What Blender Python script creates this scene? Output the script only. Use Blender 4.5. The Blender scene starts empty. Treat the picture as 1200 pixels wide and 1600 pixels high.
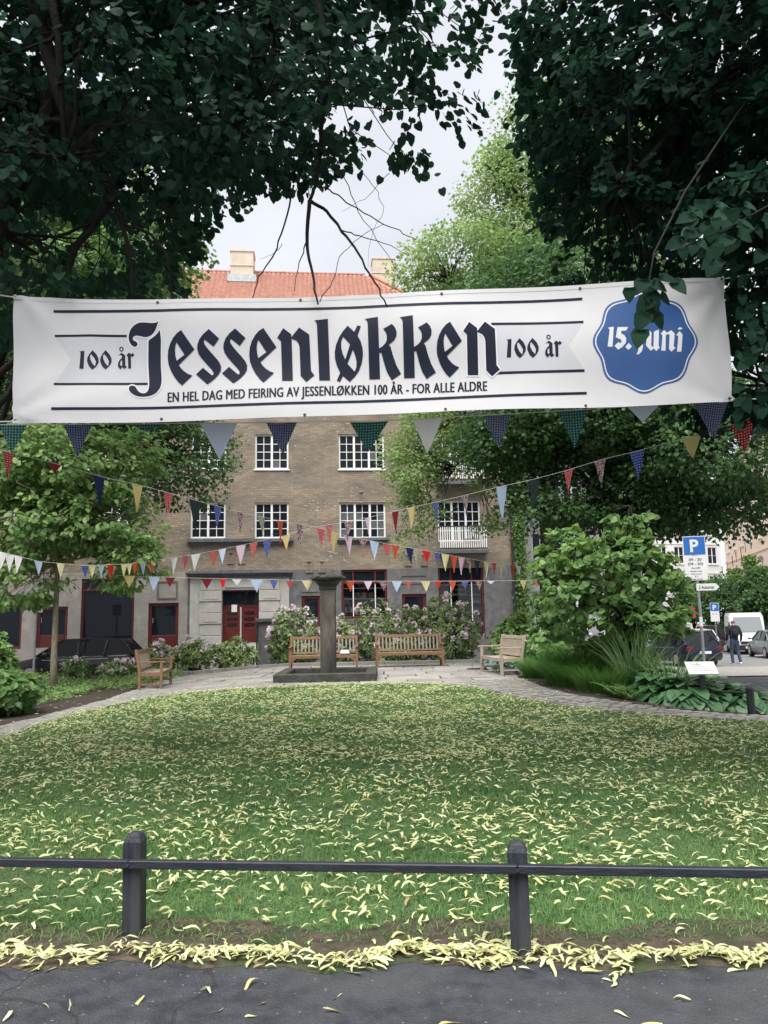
import bpy, bmesh, math, random
import numpy as np
from mathutils import Vector, Matrix
from mathutils.geometry import tessellate_polygon

# ------------------------------------------------------------------ camera, sky, sun, exposure
SC = bpy.context.scene
COL = SC.collection
CAMZ, FPX, PITCH, ROLL = 1.6, 1200.0, math.atan(168 / 1200), math.radians(-1.1)
cam_d = bpy.data.cameras.new('camera')
cam = bpy.data.objects.new('camera', cam_d)
COL.objects.link(cam)
cam_d.sensor_fit = 'HORIZONTAL'
cam_d.sensor_width = 36.0
cam_d.lens = 36.0
cam_d.clip_start = 0.05
cam_d.clip_end = 2000
CAMM = Matrix.Translation((0, 0, CAMZ)) @ Matrix.Rotation(math.pi / 2 + PITCH, 4, 'X') @ Matrix.Rotation(ROLL, 4, 'Z')
cam.matrix_world = CAMM
SC.camera = cam

world = bpy.data.worlds.new('World')
SC.world = world
world.use_nodes = True
wn, wl = world.node_tree.nodes, world.node_tree.links
wn.clear()
SUN_EL, SUN_AZ = math.radians(66), math.radians(198)
sky = wn.new('ShaderNodeTexSky'); sky.sky_type = 'NISHITA'; sky.sun_disc = False
sky.sun_elevation = SUN_EL; sky.sun_rotation = SUN_AZ; sky.dust_density = 4.0; sky.air_density = 1.0
bg1 = wn.new('ShaderNodeBackground'); bg1.inputs['Strength'].default_value = 0.06
wl.new(sky.outputs[0], bg1.inputs['Color'])
tc = wn.new('ShaderNodeTexCoord')
nz = wn.new('ShaderNodeTexNoise'); nz.inputs['Scale'].default_value = 3.0; nz.inputs['Detail'].default_value = 4
mp = wn.new('ShaderNodeMapping'); mp.inputs['Scale'].default_value = (1, 1, 2.2)
wl.new(tc.outputs['Generated'], mp.inputs['Vector']); wl.new(mp.outputs[0], nz.inputs['Vector'])
cr = wn.new('ShaderNodeValToRGB')
cr.color_ramp.elements[0].position = 0.3; cr.color_ramp.elements[0].color = (0.335, 0.343, 0.368, 1)
cr.color_ramp.elements[1].position = 0.7; cr.color_ramp.elements[1].color = (0.41, 0.416, 0.437, 1)
wl.new(nz.outputs['Fac'], cr.inputs['Fac'])
bg2 = wn.new('ShaderNodeBackground'); bg2.inputs['Strength'].default_value = 1.0     # the closed white cloud layer
wl.new(cr.outputs[0], bg2.inputs['Color'])
mx = wn.new('ShaderNodeMixShader'); mx.inputs[0].default_value = 0.86
wo = wn.new('ShaderNodeOutputWorld')
wl.new(bg1.outputs[0], mx.inputs[1]); wl.new(bg2.outputs[0], mx.inputs[2]); wl.new(mx.outputs[0], wo.inputs['Surface'])

sun_d = bpy.data.lights.new('sun', 'SUN')
sun_d.energy = 2.9; sun_d.angle = math.radians(60); sun_d.color = (1, 0.96, 0.9)
sun = bpy.data.objects.new('sun', sun_d); COL.objects.link(sun)
# sky's sun_rotation is measured from +Y towards +X
sdir = Vector((math.sin(SUN_AZ) * math.cos(SUN_EL), math.cos(SUN_AZ) * math.cos(SUN_EL), math.sin(SUN_EL)))
sun.matrix_world = Matrix.Translation((0, 0, 40)) @ sdir.to_track_quat('Z', 'Y').to_matrix().to_4x4()

vs = SC.view_settings
vs.view_transform = 'Standard'; vs.look = 'None'; vs.gamma = 1.0; vs.use_curve_mapping = False
vs.exposure = 1.42
SC.cycles.use_denoising = True
SC.cycles.max_bounces = 6; SC.cycles.transparent_max_bounces = 12
SC.cycles.diffuse_bounces = 3; SC.cycles.glossy_bounces = 2; SC.cycles.transmission_bounces = 3

# ------------------------------------------------------------------ helpers
rng = np.random.default_rng(7)
random.seed(5)
R3 = np.array(CAMM.to_3x3()); RINV = R3.T
def S(a, b, x):
    t = np.clip((np.asarray(x, float) - a) / (b - a), 0, 1)
    return t * t * (3 - 2 * t)
def g(x, y):
    """ground height: the square is slightly crowned, the streets round it lie lower"""
    x = np.asarray(x, float); y = np.asarray(y, float)
    z = 0.2 * S(6, 16, y) * S(-6.8, -2.8, x) * (1 - S(3.2, 6.5, x)) * (1 - S(24.6, 27, y))
    z = z - 0.02 * np.clip(y - 8, 0, 52) * S(3.5, 7.5, x) - 0.3 * S(24.6, 27.5, y) * (1 - S(3.5, 7.5, x))
    return z
def ray(px, py):
    d = R3 @ np.array([(px - 600) / FPX, -(py - 800) / FPX, -1.0])
    return d / d[1]
def at(px, py, Y):
    d = ray(px, py)
    return Vector((d[0] * Y, Y, CAMZ + d[2] * Y))
def gnd(px, py):
    d = ray(px, py)
    Ys = np.concatenate([np.arange(1.5, 40, .05), np.arange(40, 300, .5)])
    below = np.nonzero(CAMZ + d[2] * Ys <= g(d[0] * Ys, Ys))[0]
    Y = float(Ys[below[0]]) if len(below) else 300.0
    return Vector((d[0] * Y, Y, float(g(d[0] * Y, Y))))
def proj(P):
    P = np.asarray(P, float) - np.array([0, 0, CAMZ])
    c = P @ R3
    w = np.maximum(-c[:, 2], 1e-3)
    return 600 + FPX * c[:, 0] / w, 800 - FPX * c[:, 1] / w, -c[:, 2]
WM = {}
def link(name, data, parent=None, world_built=False):
    o = bpy.data.objects.new(name, data)
    COL.objects.link(o)
    if parent is not None:
        o.parent = parent
        if world_built:
            o.matrix_parent_inverse = WM.get(parent.name, Matrix()).inverted()
            WM[o.name] = Matrix()
        else:
            WM[o.name] = WM.get(parent.name, Matrix())
    return o
def tag(o, label, cat, group=None, kind=None):
    if label: o['label'] = label
    if cat: o['category'] = cat
    if group: o['group'] = group
    if kind: o['kind'] = kind
    return o
def thing(name, label, cat, loc=(0, 0, 0), rz=0.0, group=None, kind=None):
    o = bpy.data.objects.new(name, None)
    COL.objects.link(o)
    o.empty_display_size = 0.1
    o.location = loc; o.rotation_euler = (0, 0, rz)
    WM[o.name] = Matrix.Translation(Vector(loc)) @ Matrix.Rotation(rz, 4, 'Z')
    return tag(o, label, cat, group, kind)
def copy_tree(o, parent=None):
    c = o.copy(); COL.objects.link(c); c.parent = parent
    WM[c.name] = WM.get(o.name, Matrix())
    for ch in list(o.children):
        copy_tree(ch, c)
    return c
def np_mesh(name, V, F, mat=None, smooth=False, rnd=None):
    """V (n,3), F (m,k) with constant k"""
    V = np.ascontiguousarray(V, np.float32); F = np.ascontiguousarray(F, np.int32)
    me = bpy.data.meshes.new(name)
    m, k = F.shape
    me.vertices.add(len(V)); me.vertices.foreach_set('co', V.ravel())
    me.loops.add(m * k); me.loops.foreach_set('vertex_index', F.ravel())
    me.polygons.add(m)
    me.polygons.foreach_set('loop_start', np.arange(0, m * k, k, dtype=np.int32))
    me.polygons.foreach_set('loop_total', np.full(m, k, np.int32))
    if smooth: me.polygons.foreach_set('use_smooth', np.ones(m, bool))
    me.update(calc_edges=True)
    if rnd is not None:
        a = me.attributes.new('rnd', 'FLOAT', 'POINT'); a.data.foreach_set('value', np.asarray(rnd, np.float32))
    if mat: me.materials.append(mat)
    return me
class MB:
    def __init__(s): s.v = []; s.f = []
    def add(s, v, f):
        n = len(s.v); s.v += [tuple(p) for p in v]; s.f += [tuple(i + n for i in q) for q in f]; return s
    def box(s, x0, x1, y0, y1, z0, z1, M=None):
        v = [Vector(p) for p in ((x0,y0,z0),(x1,y0,z0),(x1,y1,z0),(x0,y1,z0),(x0,y0,z1),(x1,y0,z1),(x1,y1,z1),(x0,y1,z1))]
        if M is not None: v = [M @ p for p in v]
        return s.add(v, [(0,3,2,1),(4,5,6,7),(0,1,5,4),(1,2,6,5),(2,3,7,6),(3,0,4,7)])
    def bar(s, a, b, w, h, up=(0, 0, 1)):
        a, b = Vector(a), Vector(b); d = b - a; L = d.length; d.normalize()
        x = d.cross(Vector(up))
        if x.length < 1e-4: x = Vector((1, 0, 0))
        x.normalize(); u = x.cross(d)
        M = Matrix((( x.x, d.x, u.x, a.x), (x.y, d.y, u.y, a.y), (x.z, d.z, u.z, a.z), (0, 0, 0, 1)))
        return s.box(-w / 2, w / 2, 0, L, -h / 2, h / 2, M)
    def tube(s, pts, rad, n=8, cap=True):
        pts = [Vector(p) for p in pts]
        if not hasattr(rad, '__len__'): rad = [rad] * len(pts)
        rings = []; prev = None
        for i, p in enumerate(pts):
            d = (pts[min(i + 1, len(pts) - 1)] - pts[max(i - 1, 0)])
            if d.length < 1e-9: d = Vector((0, 0, 1))
            d.normalize()
            if prev is None:
                a = Vector((0, 0, 1)) if abs(d.z) < .9 else Vector((1, 0, 0))
                x = d.cross(a).normalized()
            else:
                x = (prev - d * prev.dot(d))
                x = x.normalized() if x.length > 1e-6 else d.cross(Vector((1, 0, 0))).normalized()
            prev = x; y = d.cross(x)
            rings.append([p + (x * math.cos(2 * math.pi * k / n) + y * math.sin(2 * math.pi * k / n)) * rad[i] for k in range(n)])
        v = [q for r in rings for q in r]; f = []
        for i in range(len(pts) - 1):
            for k in range(n):
                f.append((i * n + k, i * n + (k + 1) % n, (i + 1) * n + (k + 1) % n, (i + 1) * n + k))
        if cap: f += [tuple(range(n))[::-1], tuple((len(pts) - 1) * n + k for k in range(n))]
        return s.add(v, f)
    def lathe(s, prof, n=20, c=(0, 0, 0)):
        v = []; f = []
        for r, z in prof:
            for k in range(n):
                a = 2 * math.pi * k / n
                v.append((c[0] + r * math.cos(a), c[1] + r * math.sin(a), c[2] + z))
        for i in range(len(prof) - 1):
            for k in range(n):
                f.append((i * n + k, i * n + (k + 1) % n, (i + 1) * n + (k + 1) % n, (i + 1) * n + k))
        f += [tuple(range(n))[::-1], tuple((len(prof) - 1) * n + k for k in range(n))]
        return s.add(v, f)
    def loft(s, rings, cap=True):
        n = len(rings[0]); v = [p for r in rings for p in r]; f = []
        for i in range(len(rings) - 1):
            for k in range(n):
                f.append((i * n + k, i * n + (k + 1) % n, (i + 1) * n + (k + 1) % n, (i + 1) * n + k))
        if cap: f += [tuple(range(n))[::-1], tuple((len(rings) - 1) * n + k for k in range(n))]
        return s.add(v, f)
    def mesh(s, name, mat=None, smooth=False, bevel=0.0):
        me = bpy.data.meshes.new(name)
        me.from_pydata(s.v, [], s.f)
        if bevel > 0:
            bm = bmesh.new(); bm.from_mesh(me)
            bmesh.ops.recalc_face_normals(bm, faces=bm.faces)
            ed = [e for e in bm.edges if len(e.link_faces) == 2 and e.calc_face_angle(0) > 0.5]
            bmesh.ops.bevel(bm, geom=ed, offset=bevel, segments=1, affect='EDGES', clamp_overlap=True)
            bm.to_mesh(me); bm.free()
        else:
            bm = bmesh.new(); bm.from_mesh(me)
            bmesh.ops.recalc_face_normals(bm, faces=bm.faces); bm.to_mesh(me); bm.free()
        if smooth:
            me.polygons.foreach_set('use_smooth', np.ones(len(me.polygons), bool))
        if mat: me.materials.append(mat)
        return me
    def obj(s, name, mat=None, parent=None, wb=False, smooth=False, bevel=0.0):
        return link(name, s.mesh(name, mat, smooth, bevel), parent, wb)

# ------------------------------------------------------------------ materials
def lin(r, g_, b):
    f = lambda c: (c / 255 / 12.92) if c / 255 <= 0.04045 else ((c / 255 + .055) / 1.055) ** 2.4
    return (f(r), f(g_), f(b))
def newmat(name):
    m = bpy.data.materials.new(name); m.use_nodes = True
    nt = m.node_tree; nt.nodes.clear()
    out = nt.nodes.new('ShaderNodeOutputMaterial'); b = nt.nodes.new('ShaderNodeBsdfPrincipled')
    nt.links.new(b.outputs[0], out.inputs['Surface'])
    return m, nt, b, out
def pm(name, c1, c2=None, scale=6.0, rough=0.7, bump=0.0, detail=5, metal=0.0, stretch=(1, 1, 1), coord='Object', bscale=None, spec=0.4, c3=None, s3=1.2, rng_=(0.35, 0.65)):
    m, nt, b, out = newmat(name); N, L = nt.nodes, nt.links
    b.inputs['Roughness'].default_value = rough; b.inputs['Metallic'].default_value = metal
    b.inputs['Specular IOR Level'].default_value = spec
    c2 = c2 or tuple(min(1, c * 1.25) for c in c1)
    t = N.new('ShaderNodeTexCoord'); mpn = N.new('ShaderNodeMapping'); mpn.inputs['Scale'].default_value = stretch
    if coord == 'Position':
        ge = N.new('ShaderNodeNewGeometry'); L.new(ge.outputs['Position'], mpn.inputs['Vector'])
    else:
        L.new(t.outputs[coord], mpn.inputs['Vector'])
    n = N.new('ShaderNodeTexNoise'); n.inputs['Scale'].default_value = scale; n.inputs['Detail'].default_value = detail
    n.inputs['Roughness'].default_value = 0.62
    L.new(mpn.outputs[0], n.inputs['Vector'])
    r = N.new('ShaderNodeValToRGB'); e = r.color_ramp.elements
    e[0].position, e[1].position = rng_; e[0].color = (*c1, 1); e[1].color = (*c2, 1)
    L.new(n.outputs['Fac'], r.inputs['Fac'])
    src = r.outputs[0]
    if c3:
        n3 = N.new('ShaderNodeTexNoise'); n3.inputs['Scale'].default_value = s3; n3.inputs['Detail'].default_value = 3
        L.new(mpn.outputs[0], n3.inputs['Vector'])
        r3 = N.new('ShaderNodeValToRGB'); r3.color_ramp.elements[0].position = 0.45; r3.color_ramp.elements[1].position = 0.66
        L.new(n3.outputs['Fac'], r3.inputs['Fac'])
        mxn = N.new('ShaderNodeMixRGB'); L.new(r3.outputs[0], mxn.inputs[0]); L.new(src, mxn.inputs[1]); mxn.inputs[2].default_value = (*c3, 1)
        src = mxn.outputs[0]
    L.new(src, b.inputs['Base Color'])
    if bump:
        bn = N.new('ShaderNodeBump'); bn.inputs['Strength'].default_value = min(1, bump); bn.inputs['Distance'].default_value = 0.02
        nb = N.new('ShaderNodeTexNoise'); nb.inputs['Scale'].default_value = bscale or scale * 4; nb.inputs['Detail'].default_value = 4
        L.new(mpn.outputs[0], nb.inputs['Vector']); L.new(nb.outputs['Fac'], bn.inputs['Height']); L.new(bn.outputs[0], b.inputs['Normal'])
    return m
def leafmat(name, c1, c2, trans=0.3, rough=0.5, tcol=None, spec=0.35):
    m, nt, b, out = newmat(name); N, L = nt.nodes, nt.links
    a = N.new('ShaderNodeAttribute'); a.attribute_name = 'rnd'
    r = N.new('ShaderNodeValToRGB'); r.color_ramp.elements[0].color = (*c1, 1); r.color_ramp.elements[1].color = (*c2, 1)
    L.new(a.outputs['Fac'], r.inputs['Fac']); L.new(r.outputs[0], b.inputs['Base Color'])
    b.inputs['Roughness'].default_value = rough; b.inputs['Specular IOR Level'].default_value = spec
    tr = N.new('ShaderNodeBsdfTranslucent'); mxs = N.new('ShaderNodeMixShader'); mxs.inputs[0].default_value = trans
    hs = N.new('ShaderNodeHueSaturation'); hs.inputs['Value'].default_value = 1.5; hs.inputs['Hue'].default_value = 0.485
    L.new(r.outputs[0], hs.inputs['Color']); L.new(hs.outputs[0], tr.inputs['Color'])
    L.new(b.outputs[0], mxs.inputs[1]); L.new(tr.outputs[0], mxs.inputs[2]); L.new(mxs.outputs[0], out.inputs['Surface'])
    return m
def patmat(name, base, dot, kind='dots', scale=40.0, rough=0.85, dot2=None):
    m, nt, b, out = newmat(name); N, L = nt.nodes, nt.links
    b.inputs['Roughness'].default_value = rough; b.inputs['Specular IOR Level'].default_value = 0.15
    t = N.new('ShaderNodeTexCoord')
    mixn = N.new('ShaderNodeMixRGB'); mixn.inputs[1].default_value = (*base, 1); mixn.inputs[2].default_value = (*dot, 1)
    if kind == 'dots':
        v = N.new('ShaderNodeTexVoronoi'); v.voronoi_dimensions = '2D'; v.inputs['Scale'].default_value = scale; v.inputs['Randomness'].default_value = 0.15
        L.new(t.outputs['UV'], v.inputs['Vector'])
        c = N.new('ShaderNodeMath'); c.operation = 'LESS_THAN'; c.inputs[1].default_value = 0.25
        L.new(v.outputs['Distance'], c.inputs[0]); L.new(c.outputs[0], mixn.inputs[0])
    elif kind == 'check':
        w1 = N.new('ShaderNodeTexChecker'); w1.inputs['Scale'].default_value = scale
        L.new(t.outputs['UV'], w1.inputs['Vector']); L.new(w1.outputs['Fac'], mixn.inputs[0])
    elif kind == 'floral':
        v = N.new('ShaderNodeTexVoronoi'); v.voronoi_dimensions = '2D'; v.inputs['Scale'].default_value = scale
        L.new(t.outputs['UV'], v.inputs['Vector'])
        r = N.new('ShaderNodeValToRGB'); r.color_ramp.interpolation = 'CONSTANT'
        e = r.color_ramp.elements; e[0].color = (*base, 1); e[1].position = .35; e[1].color = (*dot, 1)
        q = e.new(.55); q.color = (*(dot2 or base), 1); q = e.new(.75); q.color = (.03, .05, .12, 1)
        sx = N.new('ShaderNodeSeparateColor'); L.new(v.outputs['Color'], sx.inputs[0]); L.new(sx.outputs[0], r.inputs['Fac'])
        L.new(r.outputs[0], mixn.inputs[1]); mixn.inputs[0].default_value = 0.0
    else:
        mixn.inputs[0].default_value = 0
    L.new(mixn.outputs[0], b.inputs['Base Color'])
    tr = N.new('ShaderNodeBsdfTranslucent'); L.new(mixn.outputs[0], tr.inputs['Color'])
    mxs = N.new('ShaderNodeMixShader'); mxs.inputs[0].default_value = 0.3
    L.new(b.outputs[0], mxs.inputs[1]); L.new(tr.outputs[0], mxs.inputs[2]); L.new(mxs.outputs[0], out.inputs['Surface'])
    return m
def glassmat(name, tint=(0.012, 0.016, 0.022), rough=0.03, var=0.0):
    m, nt, b, out = newmat(name)
    b.inputs['Base Color'].default_value = (*tint, 1); b.inputs['Roughness'].default_value = rough
    b.inputs['Specular IOR Level'].default_value = 0.16
    return m
def clearmat(name):
    m, nt, b, out = newmat(name); N, L = nt.nodes, nt.links
    tr = N.new('ShaderNodeBsdfTransparent'); tr.inputs['Color'].default_value = (.82, .86, .88, 1)
    gl = N.new('ShaderNodeBsdfGlossy'); gl.inputs['Roughness'].default_value = 0.03
    fr = N.new('ShaderNodeFresnel'); fr.inputs['IOR'].default_value = 1.45
    mxs = N.new('ShaderNodeMixShader'); L.new(fr.outputs[0], mxs.inputs[0]); L.new(tr.outputs[0], mxs.inputs[1]); L.new(gl.outputs[0], mxs.inputs[2])
    L.new(mxs.outputs[0], out.inputs['Surface'])
    return m
M = {}
def asphaltmat():
    m = pm('asphalt', (.022, .025, .032), (.052, .057, .068), 9, .92, 1, coord='Position', bscale=90, c3=(.062, .066, .074), s3=1.3)
    nt = m.node_tree; N, L = nt.nodes, nt.links; b = next(n for n in N if n.type == 'BSDF_PRINCIPLED'); src = b.inputs['Base Color'].links[0].from_socket
    ge = N.new('ShaderNodeNewGeometry'); nn = N.new('ShaderNodeTexNoise'); nn.inputs['Scale'].default_value = 3.5; L.new(ge.outputs['Position'], nn.inputs['Vector'])
    ad = N.new('ShaderNodeVectorMath'); ad.operation = 'MULTIPLY_ADD'; L.new(nn.outputs['Color'], ad.inputs[0]); ad.inputs[1].default_value = (.35, .35, .35); L.new(ge.outputs['Position'], ad.inputs[2])
    v = N.new('ShaderNodeTexVoronoi'); v.feature = 'DISTANCE_TO_EDGE'; v.inputs['Scale'].default_value = .4; L.new(ad.outputs[0], v.inputs['Vector'])
    mr = N.new('ShaderNodeMapRange'); mr.inputs['From Min'].default_value = .002; mr.inputs['From Max'].default_value = .006; mr.inputs['To Min'].default_value = .6; L.new(v.outputs['Distance'], mr.inputs['Value'])
    mu = N.new('ShaderNodeMixRGB'); mu.blend_type = 'MULTIPLY'; mu.inputs[0].default_value = 1; L.new(src, mu.inputs[1]); L.new(mr.outputs[0], mu.inputs[2])
    # pale grit
    v2 = N.new('ShaderNodeTexVoronoi'); v2.inputs['Scale'].default_value = 55; L.new(ge.outputs['Position'], v2.inputs['Vector'])
    sx = N.new('ShaderNodeSeparateColor'); L.new(v2.outputs['Color'], sx.inputs[0]); gt = N.new('ShaderNodeMath'); gt.operation = 'GREATER_THAN'; gt.inputs[1].default_value = .96; L.new(sx.outputs[0], gt.inputs[0])
    lt = N.new('ShaderNodeMath'); lt.operation = 'LESS_THAN'; lt.inputs[1].default_value = .3; L.new(v2.outputs['Distance'], lt.inputs[0]); an = N.new('ShaderNodeMath'); an.operation = 'MULTIPLY'; L.new(gt.outputs[0], an.inputs[0]); L.new(lt.outputs[0], an.inputs[1])
    m2 = N.new('ShaderNodeMixRGB'); L.new(an.outputs[0], m2.inputs[0]); L.new(mu.outputs[0], m2.inputs[1]); m2.inputs[2].default_value = (.15, .15, .15, 1); L.new(m2.outputs[0], b.inputs['Base Color'])
    return m
M['asphalt'] = asphaltmat()
M['street'] = pm('street asphalt', (.13, .13, .135), (.2, .2, .2), 3, .9, .4, coord='Position', bscale=40)
M['pale_paving'] = pm('pale paving', (.19, .185, .175), (.29, .28, .265), 6, .9, .6, coord='Position', bscale=25)
M['soil'] = pm('soil', (.018, .014, .011), (.06, .047, .036), 14, .95, 1.0, coord='Position', bscale=45)
M['drysoil'] = pm('worn soil', (.035, .027, .02), (.1, .08, .058), 16, .95, 1.0, coord='Position', bscale=60, c3=(.03, .05, .018), s3=2.5)
M['lawn'] = pm('lawn soil and moss', (.03, .07, .02), (.07, .13, .042), 7, .95, .8, coord='Position', bscale=60, c3=(.05, .085, .03), s3=.7)
M['slab'] = pm('grey flagstone', (.17, .165, .155), (.29, .278, .258), 2.2, .85, .4, coord='Position', bscale=30, c3=(.22, .215, .205), s3=1.3)
M['slab2'] = pm('pale flagstone', (.23, .22, .205), (.34, .325, .302), 2.4, .85, .4, coord='Position', bscale=30, c3=(.27, .26, .245), s3=1.5)
M['sett'] = pm('granite sett', (.19, .183, .172), (.32, .308, .288), 7, .8, .5, coord='Position', bscale=60)
M['sett2'] = pm('darker granite sett', (.19, .185, .175), (.3, .29, .275), 7, .8, .5, coord='Position', bscale=60)
M['fence'] = pm('black stained wood', (.009, .012, .018), (.026, .031, .042), 10, .6, .35, stretch=(5, 5, .6), bscale=26, c3=(.04, .044, .05), s3=2.4)
M['rail'] = pm('black stained rail', (.009, .012, .018), (.022, .027, .037), 8, .5, .2, stretch=(.5, 5, 5), bscale=26)
M['bannercloth'] = pm('white banner vinyl', (.56, .565, .58), (.61, .612, .625), 1.0, .42, 0, spec=.5)
M['ribbon'] = pm('pale grey print', (.48, .49, .53), (.53, .54, .57), 1.0, .45, 0)
M['navyink'] = pm('navy print', (.006, .010, .025), (.010, .015, .033), 2, .4, 0, spec=.22)
M['whiteink'] = pm('white print', (.66, .66, .69), (.69, .69, .72), 2, .45, 0)
M['blueink'] = pm('blue print', (.028, .08, .235), (.036, .098, .27), 2, .4, 0)
M['blueink2'] = pm('lighter blue print', (.045, .105, .26), (.055, .12, .29), 2, .4, 0)
M['rope'] = pm('pale rope', (.5, .5, .48), (.6, .6, .57), 40, .9)
M['steel'] = pm('galvanised steel', (.28, .3, .31), (.4, .42, .43), 6, .45, 0, metal=.7)
M['wood'] = pm('oiled teak', (.16, .088, .048), (.27, .158, .088), 5, .65, .3, stretch=(1, 8, 8), bscale=30)
M['woodgrey'] = pm('weathered teak', (.22, .195, .16), (.33, .295, .245), 5, .75, .3, stretch=(1, 8, 8), bscale=30)
M['woodpale'] = pm('bleached teak', (.29, .235, .19), (.42, .35, .285), 5, .75, .3, stretch=(1, 8, 8), bscale=30)
M['fountain'] = pm('dark wet stone', (.025, .025, .025), (.075, .073, .068), 5, .75, .8, bscale=22, c3=(.04, .045, .028), s3=1.6)
M['fountaincol'] = pm('stained stone column', (.055, .05, .043), (.13, .115, .094), 2.2, .75, .5, stretch=(3, 3, .8), bscale=30, c3=(.027, .027, .026), s3=.9)
M['moss'] = pm('mossy stone', (.03, .033, .022), (.09, .095, .06), 9, .9, 1, bscale=25)
M['white'] = pm('white paint', (.76, .77, .77), (.82, .83, .83), 8, .5)
M['red'] = pm('dark red paint', (.085, .011, .011), (.125, .018, .016), 6, .5, .1)
M['roughcast'] = pm('grey roughcast', (.1, .102, .108), (.19, .188, .19), 3.0, .95, 1.0, bscale=26, c3=(.13, .13, .13), s3=.6)
M['roughpale'] = pm('pale roughcast', (.27, .255, .23), (.42, .39, .35), 3.0, .95, 1.0, bscale=22, c3=(.3, .28, .26), s3=.6)
M['portal'] = pm('pale sandstone', (.38, .37, .35), (.54, .53, .5), 3.0, .85, .5, bscale=20, c3=(.44, .42, .39), s3=.8)
M['cornice'] = pm('slate grey cornice', (.08, .085, .095), (.13, .135, .145), 4, .7)
M['zinc'] = pm('dark metal', (.035, .038, .042), (.06, .063, .068), 6, .45, 0, metal=.3)
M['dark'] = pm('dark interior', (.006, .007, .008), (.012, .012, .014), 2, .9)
M['pane'] = glassmat('window glass')
M['pane2'] = glassmat('curtained window glass', (.11, .115, .125), .12)
M['clear'] = clearmat('shop glass')
M['trunk'] = pm('dark bark', (.010, .0095, .009), (.03, .028, .025), 8, .9, 1, stretch=(3, 3, .5), bscale=18, spec=.15)
M['palebark'] = pm('pale bark', (.2, .17, .12), (.33, .29, .21), 8, .85, .6, stretch=(2, 2, 1), bscale=25)
M['twig'] = pm('twig bark', (.010, .0095, .009), (.022, .02, .018), 12, .9, spec=.15)
M['linden'] = leafmat('linden leaf', (.009, .03, .022), (.03, .078, .048), .38, .65, spec=.16)
M['lindenR'] = leafmat('dark linden leaf', (.007, .025, .018), (.023, .062, .038), .36, .75, spec=.1)
M['darkleaf'] = leafmat('dark street tree leaf', (.028, .08, .03), (.095, .185, .06), 0.3, 0.5, spec=0.3)
M['lightleaf'] = leafmat('bright tree leaf', (.09, .18, .055), (.26, .38, .13), .36, .55, spec=.3)
M['youngleaf'] = leafmat('young tree leaf', (.07, .17, .05), (.31, .45, .17), .4, .5, spec=.35)
M['shrubleaf'] = leafmat('shrub leaf', (.055, .14, .04), (.2, .33, .105), .34, .5, spec=.35)
M['rhodoleaf'] = leafmat('rhododendron leaf', (.035, .1, .03), (.27, .36, .12), 0.2, 0.32, spec=0.5)
M['hosta'] = leafmat('hosta leaf', (.04, .12, .055), (.13, .27, .12), .25, .35, spec=.45)
M['bluehosta'] = leafmat('blue hosta leaf', (0.1, 0.18, 0.17), (0.22, 0.32, 0.3), 0.2, 0.45, spec=0.4)
M['grassclump'] = leafmat('ornamental grass', (0.035, 0.12, 0.024), (0.12, 0.27, 0.06), 0.3, 0.5, spec=0.3)
M['reed'] = leafmat('reed leaf', (0.05, 0.13, 0.045), (0.22, 0.32, 0.15), 0.3, 0.5, spec=0.3)
M['grass'] = leafmat('lawn grass', (.05, .13, .036), (.16, .28, .088), .32, .6, spec=.25)
M['bract'] = leafmat('pale linden bract', (.42, .46, .22), (.62, .66, .4), .25, .7, spec=.2)
_r = next(n for n in M['bract'].node_tree.nodes if n.type == 'VALTORGB').color_ramp.elements
_r[0].color = (.3, .2, .1, 1); _e = _r.new(.07); _e.color = (.42, .4, .2, 1); _e = _r.new(.2); _e.color = (.46, .5, .22, 1)
M['petal'] = leafmat('pink petal', (.62, .47, .58), (.9, .8, .86), .3, .7, spec=.2)
M['petalw'] = leafmat('white petal', (.6, .58, .5), (.75, .72, .62), .3, .7)
M['ivy'] = leafmat('ivy leaf', (.05, .11, .02), (.12, .22, .05), .25)
M['rubber'] = pm('tyre rubber', (.012, .012, .012), (.02, .02, .02), 10, .8)
M['chrome'] = pm('silver metal', (.4, .41, .42), (.5, .51, .52), 4, .3, metal=.8)
M['carglass'] = glassmat('car glass', (.012, .014, .016), .03)

# ------------------------------------------------------------------ the ground
def interp_poly(pts, x):
    xs = [p[0] for p in pts]; return np.interp(x, xs, [p[1] for p in pts])
def grid_obj(name, X, Y, mat, dz, kind='structure', label=None, parent=None):
    """sheet over the (i,j) grids of X and Y, following the terrain"""
    n, m = X.shape
    V = np.stack([X, Y, g(X, Y) + dz], -1).reshape(-1, 3)
    i, j = np.meshgrid(np.arange(n - 1), np.arange(m - 1), indexing='ij')
    a = (i * m + j).ravel(); F = np.stack([a, a + m, a + m + 1, a + 1], -1)
    me = np_mesh(name, V, F, mat, smooth=True)
    o = link(name, me, parent)
    if kind: o['kind'] = kind
    if label: o['label'] = label
    return o
# street and far ground: one sheet to the horizon
xs = np.concatenate([np.linspace(-400, -20, 14), np.linspace(-18, 30, 97), np.linspace(34, 400, 14)])
ys = np.concatenate([np.linspace(-60, 0, 6), np.linspace(1, 60, 119), np.linspace(64, 600, 20)])
grid_obj('street', *np.meshgrid(xs, ys, indexing='ij'), M['street'], -0.10, label='grey asphalt street running round the square')

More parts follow.
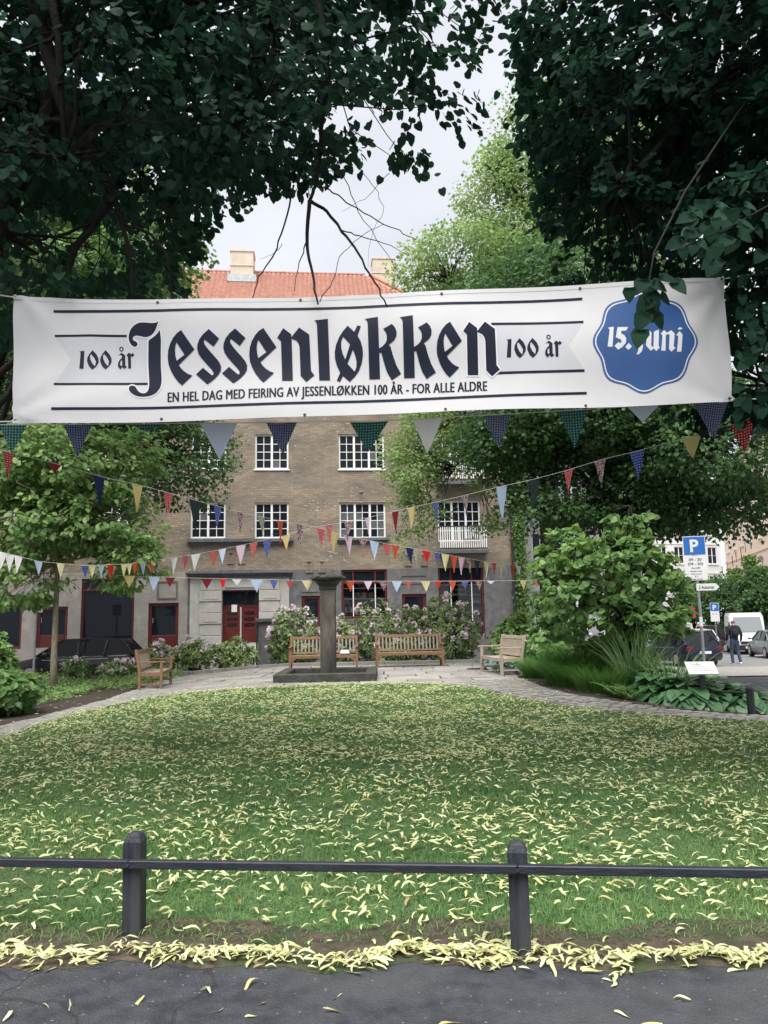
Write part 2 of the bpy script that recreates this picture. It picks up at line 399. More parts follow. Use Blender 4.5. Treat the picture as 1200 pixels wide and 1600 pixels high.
def curve_w(px_pts, n):
    """pixel polyline on the ground -> n world points, evenly spaced"""
    P = np.array([list(gnd(*p))[:2] for p in px_pts])
    d = np.concatenate([[0], np.cumsum(np.linalg.norm(np.diff(P, axis=0), axis=1))])
    t = np.linspace(0, d[-1], n)
    return np.stack([np.interp(t, d, P[:, 0]), np.interp(t, d, P[:, 1])], -1)
LAWN_PX = [(-420, 1325), (-200, 1235), (0, 1158), (60, 1135), (130, 1115), (200, 1100), (270, 1088), (330, 1082), (420, 1076), (500, 1072.5), (600, 1070), (690, 1071),
           (745, 1078), (800, 1092), (870, 1105), (950, 1115), (1050, 1124), (1130, 1129), (1200, 1133), (1400, 1146), (1700, 1170)]
far = curve_w(LAWN_PX, 160)
far = far[far[:, 1] > 4.6]
def front_edge(x):      # irregular asphalt edge
    return 3.88 - .12 * (x + 1.5) / 2.6 + .035 * np.sin(x * 4.1) + .03 * np.sin(x * 9.7 + 1) + .02 * np.sin(x * 23)
# lawn: from the worn strip at the fence to the far edge
NT = 70
near_x = np.linspace(far[0, 0] + .2, far[-1, 0] - .2, len(far)); near_x = np.interp(np.linspace(0, 1, len(far)), [0, 1], [-7.0, 8.5])
near_y = front_edge(near_x) + 0.2
T = np.linspace(0, 1, NT)[None, :]
LX = near_x[:, None] * (1 - T) + far[:, 0][:, None] * T
LY = near_y[:, None] * (1 - T) + far[:, 1][:, None] * T
lawn = grid_obj('lawn', LX, LY, M['lawn'], 0.03, label='lawn strewn with pale fallen linden bracts')
from mathutils.kdtree import KDTree
LPOLY = np.concatenate([np.stack([near_x, near_y], -1), far[::-1]])
def in_poly(x, y, poly):
    x = np.asarray(x); y = np.asarray(y); c = np.zeros(x.shape, bool)
    n = len(poly); j = n - 1
    for i in range(n):
        xi, yi = poly[i]; xj, yj = poly[j]
        m = ((yi > y) != (yj > y)) & (x < (xj - xi) * (y - yi) / (yj - yi + 1e-12) + xi)
        c ^= m; j = i
    return c
# worn soil strip under the fence and the asphalt footpath in front
ex = np.linspace(-12, 12, 241)
wy = front_edge(ex)
TT = np.linspace(0, 1, 4)[None, :]
grid_obj('soil_strip', np.repeat(ex[:, None], 4, 1), (wy - .035)[:, None] + .46 * TT + .06 * np.sin(ex * 5)[:, None] * TT, M['drysoil'], .0215 + .02 * TT, label='worn bare soil between the fence and the footpath')
grid_obj('footpath', np.repeat(ex[:, None], 4, 1), -3 + (wy + 3)[:, None] * TT, M['asphalt'], 0.02, label='dark asphalt footpath in front of the fence')

# ---- plaza of flagstones
plaza_px_left = [(-7.0, 17.6), (-7.2, 25.0)]
px0, px1, py0, py1 = -7.0, 4.6, 15.0, 24.5
PX, PY = np.meshgrid(np.linspace(px0, px1, 40), np.linspace(py0, py1, 30), indexing='ij')
plaza = grid_obj('plaza', PX, PY, M['soil'], -0.015, label='flagstone terrace with the fountain and benches')
def slab_mesh(w, d, h=.06):
    b = MB(); b.box(-w / 2, w / 2, -d / 2, d / 2, -h, 0); return b.mesh('slab', None, bevel=.008)
slab_cache = {}
yy = py0; row = 0; rs = random.Random(3)
bedR = None
while yy < py1 - .1:
    d = rs.choice([.55, .7, .85, .6]); xx = px0 + rs.uniform(-.6, 0)
    while xx < px1:
        w = rs.choice([.7, .9, 1.1, 1.3, 1.5])
        cx, cy = xx + w / 2, yy + d / 2
        cond = cx > -6.9 and cx < 4.6 and not (cy < 18.2 and cx > 2.9) and not in_poly(np.array([cx]), np.array([cy + d / 2 + .05]), LPOLY)[0] and not (cy < 17.6 and cx < -4.9)
        if cond:
            key = (w, d)
            if key not in slab_cache: slab_cache[key] = [slab_mesh(w - .032, d - .034), slab_mesh(w - .032, d - .034)]; slab_cache[key][0].materials.append(M['slab']); slab_cache[key][1].materials.append(M['slab2'])
            o = link('flagstone', slab_cache[key][rs.random() < .4], plaza)
            o.location = (cx, cy, float(g(cx, cy)) + .02 + rs.uniform(-.008, .008))
            o.rotation_euler = (rs.uniform(-.006, .006) + math.atan((g(cx, cy + .3) - g(cx, cy - .3)) / .6), -math.atan((g(cx + .3, cy) - g(cx - .3, cy)) / .6), rs.uniform(-.006, .006))
        xx += w
    yy += d; row += 1
# ---- curved sett paths to the left and right of the lawn
def sett_path(name, label, inner_px, outer_px, nlane, seed):
    inn, out = curve_w(inner_px, 400), curve_w(outer_px, 400)
    Lm = np.linalg.norm(np.diff((inn + out) / 2, axis=0), axis=1).sum()
    base_t = np.linspace(0, 1, 40)[:, None]
    I = inn[(np.linspace(0, 399, 60)).astype(int)]; O = out[(np.linspace(0, 399, 60)).astype(int)]
    tt = np.linspace(0, 1, 6)[None, :]
    root = grid_obj(name, I[:, :1] * (1 - tt) + O[:, :1] * tt, I[:, 1:] * (1 - tt) + O[:, 1:] * tt, M['soil'], 0.004, label=label)
    r = np.random.default_rng(seed); items = []
    for k in range(nlane):
        s = r.uniform(0, .1)
        while s < Lm - .1:
            ln = r.uniform(.15, .24)
            i = min(399, int((s + ln / 2) / Lm * 399)); i2 = min(399, i + 4); i1 = max(0, i - 4)
            f = (k + .5) / nlane
            c = inn[i] * (1 - f) + out[i] * f
            dv = (inn[i2] * (1 - f) + out[i2] * f) - (inn[i1] * (1 - f) + out[i1] * f)
            wlane = np.linalg.norm(out[i] - inn[i]) / nlane
            items.append((c[0], c[1], math.atan2(dv[1], dv[0]), ln - .022, wlane - .03))
            s += ln
    mesh = MB(); mesh.box(-.5, .5, -.5, .5, -.08, 0)
    base = []
    for mt in ('sett', 'sett2'):
        b = MB(); b.box(-.5, .5, -.5, .5, -.08, 0); me = b.mesh('sett', M[mt], bevel=.04); base.append(me)
    items.sort(key=lambda q: math.hypot(q[0], q[1]))
    P = np.array([(q[0], q[1], g(q[0], q[1])) for q in items]); ux, uy, dd = proj(P)
    vis = [(q, 0 < a < 1200) for q, a in zip(items, ux)]
    order = [q for q, v in vis if v] + [q for q, v in vis if not v]
    V = []; F = []
    for n_, q in enumerate(order):
        z = float(g(q[0], q[1])) + .05 + r.uniform(-.008, .008)
        if n_ < 300:
            o = link('sett', base[int(r.random() < .35)], root)
            o.location = (q[0], q[1], z); o.rotation_euler = (r.uniform(-.02, .02), r.uniform(-.02, .02), q[2]); o.scale = (q[3], q[4], 1)
        else:
            ca, sa = math.cos(q[2]), math.sin(q[2]); hx, hy = q[3] / 2, q[4] / 2; n0 = len(V)
            for zz, k in ((z - .08, 1), (z, .93)):
                for sx, sy in ((-1, -1), (1, -1), (1, 1), (-1, 1)):
                    V.append((q[0] + ca * sx * hx * k - sa * sy * hy * k, q[1] + sa * sx * hx * k + ca * sy * hy * k, zz))
            F += [(n0, n0 + 1, n0 + 5, n0 + 4), (n0 + 1, n0 + 2, n0 + 6, n0 + 5), (n0 + 2, n0 + 3, n0 + 7, n0 + 6), (n0 + 3, n0, n0 + 4, n0 + 7), (n0 + 4, n0 + 5, n0 + 6, n0 + 7)]
    if V:
        o = link('sett_field', np_mesh('sett_field', np.array(V), np.array(F), M['sett']), root); o['kind'] = 'stuff'
    return root
sett_path('sett_path', 'curved path of grey granite setts along the left of the lawn',
          [(-300, 1272), (0, 1157), (60, 1134), (130, 1114), (200, 1099), (270, 1087), (300, 1084)], [(-300, 1215), (0, 1140), (60, 1127), (130, 1108), (180, 1095), (205, 1085), (228, 1078)], 7, 1)
sett_path('sett_path', 'curved path of grey granite setts along the right of the lawn',
          [(700, 1070.5), (745, 1077), (800, 1091), (870, 1104), (950, 1114), (1050, 1123), (1130, 1128), (1200, 1132), (1400, 1145)], [(812, 1062), (850, 1078), (900, 1090), (960, 1100), (1030, 1110), (1100, 1117), (1170, 1122), (1200, 1123), (1400, 1128)], 8, 2)
# ---- planting beds (soil sheets)
def bed(name, label, outer, mat='soil', dz=0.0, n=24):
    """bed between two polylines of world points"""
    A = np.array(outer[0], float); B = np.array(outer[1], float)
    def rs_(P):
        d = np.concatenate([[0], np.cumsum(np.linalg.norm(np.diff(P, axis=0), axis=1))]); t = np.linspace(0, d[-1], n)
        return np.stack([np.interp(t, d, P[:, 0]), np.interp(t, d, P[:, 1])], -1)
    A, B = rs_(A), rs_(B); tt = np.linspace(0, 1, 16)[None, :]
    return grid_obj(name, A[:, :1] * (1 - tt) + B[:, :1] * tt, A[:, 1:] * (1 - tt) + B[:, 1:] * tt, M[mat], dz, label=label)
outR = [tuple(p) for p in curve_w([(812, 1062), (850, 1078), (900, 1090), (960, 1100), (1030, 1110), (1100, 1117), (1150, 1120)], 14)]
bed('planting_bed', 'dark mulched bed right of the terrace', (outR, [(3.6, 24), (5, 24), (6.5, 23), (8, 20), (8.2, 16), (7, 13.2), (6.0, 12.75)]), dz=.045)
outL = [tuple(p) for p in curve_w([(-300, 1215), (0, 1140), (60, 1127), (130, 1108), (180, 1095), (205, 1085), (222, 1076)], 14)]
bed('planting_bed', 'leafy bed with bare soil left of the terrace', (outL, [(-13, 9), (-15, 14), (-15, 19), (-13, 24), (-10, 25.5), (-7.5, 25.4), (-6.6, 24)]), dz=.03)
bed('planting_bed', 'soil strip behind the terrace benches under the shrubs', ([(-7.2, 24.2), (-2, 24.25), (4.9, 24.4)], [(-7.4, 27.6), (-2, 27.6), (5.6, 27.8)]), dz=.03)
# kerbs
def kerb(name, label, pts, w=.14, h=.12, mat='slab'):
    root = thing(name, None, None, (pts[0][0], pts[0][1], 0)); root['kind'] = 'structure'; root['label'] = label
    for a, b in zip(pts[:-1], pts[1:]):
        a, b = Vector((*a, 0)), Vector((*b, 0)); L = (b - a).length; n = max(1, round(L / 1.0))
        for i in range(n):
            p, q = a.lerp(b, i / n), a.lerp(b, (i + 1) / n); dv = (q - p).normalized() * .006
            p, q = p + dv, q - dv
            p.z = float(g(p.x, p.y)) + h / 2 - .04; q.z = float(g(q.x, q.y)) + h / 2 - .04
            k = MB(); k.bar(p, q, w, h); k.obj('kerb_stone', M[mat], root, wb=True, bevel=.008)
    return root
kerb('kerb', 'low stone kerb behind the terrace benches', [(-7.0, 24.2), (-2, 24.22), (4.7, 24.35)], h=.16)
kerb('kerb', 'pale kerb stone beside the short black bollard', [tuple(gnd(1140, 1106))[:2], tuple(gnd(1172, 1119))[:2]], w=.2, h=.16, mat='slab2')
# right footpath strip and pale paved band across the side street
grid_obj('side_path', *np.meshgrid(np.linspace(6.3, 14, 20), np.linspace(10, 24.2, 30), indexing='ij'), M['asphalt'], -.04, label='dark asphalt path beside the planting bed on the right')
grid_obj('paved_band', *np.meshgrid(np.linspace(8.2, 26, 24), np.linspace(24.6, 30.5, 12), indexing='ij'), M['pale_paving'], -.03, label='pale cobbled band across the mouth of the side street')

# ------------------------------------------------------------------ the brick building behind the square
def brickmat(name, c1, c2, mortar):
    m, nt, b, out = newmat(name); N, L = nt.nodes, nt.links
    t = N.new('ShaderNodeTexCoord'); sp = N.new('ShaderNodeSeparateXYZ'); cb = N.new('ShaderNodeCombineXYZ')
    L.new(t.outputs['Object'], sp.inputs[0])
    ad = N.new('ShaderNodeMath'); L.new(sp.outputs['X'], ad.inputs[0]); L.new(sp.outputs['Y'], ad.inputs[1])
    L.new(ad.outputs[0], cb.inputs[0]); L.new(sp.outputs['Z'], cb.inputs[1])
    br = N.new('ShaderNodeTexBrick'); br.inputs['Scale'].default_value = 1.0
    br.inputs['Brick Width'].default_value = .24; br.inputs['Row Height'].default_value = .078; br.inputs['Mortar Size'].default_value = .007
    br.inputs['Color1'].default_value = (*c1, 1); br.inputs['Color2'].default_value = (*c2, 1); br.inputs['Mortar'].default_value = (*mortar, 1)
    br.inputs['Bias'].default_value = 0.1
    L.new(cb.outputs[0], br.inputs['Vector'])
    # large stains
    n1 = N.new('ShaderNodeTexNoise'); n1.inputs['Scale'].default_value = .7; n1.inputs['Detail'].default_value = 6
    mpn = N.new('ShaderNodeMapping'); mpn.inputs['Scale'].default_value = (1, 2.2, 1); L.new(cb.outputs[0], mpn.inputs[0]); L.new(mpn.outputs[0], n1.inputs['Vector'])
    r1 = N.new('ShaderNodeValToRGB'); r1.color_ramp.elements[0].position = .35; r1.color_ramp.elements[1].position = .7
    r1.color_ramp.elements[0].color = (.72, .74, .78, 1); r1.color_ramp.elements[1].color = (1.15, 1.1, 1.05, 1)
    L.new(n1.outputs['Fac'], r1.inputs['Fac'])
    mu = N.new('ShaderNodeMixRGB'); mu.blend_type = 'MULTIPLY'; mu.inputs[0].default_value = 1; L.new(br.outputs['Color'], mu.inputs[1]); L.new(r1.outputs[0], mu.inputs[2])
    # pale flaked bricks, denser in patches
    v = N.new('ShaderNodeTexNoise'); v.inputs['Scale'].default_value = 5.5; v.inputs['Detail'].default_value = 2
    m2 = N.new('ShaderNodeMapping'); m2.inputs['Scale'].default_value = (1, 2.6, 1); L.new(cb.outputs[0], m2.inputs[0]); L.new(m2.outputs[0], v.inputs['Vector'])
    n2 = N.new('ShaderNodeTexNoise'); n2.inputs['Scale'].default_value = .55; L.new(cb.outputs[0], n2.inputs['Vector'])
    su = N.new('ShaderNodeMath'); su.operation = 'MULTIPLY_ADD'; L.new(n2.outputs['Fac'], su.inputs[0]); su.inputs[1].default_value = .42; L.new(v.outputs['Fac'], su.inputs[2])
    gt = N.new('ShaderNodeMapRange'); gt.inputs['From Min'].default_value = .885; gt.inputs['From Max'].default_value = .93; L.new(su.outputs[0], gt.inputs['Value'])
    mx2 = N.new('ShaderNodeMixRGB'); L.new(gt.outputs[0], mx2.inputs[0]); L.new(mu.outputs[0], mx2.inputs[1]); mx2.inputs[2].default_value = (.5, .43, .36, 1)
    # reddish repairs
    n4 = N.new('ShaderNodeTexNoise'); n4.inputs['Scale'].default_value = .9; m4 = N.new('ShaderNodeMapping'); m4.inputs['Scale'].default_value = (1, 3, 1); m4.inputs['Location'].default_value = (7, 3, 1)
    L.new(cb.outputs[0], m4.inputs[0]); L.new(m4.outputs[0], n4.inputs['Vector'])
    g4 = N.new('ShaderNodeMapRange'); g4.inputs['From Min'].default_value = .66; g4.inputs['From Max'].default_value = .76; g4.inputs['To Max'].default_value = .55; L.new(n4.outputs['Fac'], g4.inputs['Value'])
    mx3 = N.new('ShaderNodeMixRGB'); L.new(g4.outputs[0], mx3.inputs[0]); L.new(mx2.outputs[0], mx3.inputs[1]); mx3.inputs[2].default_value = (.3, .16, .1, 1)
    L.new(mx3.outputs[0], b.inputs['Base Color'])
    bu = N.new('ShaderNodeBump'); bu.inputs['Strength'].default_value = .6; bu.inputs['Distance'].default_value = .01
    L.new(br.outputs['Fac'], bu.inputs['Height']); bu.invert = True; L.new(bu.outputs[0], b.inputs['Normal'])
    b.inputs['Roughness'].default_value = .92; b.inputs['Specular IOR Level'].default_value = .2
    return m
M['brick'] = brickmat('brown weathered brick', (.235, .197, .153), (.32, .272, .216), (.175, .152, .13))
M['peach'] = pm('peach render', (.68, .52, .4), (.74, .58, .46), 1.5, .9)
M['whitewall'] = pm('white render', (.66, .66, .66), (.74, .74, .74), 1.5, .9)
M['greywall'] = pm('light grey render', (.33, .34, .35), (.42, .43, .44), 1.5, .9, .2)
M['tile'] = pm('red clay roof tile', (.29, .125, .09), (.41, .215, .165), 3.5, .85, .3, coord='Object', detail=8)
M['chim'] = pm('pale render chimney', (.5, .44, .36), (.6, .54, .45), 2.5, .9, .3)

F0 = Vector((0, 32.5, -.3)); FYAW = math.radians(5.5)
FM = Matrix.Translation(F0) @ Matrix.Rotation(FYAW, 4, 'Z'); FMI = FM.inverted()
def fac(px, py, w=0.0):
    d = Vector(ray(px, py)); n = Vector((-math.sin(FYAW), math.cos(FYAW), 0))
    o = Vector((0, 0, CAMZ)); t = (n.dot(F0 - o) + w) / n.dot(d)
    p = FMI @ (o + d * t); return p.x, p.z
def frect(x0, y0, x1, y1):
    u0, z1 = fac(x0, (y0)); u1, z0 = fac(x1, y1); 
    _, z1b = fac(x1, y0); _, z0b = fac(x0, y1)
    return [u0, u1, (z0 + z0b) / 2, (z1 + z1b) / 2]
HOUSE = thing('brick_house', 'brown weathered brick apartment house with red tiled roof behind the square', 'building', F0, FYAW)
def wall_part(parent, rects, u0, u1, z0, z1, mat, y=0.0, depth=.22, name='wall'):
    xs = sorted({u0, u1, *[min(max(v, u0), u1) for r in rects for v in r[:2]]}); zs = sorted({z0, z1, *[min(max(v, z0), z1) for r in rects for v in r[2:]]})
    b = MB()
    for i in range(len(xs) - 1):
        for j in range(len(zs) - 1):
            cx, cz = (xs[i] + xs[i + 1]) / 2, (zs[j] + zs[j + 1]) / 2
            if any(r[0] < cx < r[1] and r[2] < cz < r[3] for r in rects): continue
            b.add([(xs[i], y, zs[j]), (xs[i + 1], y, zs[j]), (xs[i + 1], y, zs[j + 1]), (xs[i], y, zs[j + 1])], [(0, 1, 2, 3)])
    for r in rects:
        if r[3] <= z0 or r[2] >= z1: continue
        a, c, e, h = max(r[0], u0), min(r[1], u1), max(r[2], z0), min(r[3], z1)
        for p, q in (((a, e), (a, h)), ((c, h), (c, e)), ((a, h), (c, h)), ((c, e), (a, e))):
            b.add([(p[0], y, p[1]), (q[0], y, q[1]), (q[0], y + depth, q[1]), (p[0], y + depth, p[1])], [(0, 1, 2, 3)])
    me = bpy.data.meshes.new(name); me.from_pydata(b.v, [], b.f); me.materials.append(mat)
    return link(name, me, parent)
pane_cache = {}
def pane(w, h, mat, parent, loc):
    k = (round(w, 3), round(h, 3), mat.name)
    if k not in pane_cache:
        b = MB(); b.box(-w / 2, w / 2, -.004, .004, -h / 2, h / 2); pane_cache[k] = b.mesh('pane', mat)
    o = link('pane', pane_cache[k], parent); o.location = loc; return o
def window(parent, r, cas=2, cols=2, rows=4, mat='white', y=.08, fw=.07, bar=.028, panes=True, curtain=0.0, mull=.09):
    u0, u1, z0, z1 = r; b = MB()
    b.box(u0, u1, y, y + .07, z0, z0 + fw); b.box(u0, u1, y, y + .07, z1 - fw, z1)
    b.box(u0, u0 + fw, y, y + .07, z0 + fw, z1 - fw); b.box(u1 - fw, u1, y, y + .07, z0 + fw, z1 - fw)
    W = (u1 - u0 - 2 * fw - (cas - 1) * mull) / cas; H = z1 - z0 - 2 * fw
    P = []
    for c in range(cas):
        a = u0 + fw + c * (W + mull)
        if c: b.box(a - mull, a, y - .005, y + .07, z0 + fw, z1 - fw)
        cw, ch = W / cols, H / rows
        for k in range(1, cols): b.box(a + k * cw - bar / 2, a + k * cw + bar / 2, y + .02, y + .055, z0 + fw, z1 - fw)
        for k in range(1, rows):
            for q in range(cols):
                b.box(a + q * cw + (bar / 2 if q else 0), a + (q + 1) * cw - (bar / 2 if q < cols - 1 else 0), y + .022, y + .053, z0 + fw + k * ch - bar / 2, z0 + fw + k * ch + bar / 2)
        P += [(a + (q + .5) * cw, z0 + fw + (k + .5) * ch, k) for q in range(cols) for k in range(rows)]
    o = b.obj('window', M[mat], parent)
    for (pu, pz, k) in P:
        cm = M['pane2'] if (k < rows - 1 and random.random() < curtain) else M['pane']
        q = pane(cw - bar * .5, ch - bar * .5, cm, o, (pu, y + .04, pz))
        q.rotation_euler = (random.uniform(-.012, .012), 0, random.uniform(-.015, .015))
    return o
# openings measured on the facade
ROW = {}
wins = []      # rect, casements, curtain
for (x0, x1, cas) in ((398, 451, 2), (530, 603, 3), (298, 352, 2), (136, 211, 3), (20, 74, 2)):
    r2 = frect(x0, 785, x1, 841); r1 = frect(x0, 679, x1, 733)
    h = r1[2] - r2[2]
    r1[0], r1[1] = r2[0], r2[1]; r1[3] = r1[2] + (r2[3] - r2[2])
    wins.append((r2, cas, .8 if (x0 == 530) else .1)); wins.append((r1, cas, .05))
    wins.append(([r1[0], r1[1], r1[2] + h, r1[3] + h], cas, .1))
rb = frect(683, 782, 752, 846)
FLOOR = wins[1][0][2] - wins[0][0][2]
bal = [[rb[0], rb[1], rb[2] + k * FLOOR, rb[3] + k * FLOOR] for k in range(3)]
far_left = [[u - 1.1, u + 1.1, wins[3 * 3 + k][0][2], wins[3 * 3 + k][0][3]] for u in (-20.5, -23.6) for k in range(3)]
for r in far_left: wins.append((r, 3, .1))
shop = dict(left=frect(128, 904, 208, 1012), right1=frect(533, 890, 606, 966), right2=frect(684, 884, 759, 998), farleft=frect(-60, 930, 32, 1015))
doors = dict(b=frect(58, 948, 104, 1012), c=frect(232, 942, 278, 1012), main=frect(348, 922, 404, 1004))
slots = dict(e=frect(628, 928, 668, 1004), s=frect(471, 931, 502, 1000))
ZS = fac(500, 890)[1]; ZEAVE = wins[2][0][3] + .75
UL, UR = -26.0, fac(803, 800)[0]
up_holes = [w[0] for w in wins] + bal
gr_holes = list(shop.values()) + list(doors.values()) + list(slots.values())
for r in gr_holes: r[2] = max(r[2], .12)
US = fac(293, 930)[0]
wall_part(HOUSE, up_holes, UL, UR, ZS, ZEAVE, M['brick'])
wall_part(HOUSE, [r for r in gr_holes if r[1] < US + 1], UL, US, -.4, ZS, M['roughpale'], name='shopfront_wall')
wall_part(HOUSE, [r for r in gr_holes if r[0] > US - .5], US, UR, -.4, ZS, M['roughcast'], name='shopfront_wall')
b = MB(); b.add([(UR, 0, -.4), (UR, 11, -.4), (UR, 11, ZEAVE), (UR, 0, ZEAVE)], [(0, 1, 2, 3)]); b.add([(UL, 11, -.4), (UL, 0, -.4), (UL, 0, ZEAVE), (UL, 11, ZEAVE)], [(0, 1, 2, 3)])
b.add([(UR, 11, -.4), (UL, 11, -.4), (UL, 11, ZEAVE), (UR, 11, ZEAVE)], [(0, 1, 2, 3)]); b.obj('wall', M['brick'], HOUSE)
for r, cas, cu in wins:
    w = window(HOUSE, r, cas, 2, 4, curtain=cu)
# ledges under first-floor windows, lintel courses and brick ornaments
def ledge(u0, u1, z, h=.12, d=.16, mat='cornice', name='sill'):
    b = MB(); b.box(u0, u1, -d, .02, z - h, z); b.box(u0 + .05, u1 - .05, -d * .6, .02, z - h * 1.7, z - h); return b.obj(name, M[mat], HOUSE, bevel=.01)
zl = wins[0][0][2] - .02
ledge(fac(293, 845)[0], fac(458, 845)[0], zl, .14, .2); ledge(fac(526, 842)[0], fac(608, 842)[0], zl, .12, .18); ledge(fac(130, 845)[0], fac(216, 845)[0], zl, .12, .18); ledge(fac(14, 845)[0], fac(80, 845)[0], zl, .12, .18)
for r, cas, cu in wins:
    if abs(r[2] - wins[0][0][2]) > .3:
        b = MB(); b.box(r[0] - .05, r[1] + .05, -.05, .08, r[2] - .06, r[2] - .003); b.obj('sill', M['white'], HOUSE)
def ornament(px, py, s=.3):
    u, z = fac(px, py); b = MB(); t = .05
    b.box(u - s, u + s, -.05, .03, z - t, z); b.box(u - s, u - s + .07, -.04, .03, z - .45, z - t - .002); b.box(u + s - .07, u + s, -.04, .03, z - .45, z - t - .002); b.box(u - s * 1.1, u + s * 1.1, -.05, .03, z - .5, z - .452)
    b.obj('brick_ornament', M['brick'], HOUSE)
for p in ((361, 862), (378, 862), (483, 876), (503, 876), (564, 768), (637, 866), (662, 866)): ornament(*p, .14)
# balconies
for k, r in enumerate(bal):
    window(HOUSE, r, 3, 2, 4)
    br_ = thing('balcony', None, None); br_.parent = HOUSE; WM[br_.name] = WM[HOUSE.name]
    u0, u1 = r[0] - .02, r[1] + .12; z = r[2] - .42
    s_ = MB(); s_.box(u0 - .06, u1 + .06, -.62, 0, z - .14, z); s_.obj('floor_slab', M['cornice'], br_, bevel=.01)
    rail = MB(); rail.box(u0, u1, -.6, -.56, z + .98, z + 1.03); rail.box(u0, u1, -.6, -.57, z + .06, z + .1)
    rail.box(u0, u0 + .04, -.6, 0, z + .98, z + 1.03); rail.box(u1 - .04, u1, -.6, 0, z + .98, z + 1.03)
    rail.obj('handrail', M['zinc'], br_)
    n = 22
    bm_ = MB(); bm_.box(-.022, .022, -.012, .012, 0, .9); me = bm_.mesh('baluster', M['white'])
    for i in range(n):
        o = link('baluster', me, br_); o.location = (u0 + .03 + (u1 - u0 - .06) * i / (n - 1), -.582, z + .08)
    if k == 0:
        pl = MB(); pl.tube([(u1 - 1.0, -.66, z + .45), (u1 - .35, -.66, z + .45), (u1 - .35, -.66, z + .92), (u1 - 1.0, -.66, z + .92), (u1 - 1.0, -.66, z + .45)], .02, 6); pl.obj('planter_hanger', M['zinc'], br_)
# shop windows with red frames, shelves and glass
def shopwin(r, top=.35, mull=(.28, .74), shelves=(), name='shop_window', solid=False):
    u0, u1, z0, z1 = r; f = .09; y = .06; b = MB()
    zt = z1 - top
    b.box(u0, u1, y, y + .1, z0, z0 + f); b.box(u0, u1, y, y + .1, z1 - f, z1); b.box(u0, u0 + f, y, y + .1, z0 + f, z1 - f); b.box(u1 - f, u1, y, y + .1, z0 + f, z1 - f)
    b.box(u0 + f, u1 - f, y, y + .1, zt - .08, zt)
    for m_ in mull: u = u0 + (u1 - u0) * m_; b.box(u - .035, u + .035, y + .003, y + .097, zt, z1 - f)
    o = b.obj(name, M['red'], HOUSE, bevel=.008)
    b = MB()
    edges = [u0 + f] + [u0 + (u1 - u0) * m_ for m_ in mull] + [u1 - f]
    for a, c in zip(edges[:-1], edges[1:]):
        q = MB(); q.box(a, c, y + .045, y + .051, zt, z1 - f); q.obj('pane', M['pane'], o)
    q = MB(); q.box(u0 + f, u1 - f, y + .045, y + .051, z0 + f, zt - .08); q.obj('pane', M['pane'] if solid else M['clear'], o)
    if not solid:
        m_ = MB()
        for fr in mull: u = u0 + (u1 - u0) * fr; m_.box(u - .02, u + .02, y + .03, y + .07, z0 + f, zt - .08)
        for s in shelves: z = z0 + (z1 - z0) * s; m_.box(u0 + f, u1 - f, y + .1, y + .42, z - .015, z + .015)
        m_.obj('shelf', M['white'], o)
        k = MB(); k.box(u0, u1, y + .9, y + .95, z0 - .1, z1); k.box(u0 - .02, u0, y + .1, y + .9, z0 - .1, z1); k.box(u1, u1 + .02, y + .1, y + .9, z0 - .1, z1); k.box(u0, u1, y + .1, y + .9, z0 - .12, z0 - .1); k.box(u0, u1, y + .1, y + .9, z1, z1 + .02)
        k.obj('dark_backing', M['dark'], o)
    return o
shopwin(shop['right1'], .5, (.26, .74), (.14, .4, .62))
shopwin(shop['right2'], .6, (.28, .74), (.1, .23, .36, .49, .6, .74))
shopwin(shop['left'], .42, (.5,), (), solid=True); shopwin(shop['farleft'], .42, (.5,), (), solid=True)
# goods on the shop shelves: things of their own
def shop_good(kind, label, cat, r, fu, fz, group):
    u0, u1, z0, z1 = r; u = u0 + (u1 - u0) * fu; z = z0 + (z1 - z0) * fz + .016
    p = FM @ Vector((u, .3, z)); b = MB()
    t = thing(kind, label, cat, p, FYAW, group)
    if kind == 'stoneware_pot':
        b.lathe([(.1, 0), (.125, .03), (.125, .2), (.115, .235)], 14); b.obj('body', M['potclay'], t, smooth=False); q = MB(); q.lathe([(.08, .236), (.09, .245), (.02, .26)], 10); q.obj('lid', M['woodpale'], t)
    elif kind == 'tea_box':
        b.box(-.15, .15, -.09, .09, 0, .24); b.obj('body', M['teabox'], t, bevel=.008); q = MB(); q.box(-.11, .11, -.095, -.0905, .05, .19); q.obj('front_label', M['rubber'], t)
    else:
        b.lathe([(.045, 0), (.05, .01), (.05, .1), (.03, .13), (.03, .15)], 10); b.obj('body', M['jar'], t); q = MB(); q.lathe([(.033, .1505), (.033, .175)], 10); q.obj('lid', M['white'], t)
M['potclay'] = pm('brown stoneware', (.3, .17, .09), (.38, .22, .12), 5, .6)
M['teabox'] = pm('yellow box card', (.5, .36, .1), (.58, .43, .14), 5, .7)
M['jar'] = pm('cloudy glass jar', (.5, .52, .52), (.62, .63, .62), 5, .3)
for i, fu in enumerate((.34, .51, .66)): shop_good('stoneware_pot', ('left', 'middle', 'right')[i] + ' brown stoneware pot on the shop window shelf', 'pot', shop['right1'], fu, .4, 'pots in the shop window')
for i, fu in enumerate((.38, .55)): shop_good('tea_box', ('left', 'right')[i] + ' yellow box with dark front in the right shop window', 'box', shop['right2'], fu, .6, 'boxes in the shop window')
for s, nm_ in ((.1, 'lowest'), (.23, 'second lowest'), (.36, 'middle'), (.49, 'fourth')):
    for k in range(4): shop_good('glass_jar', 'small pale jar on the ' + nm_ + ' shelf of the right shop window', 'jar', shop['right2'], .79 + .05 * k, s, 'jars in the right shop window')
for k in range(5): shop_good('glass_jar', 'small pale jar on the low shelf of the left shop window', 'jar', shop['right1'], .1 + .12 * k, .14, 'jars in the left shop window')
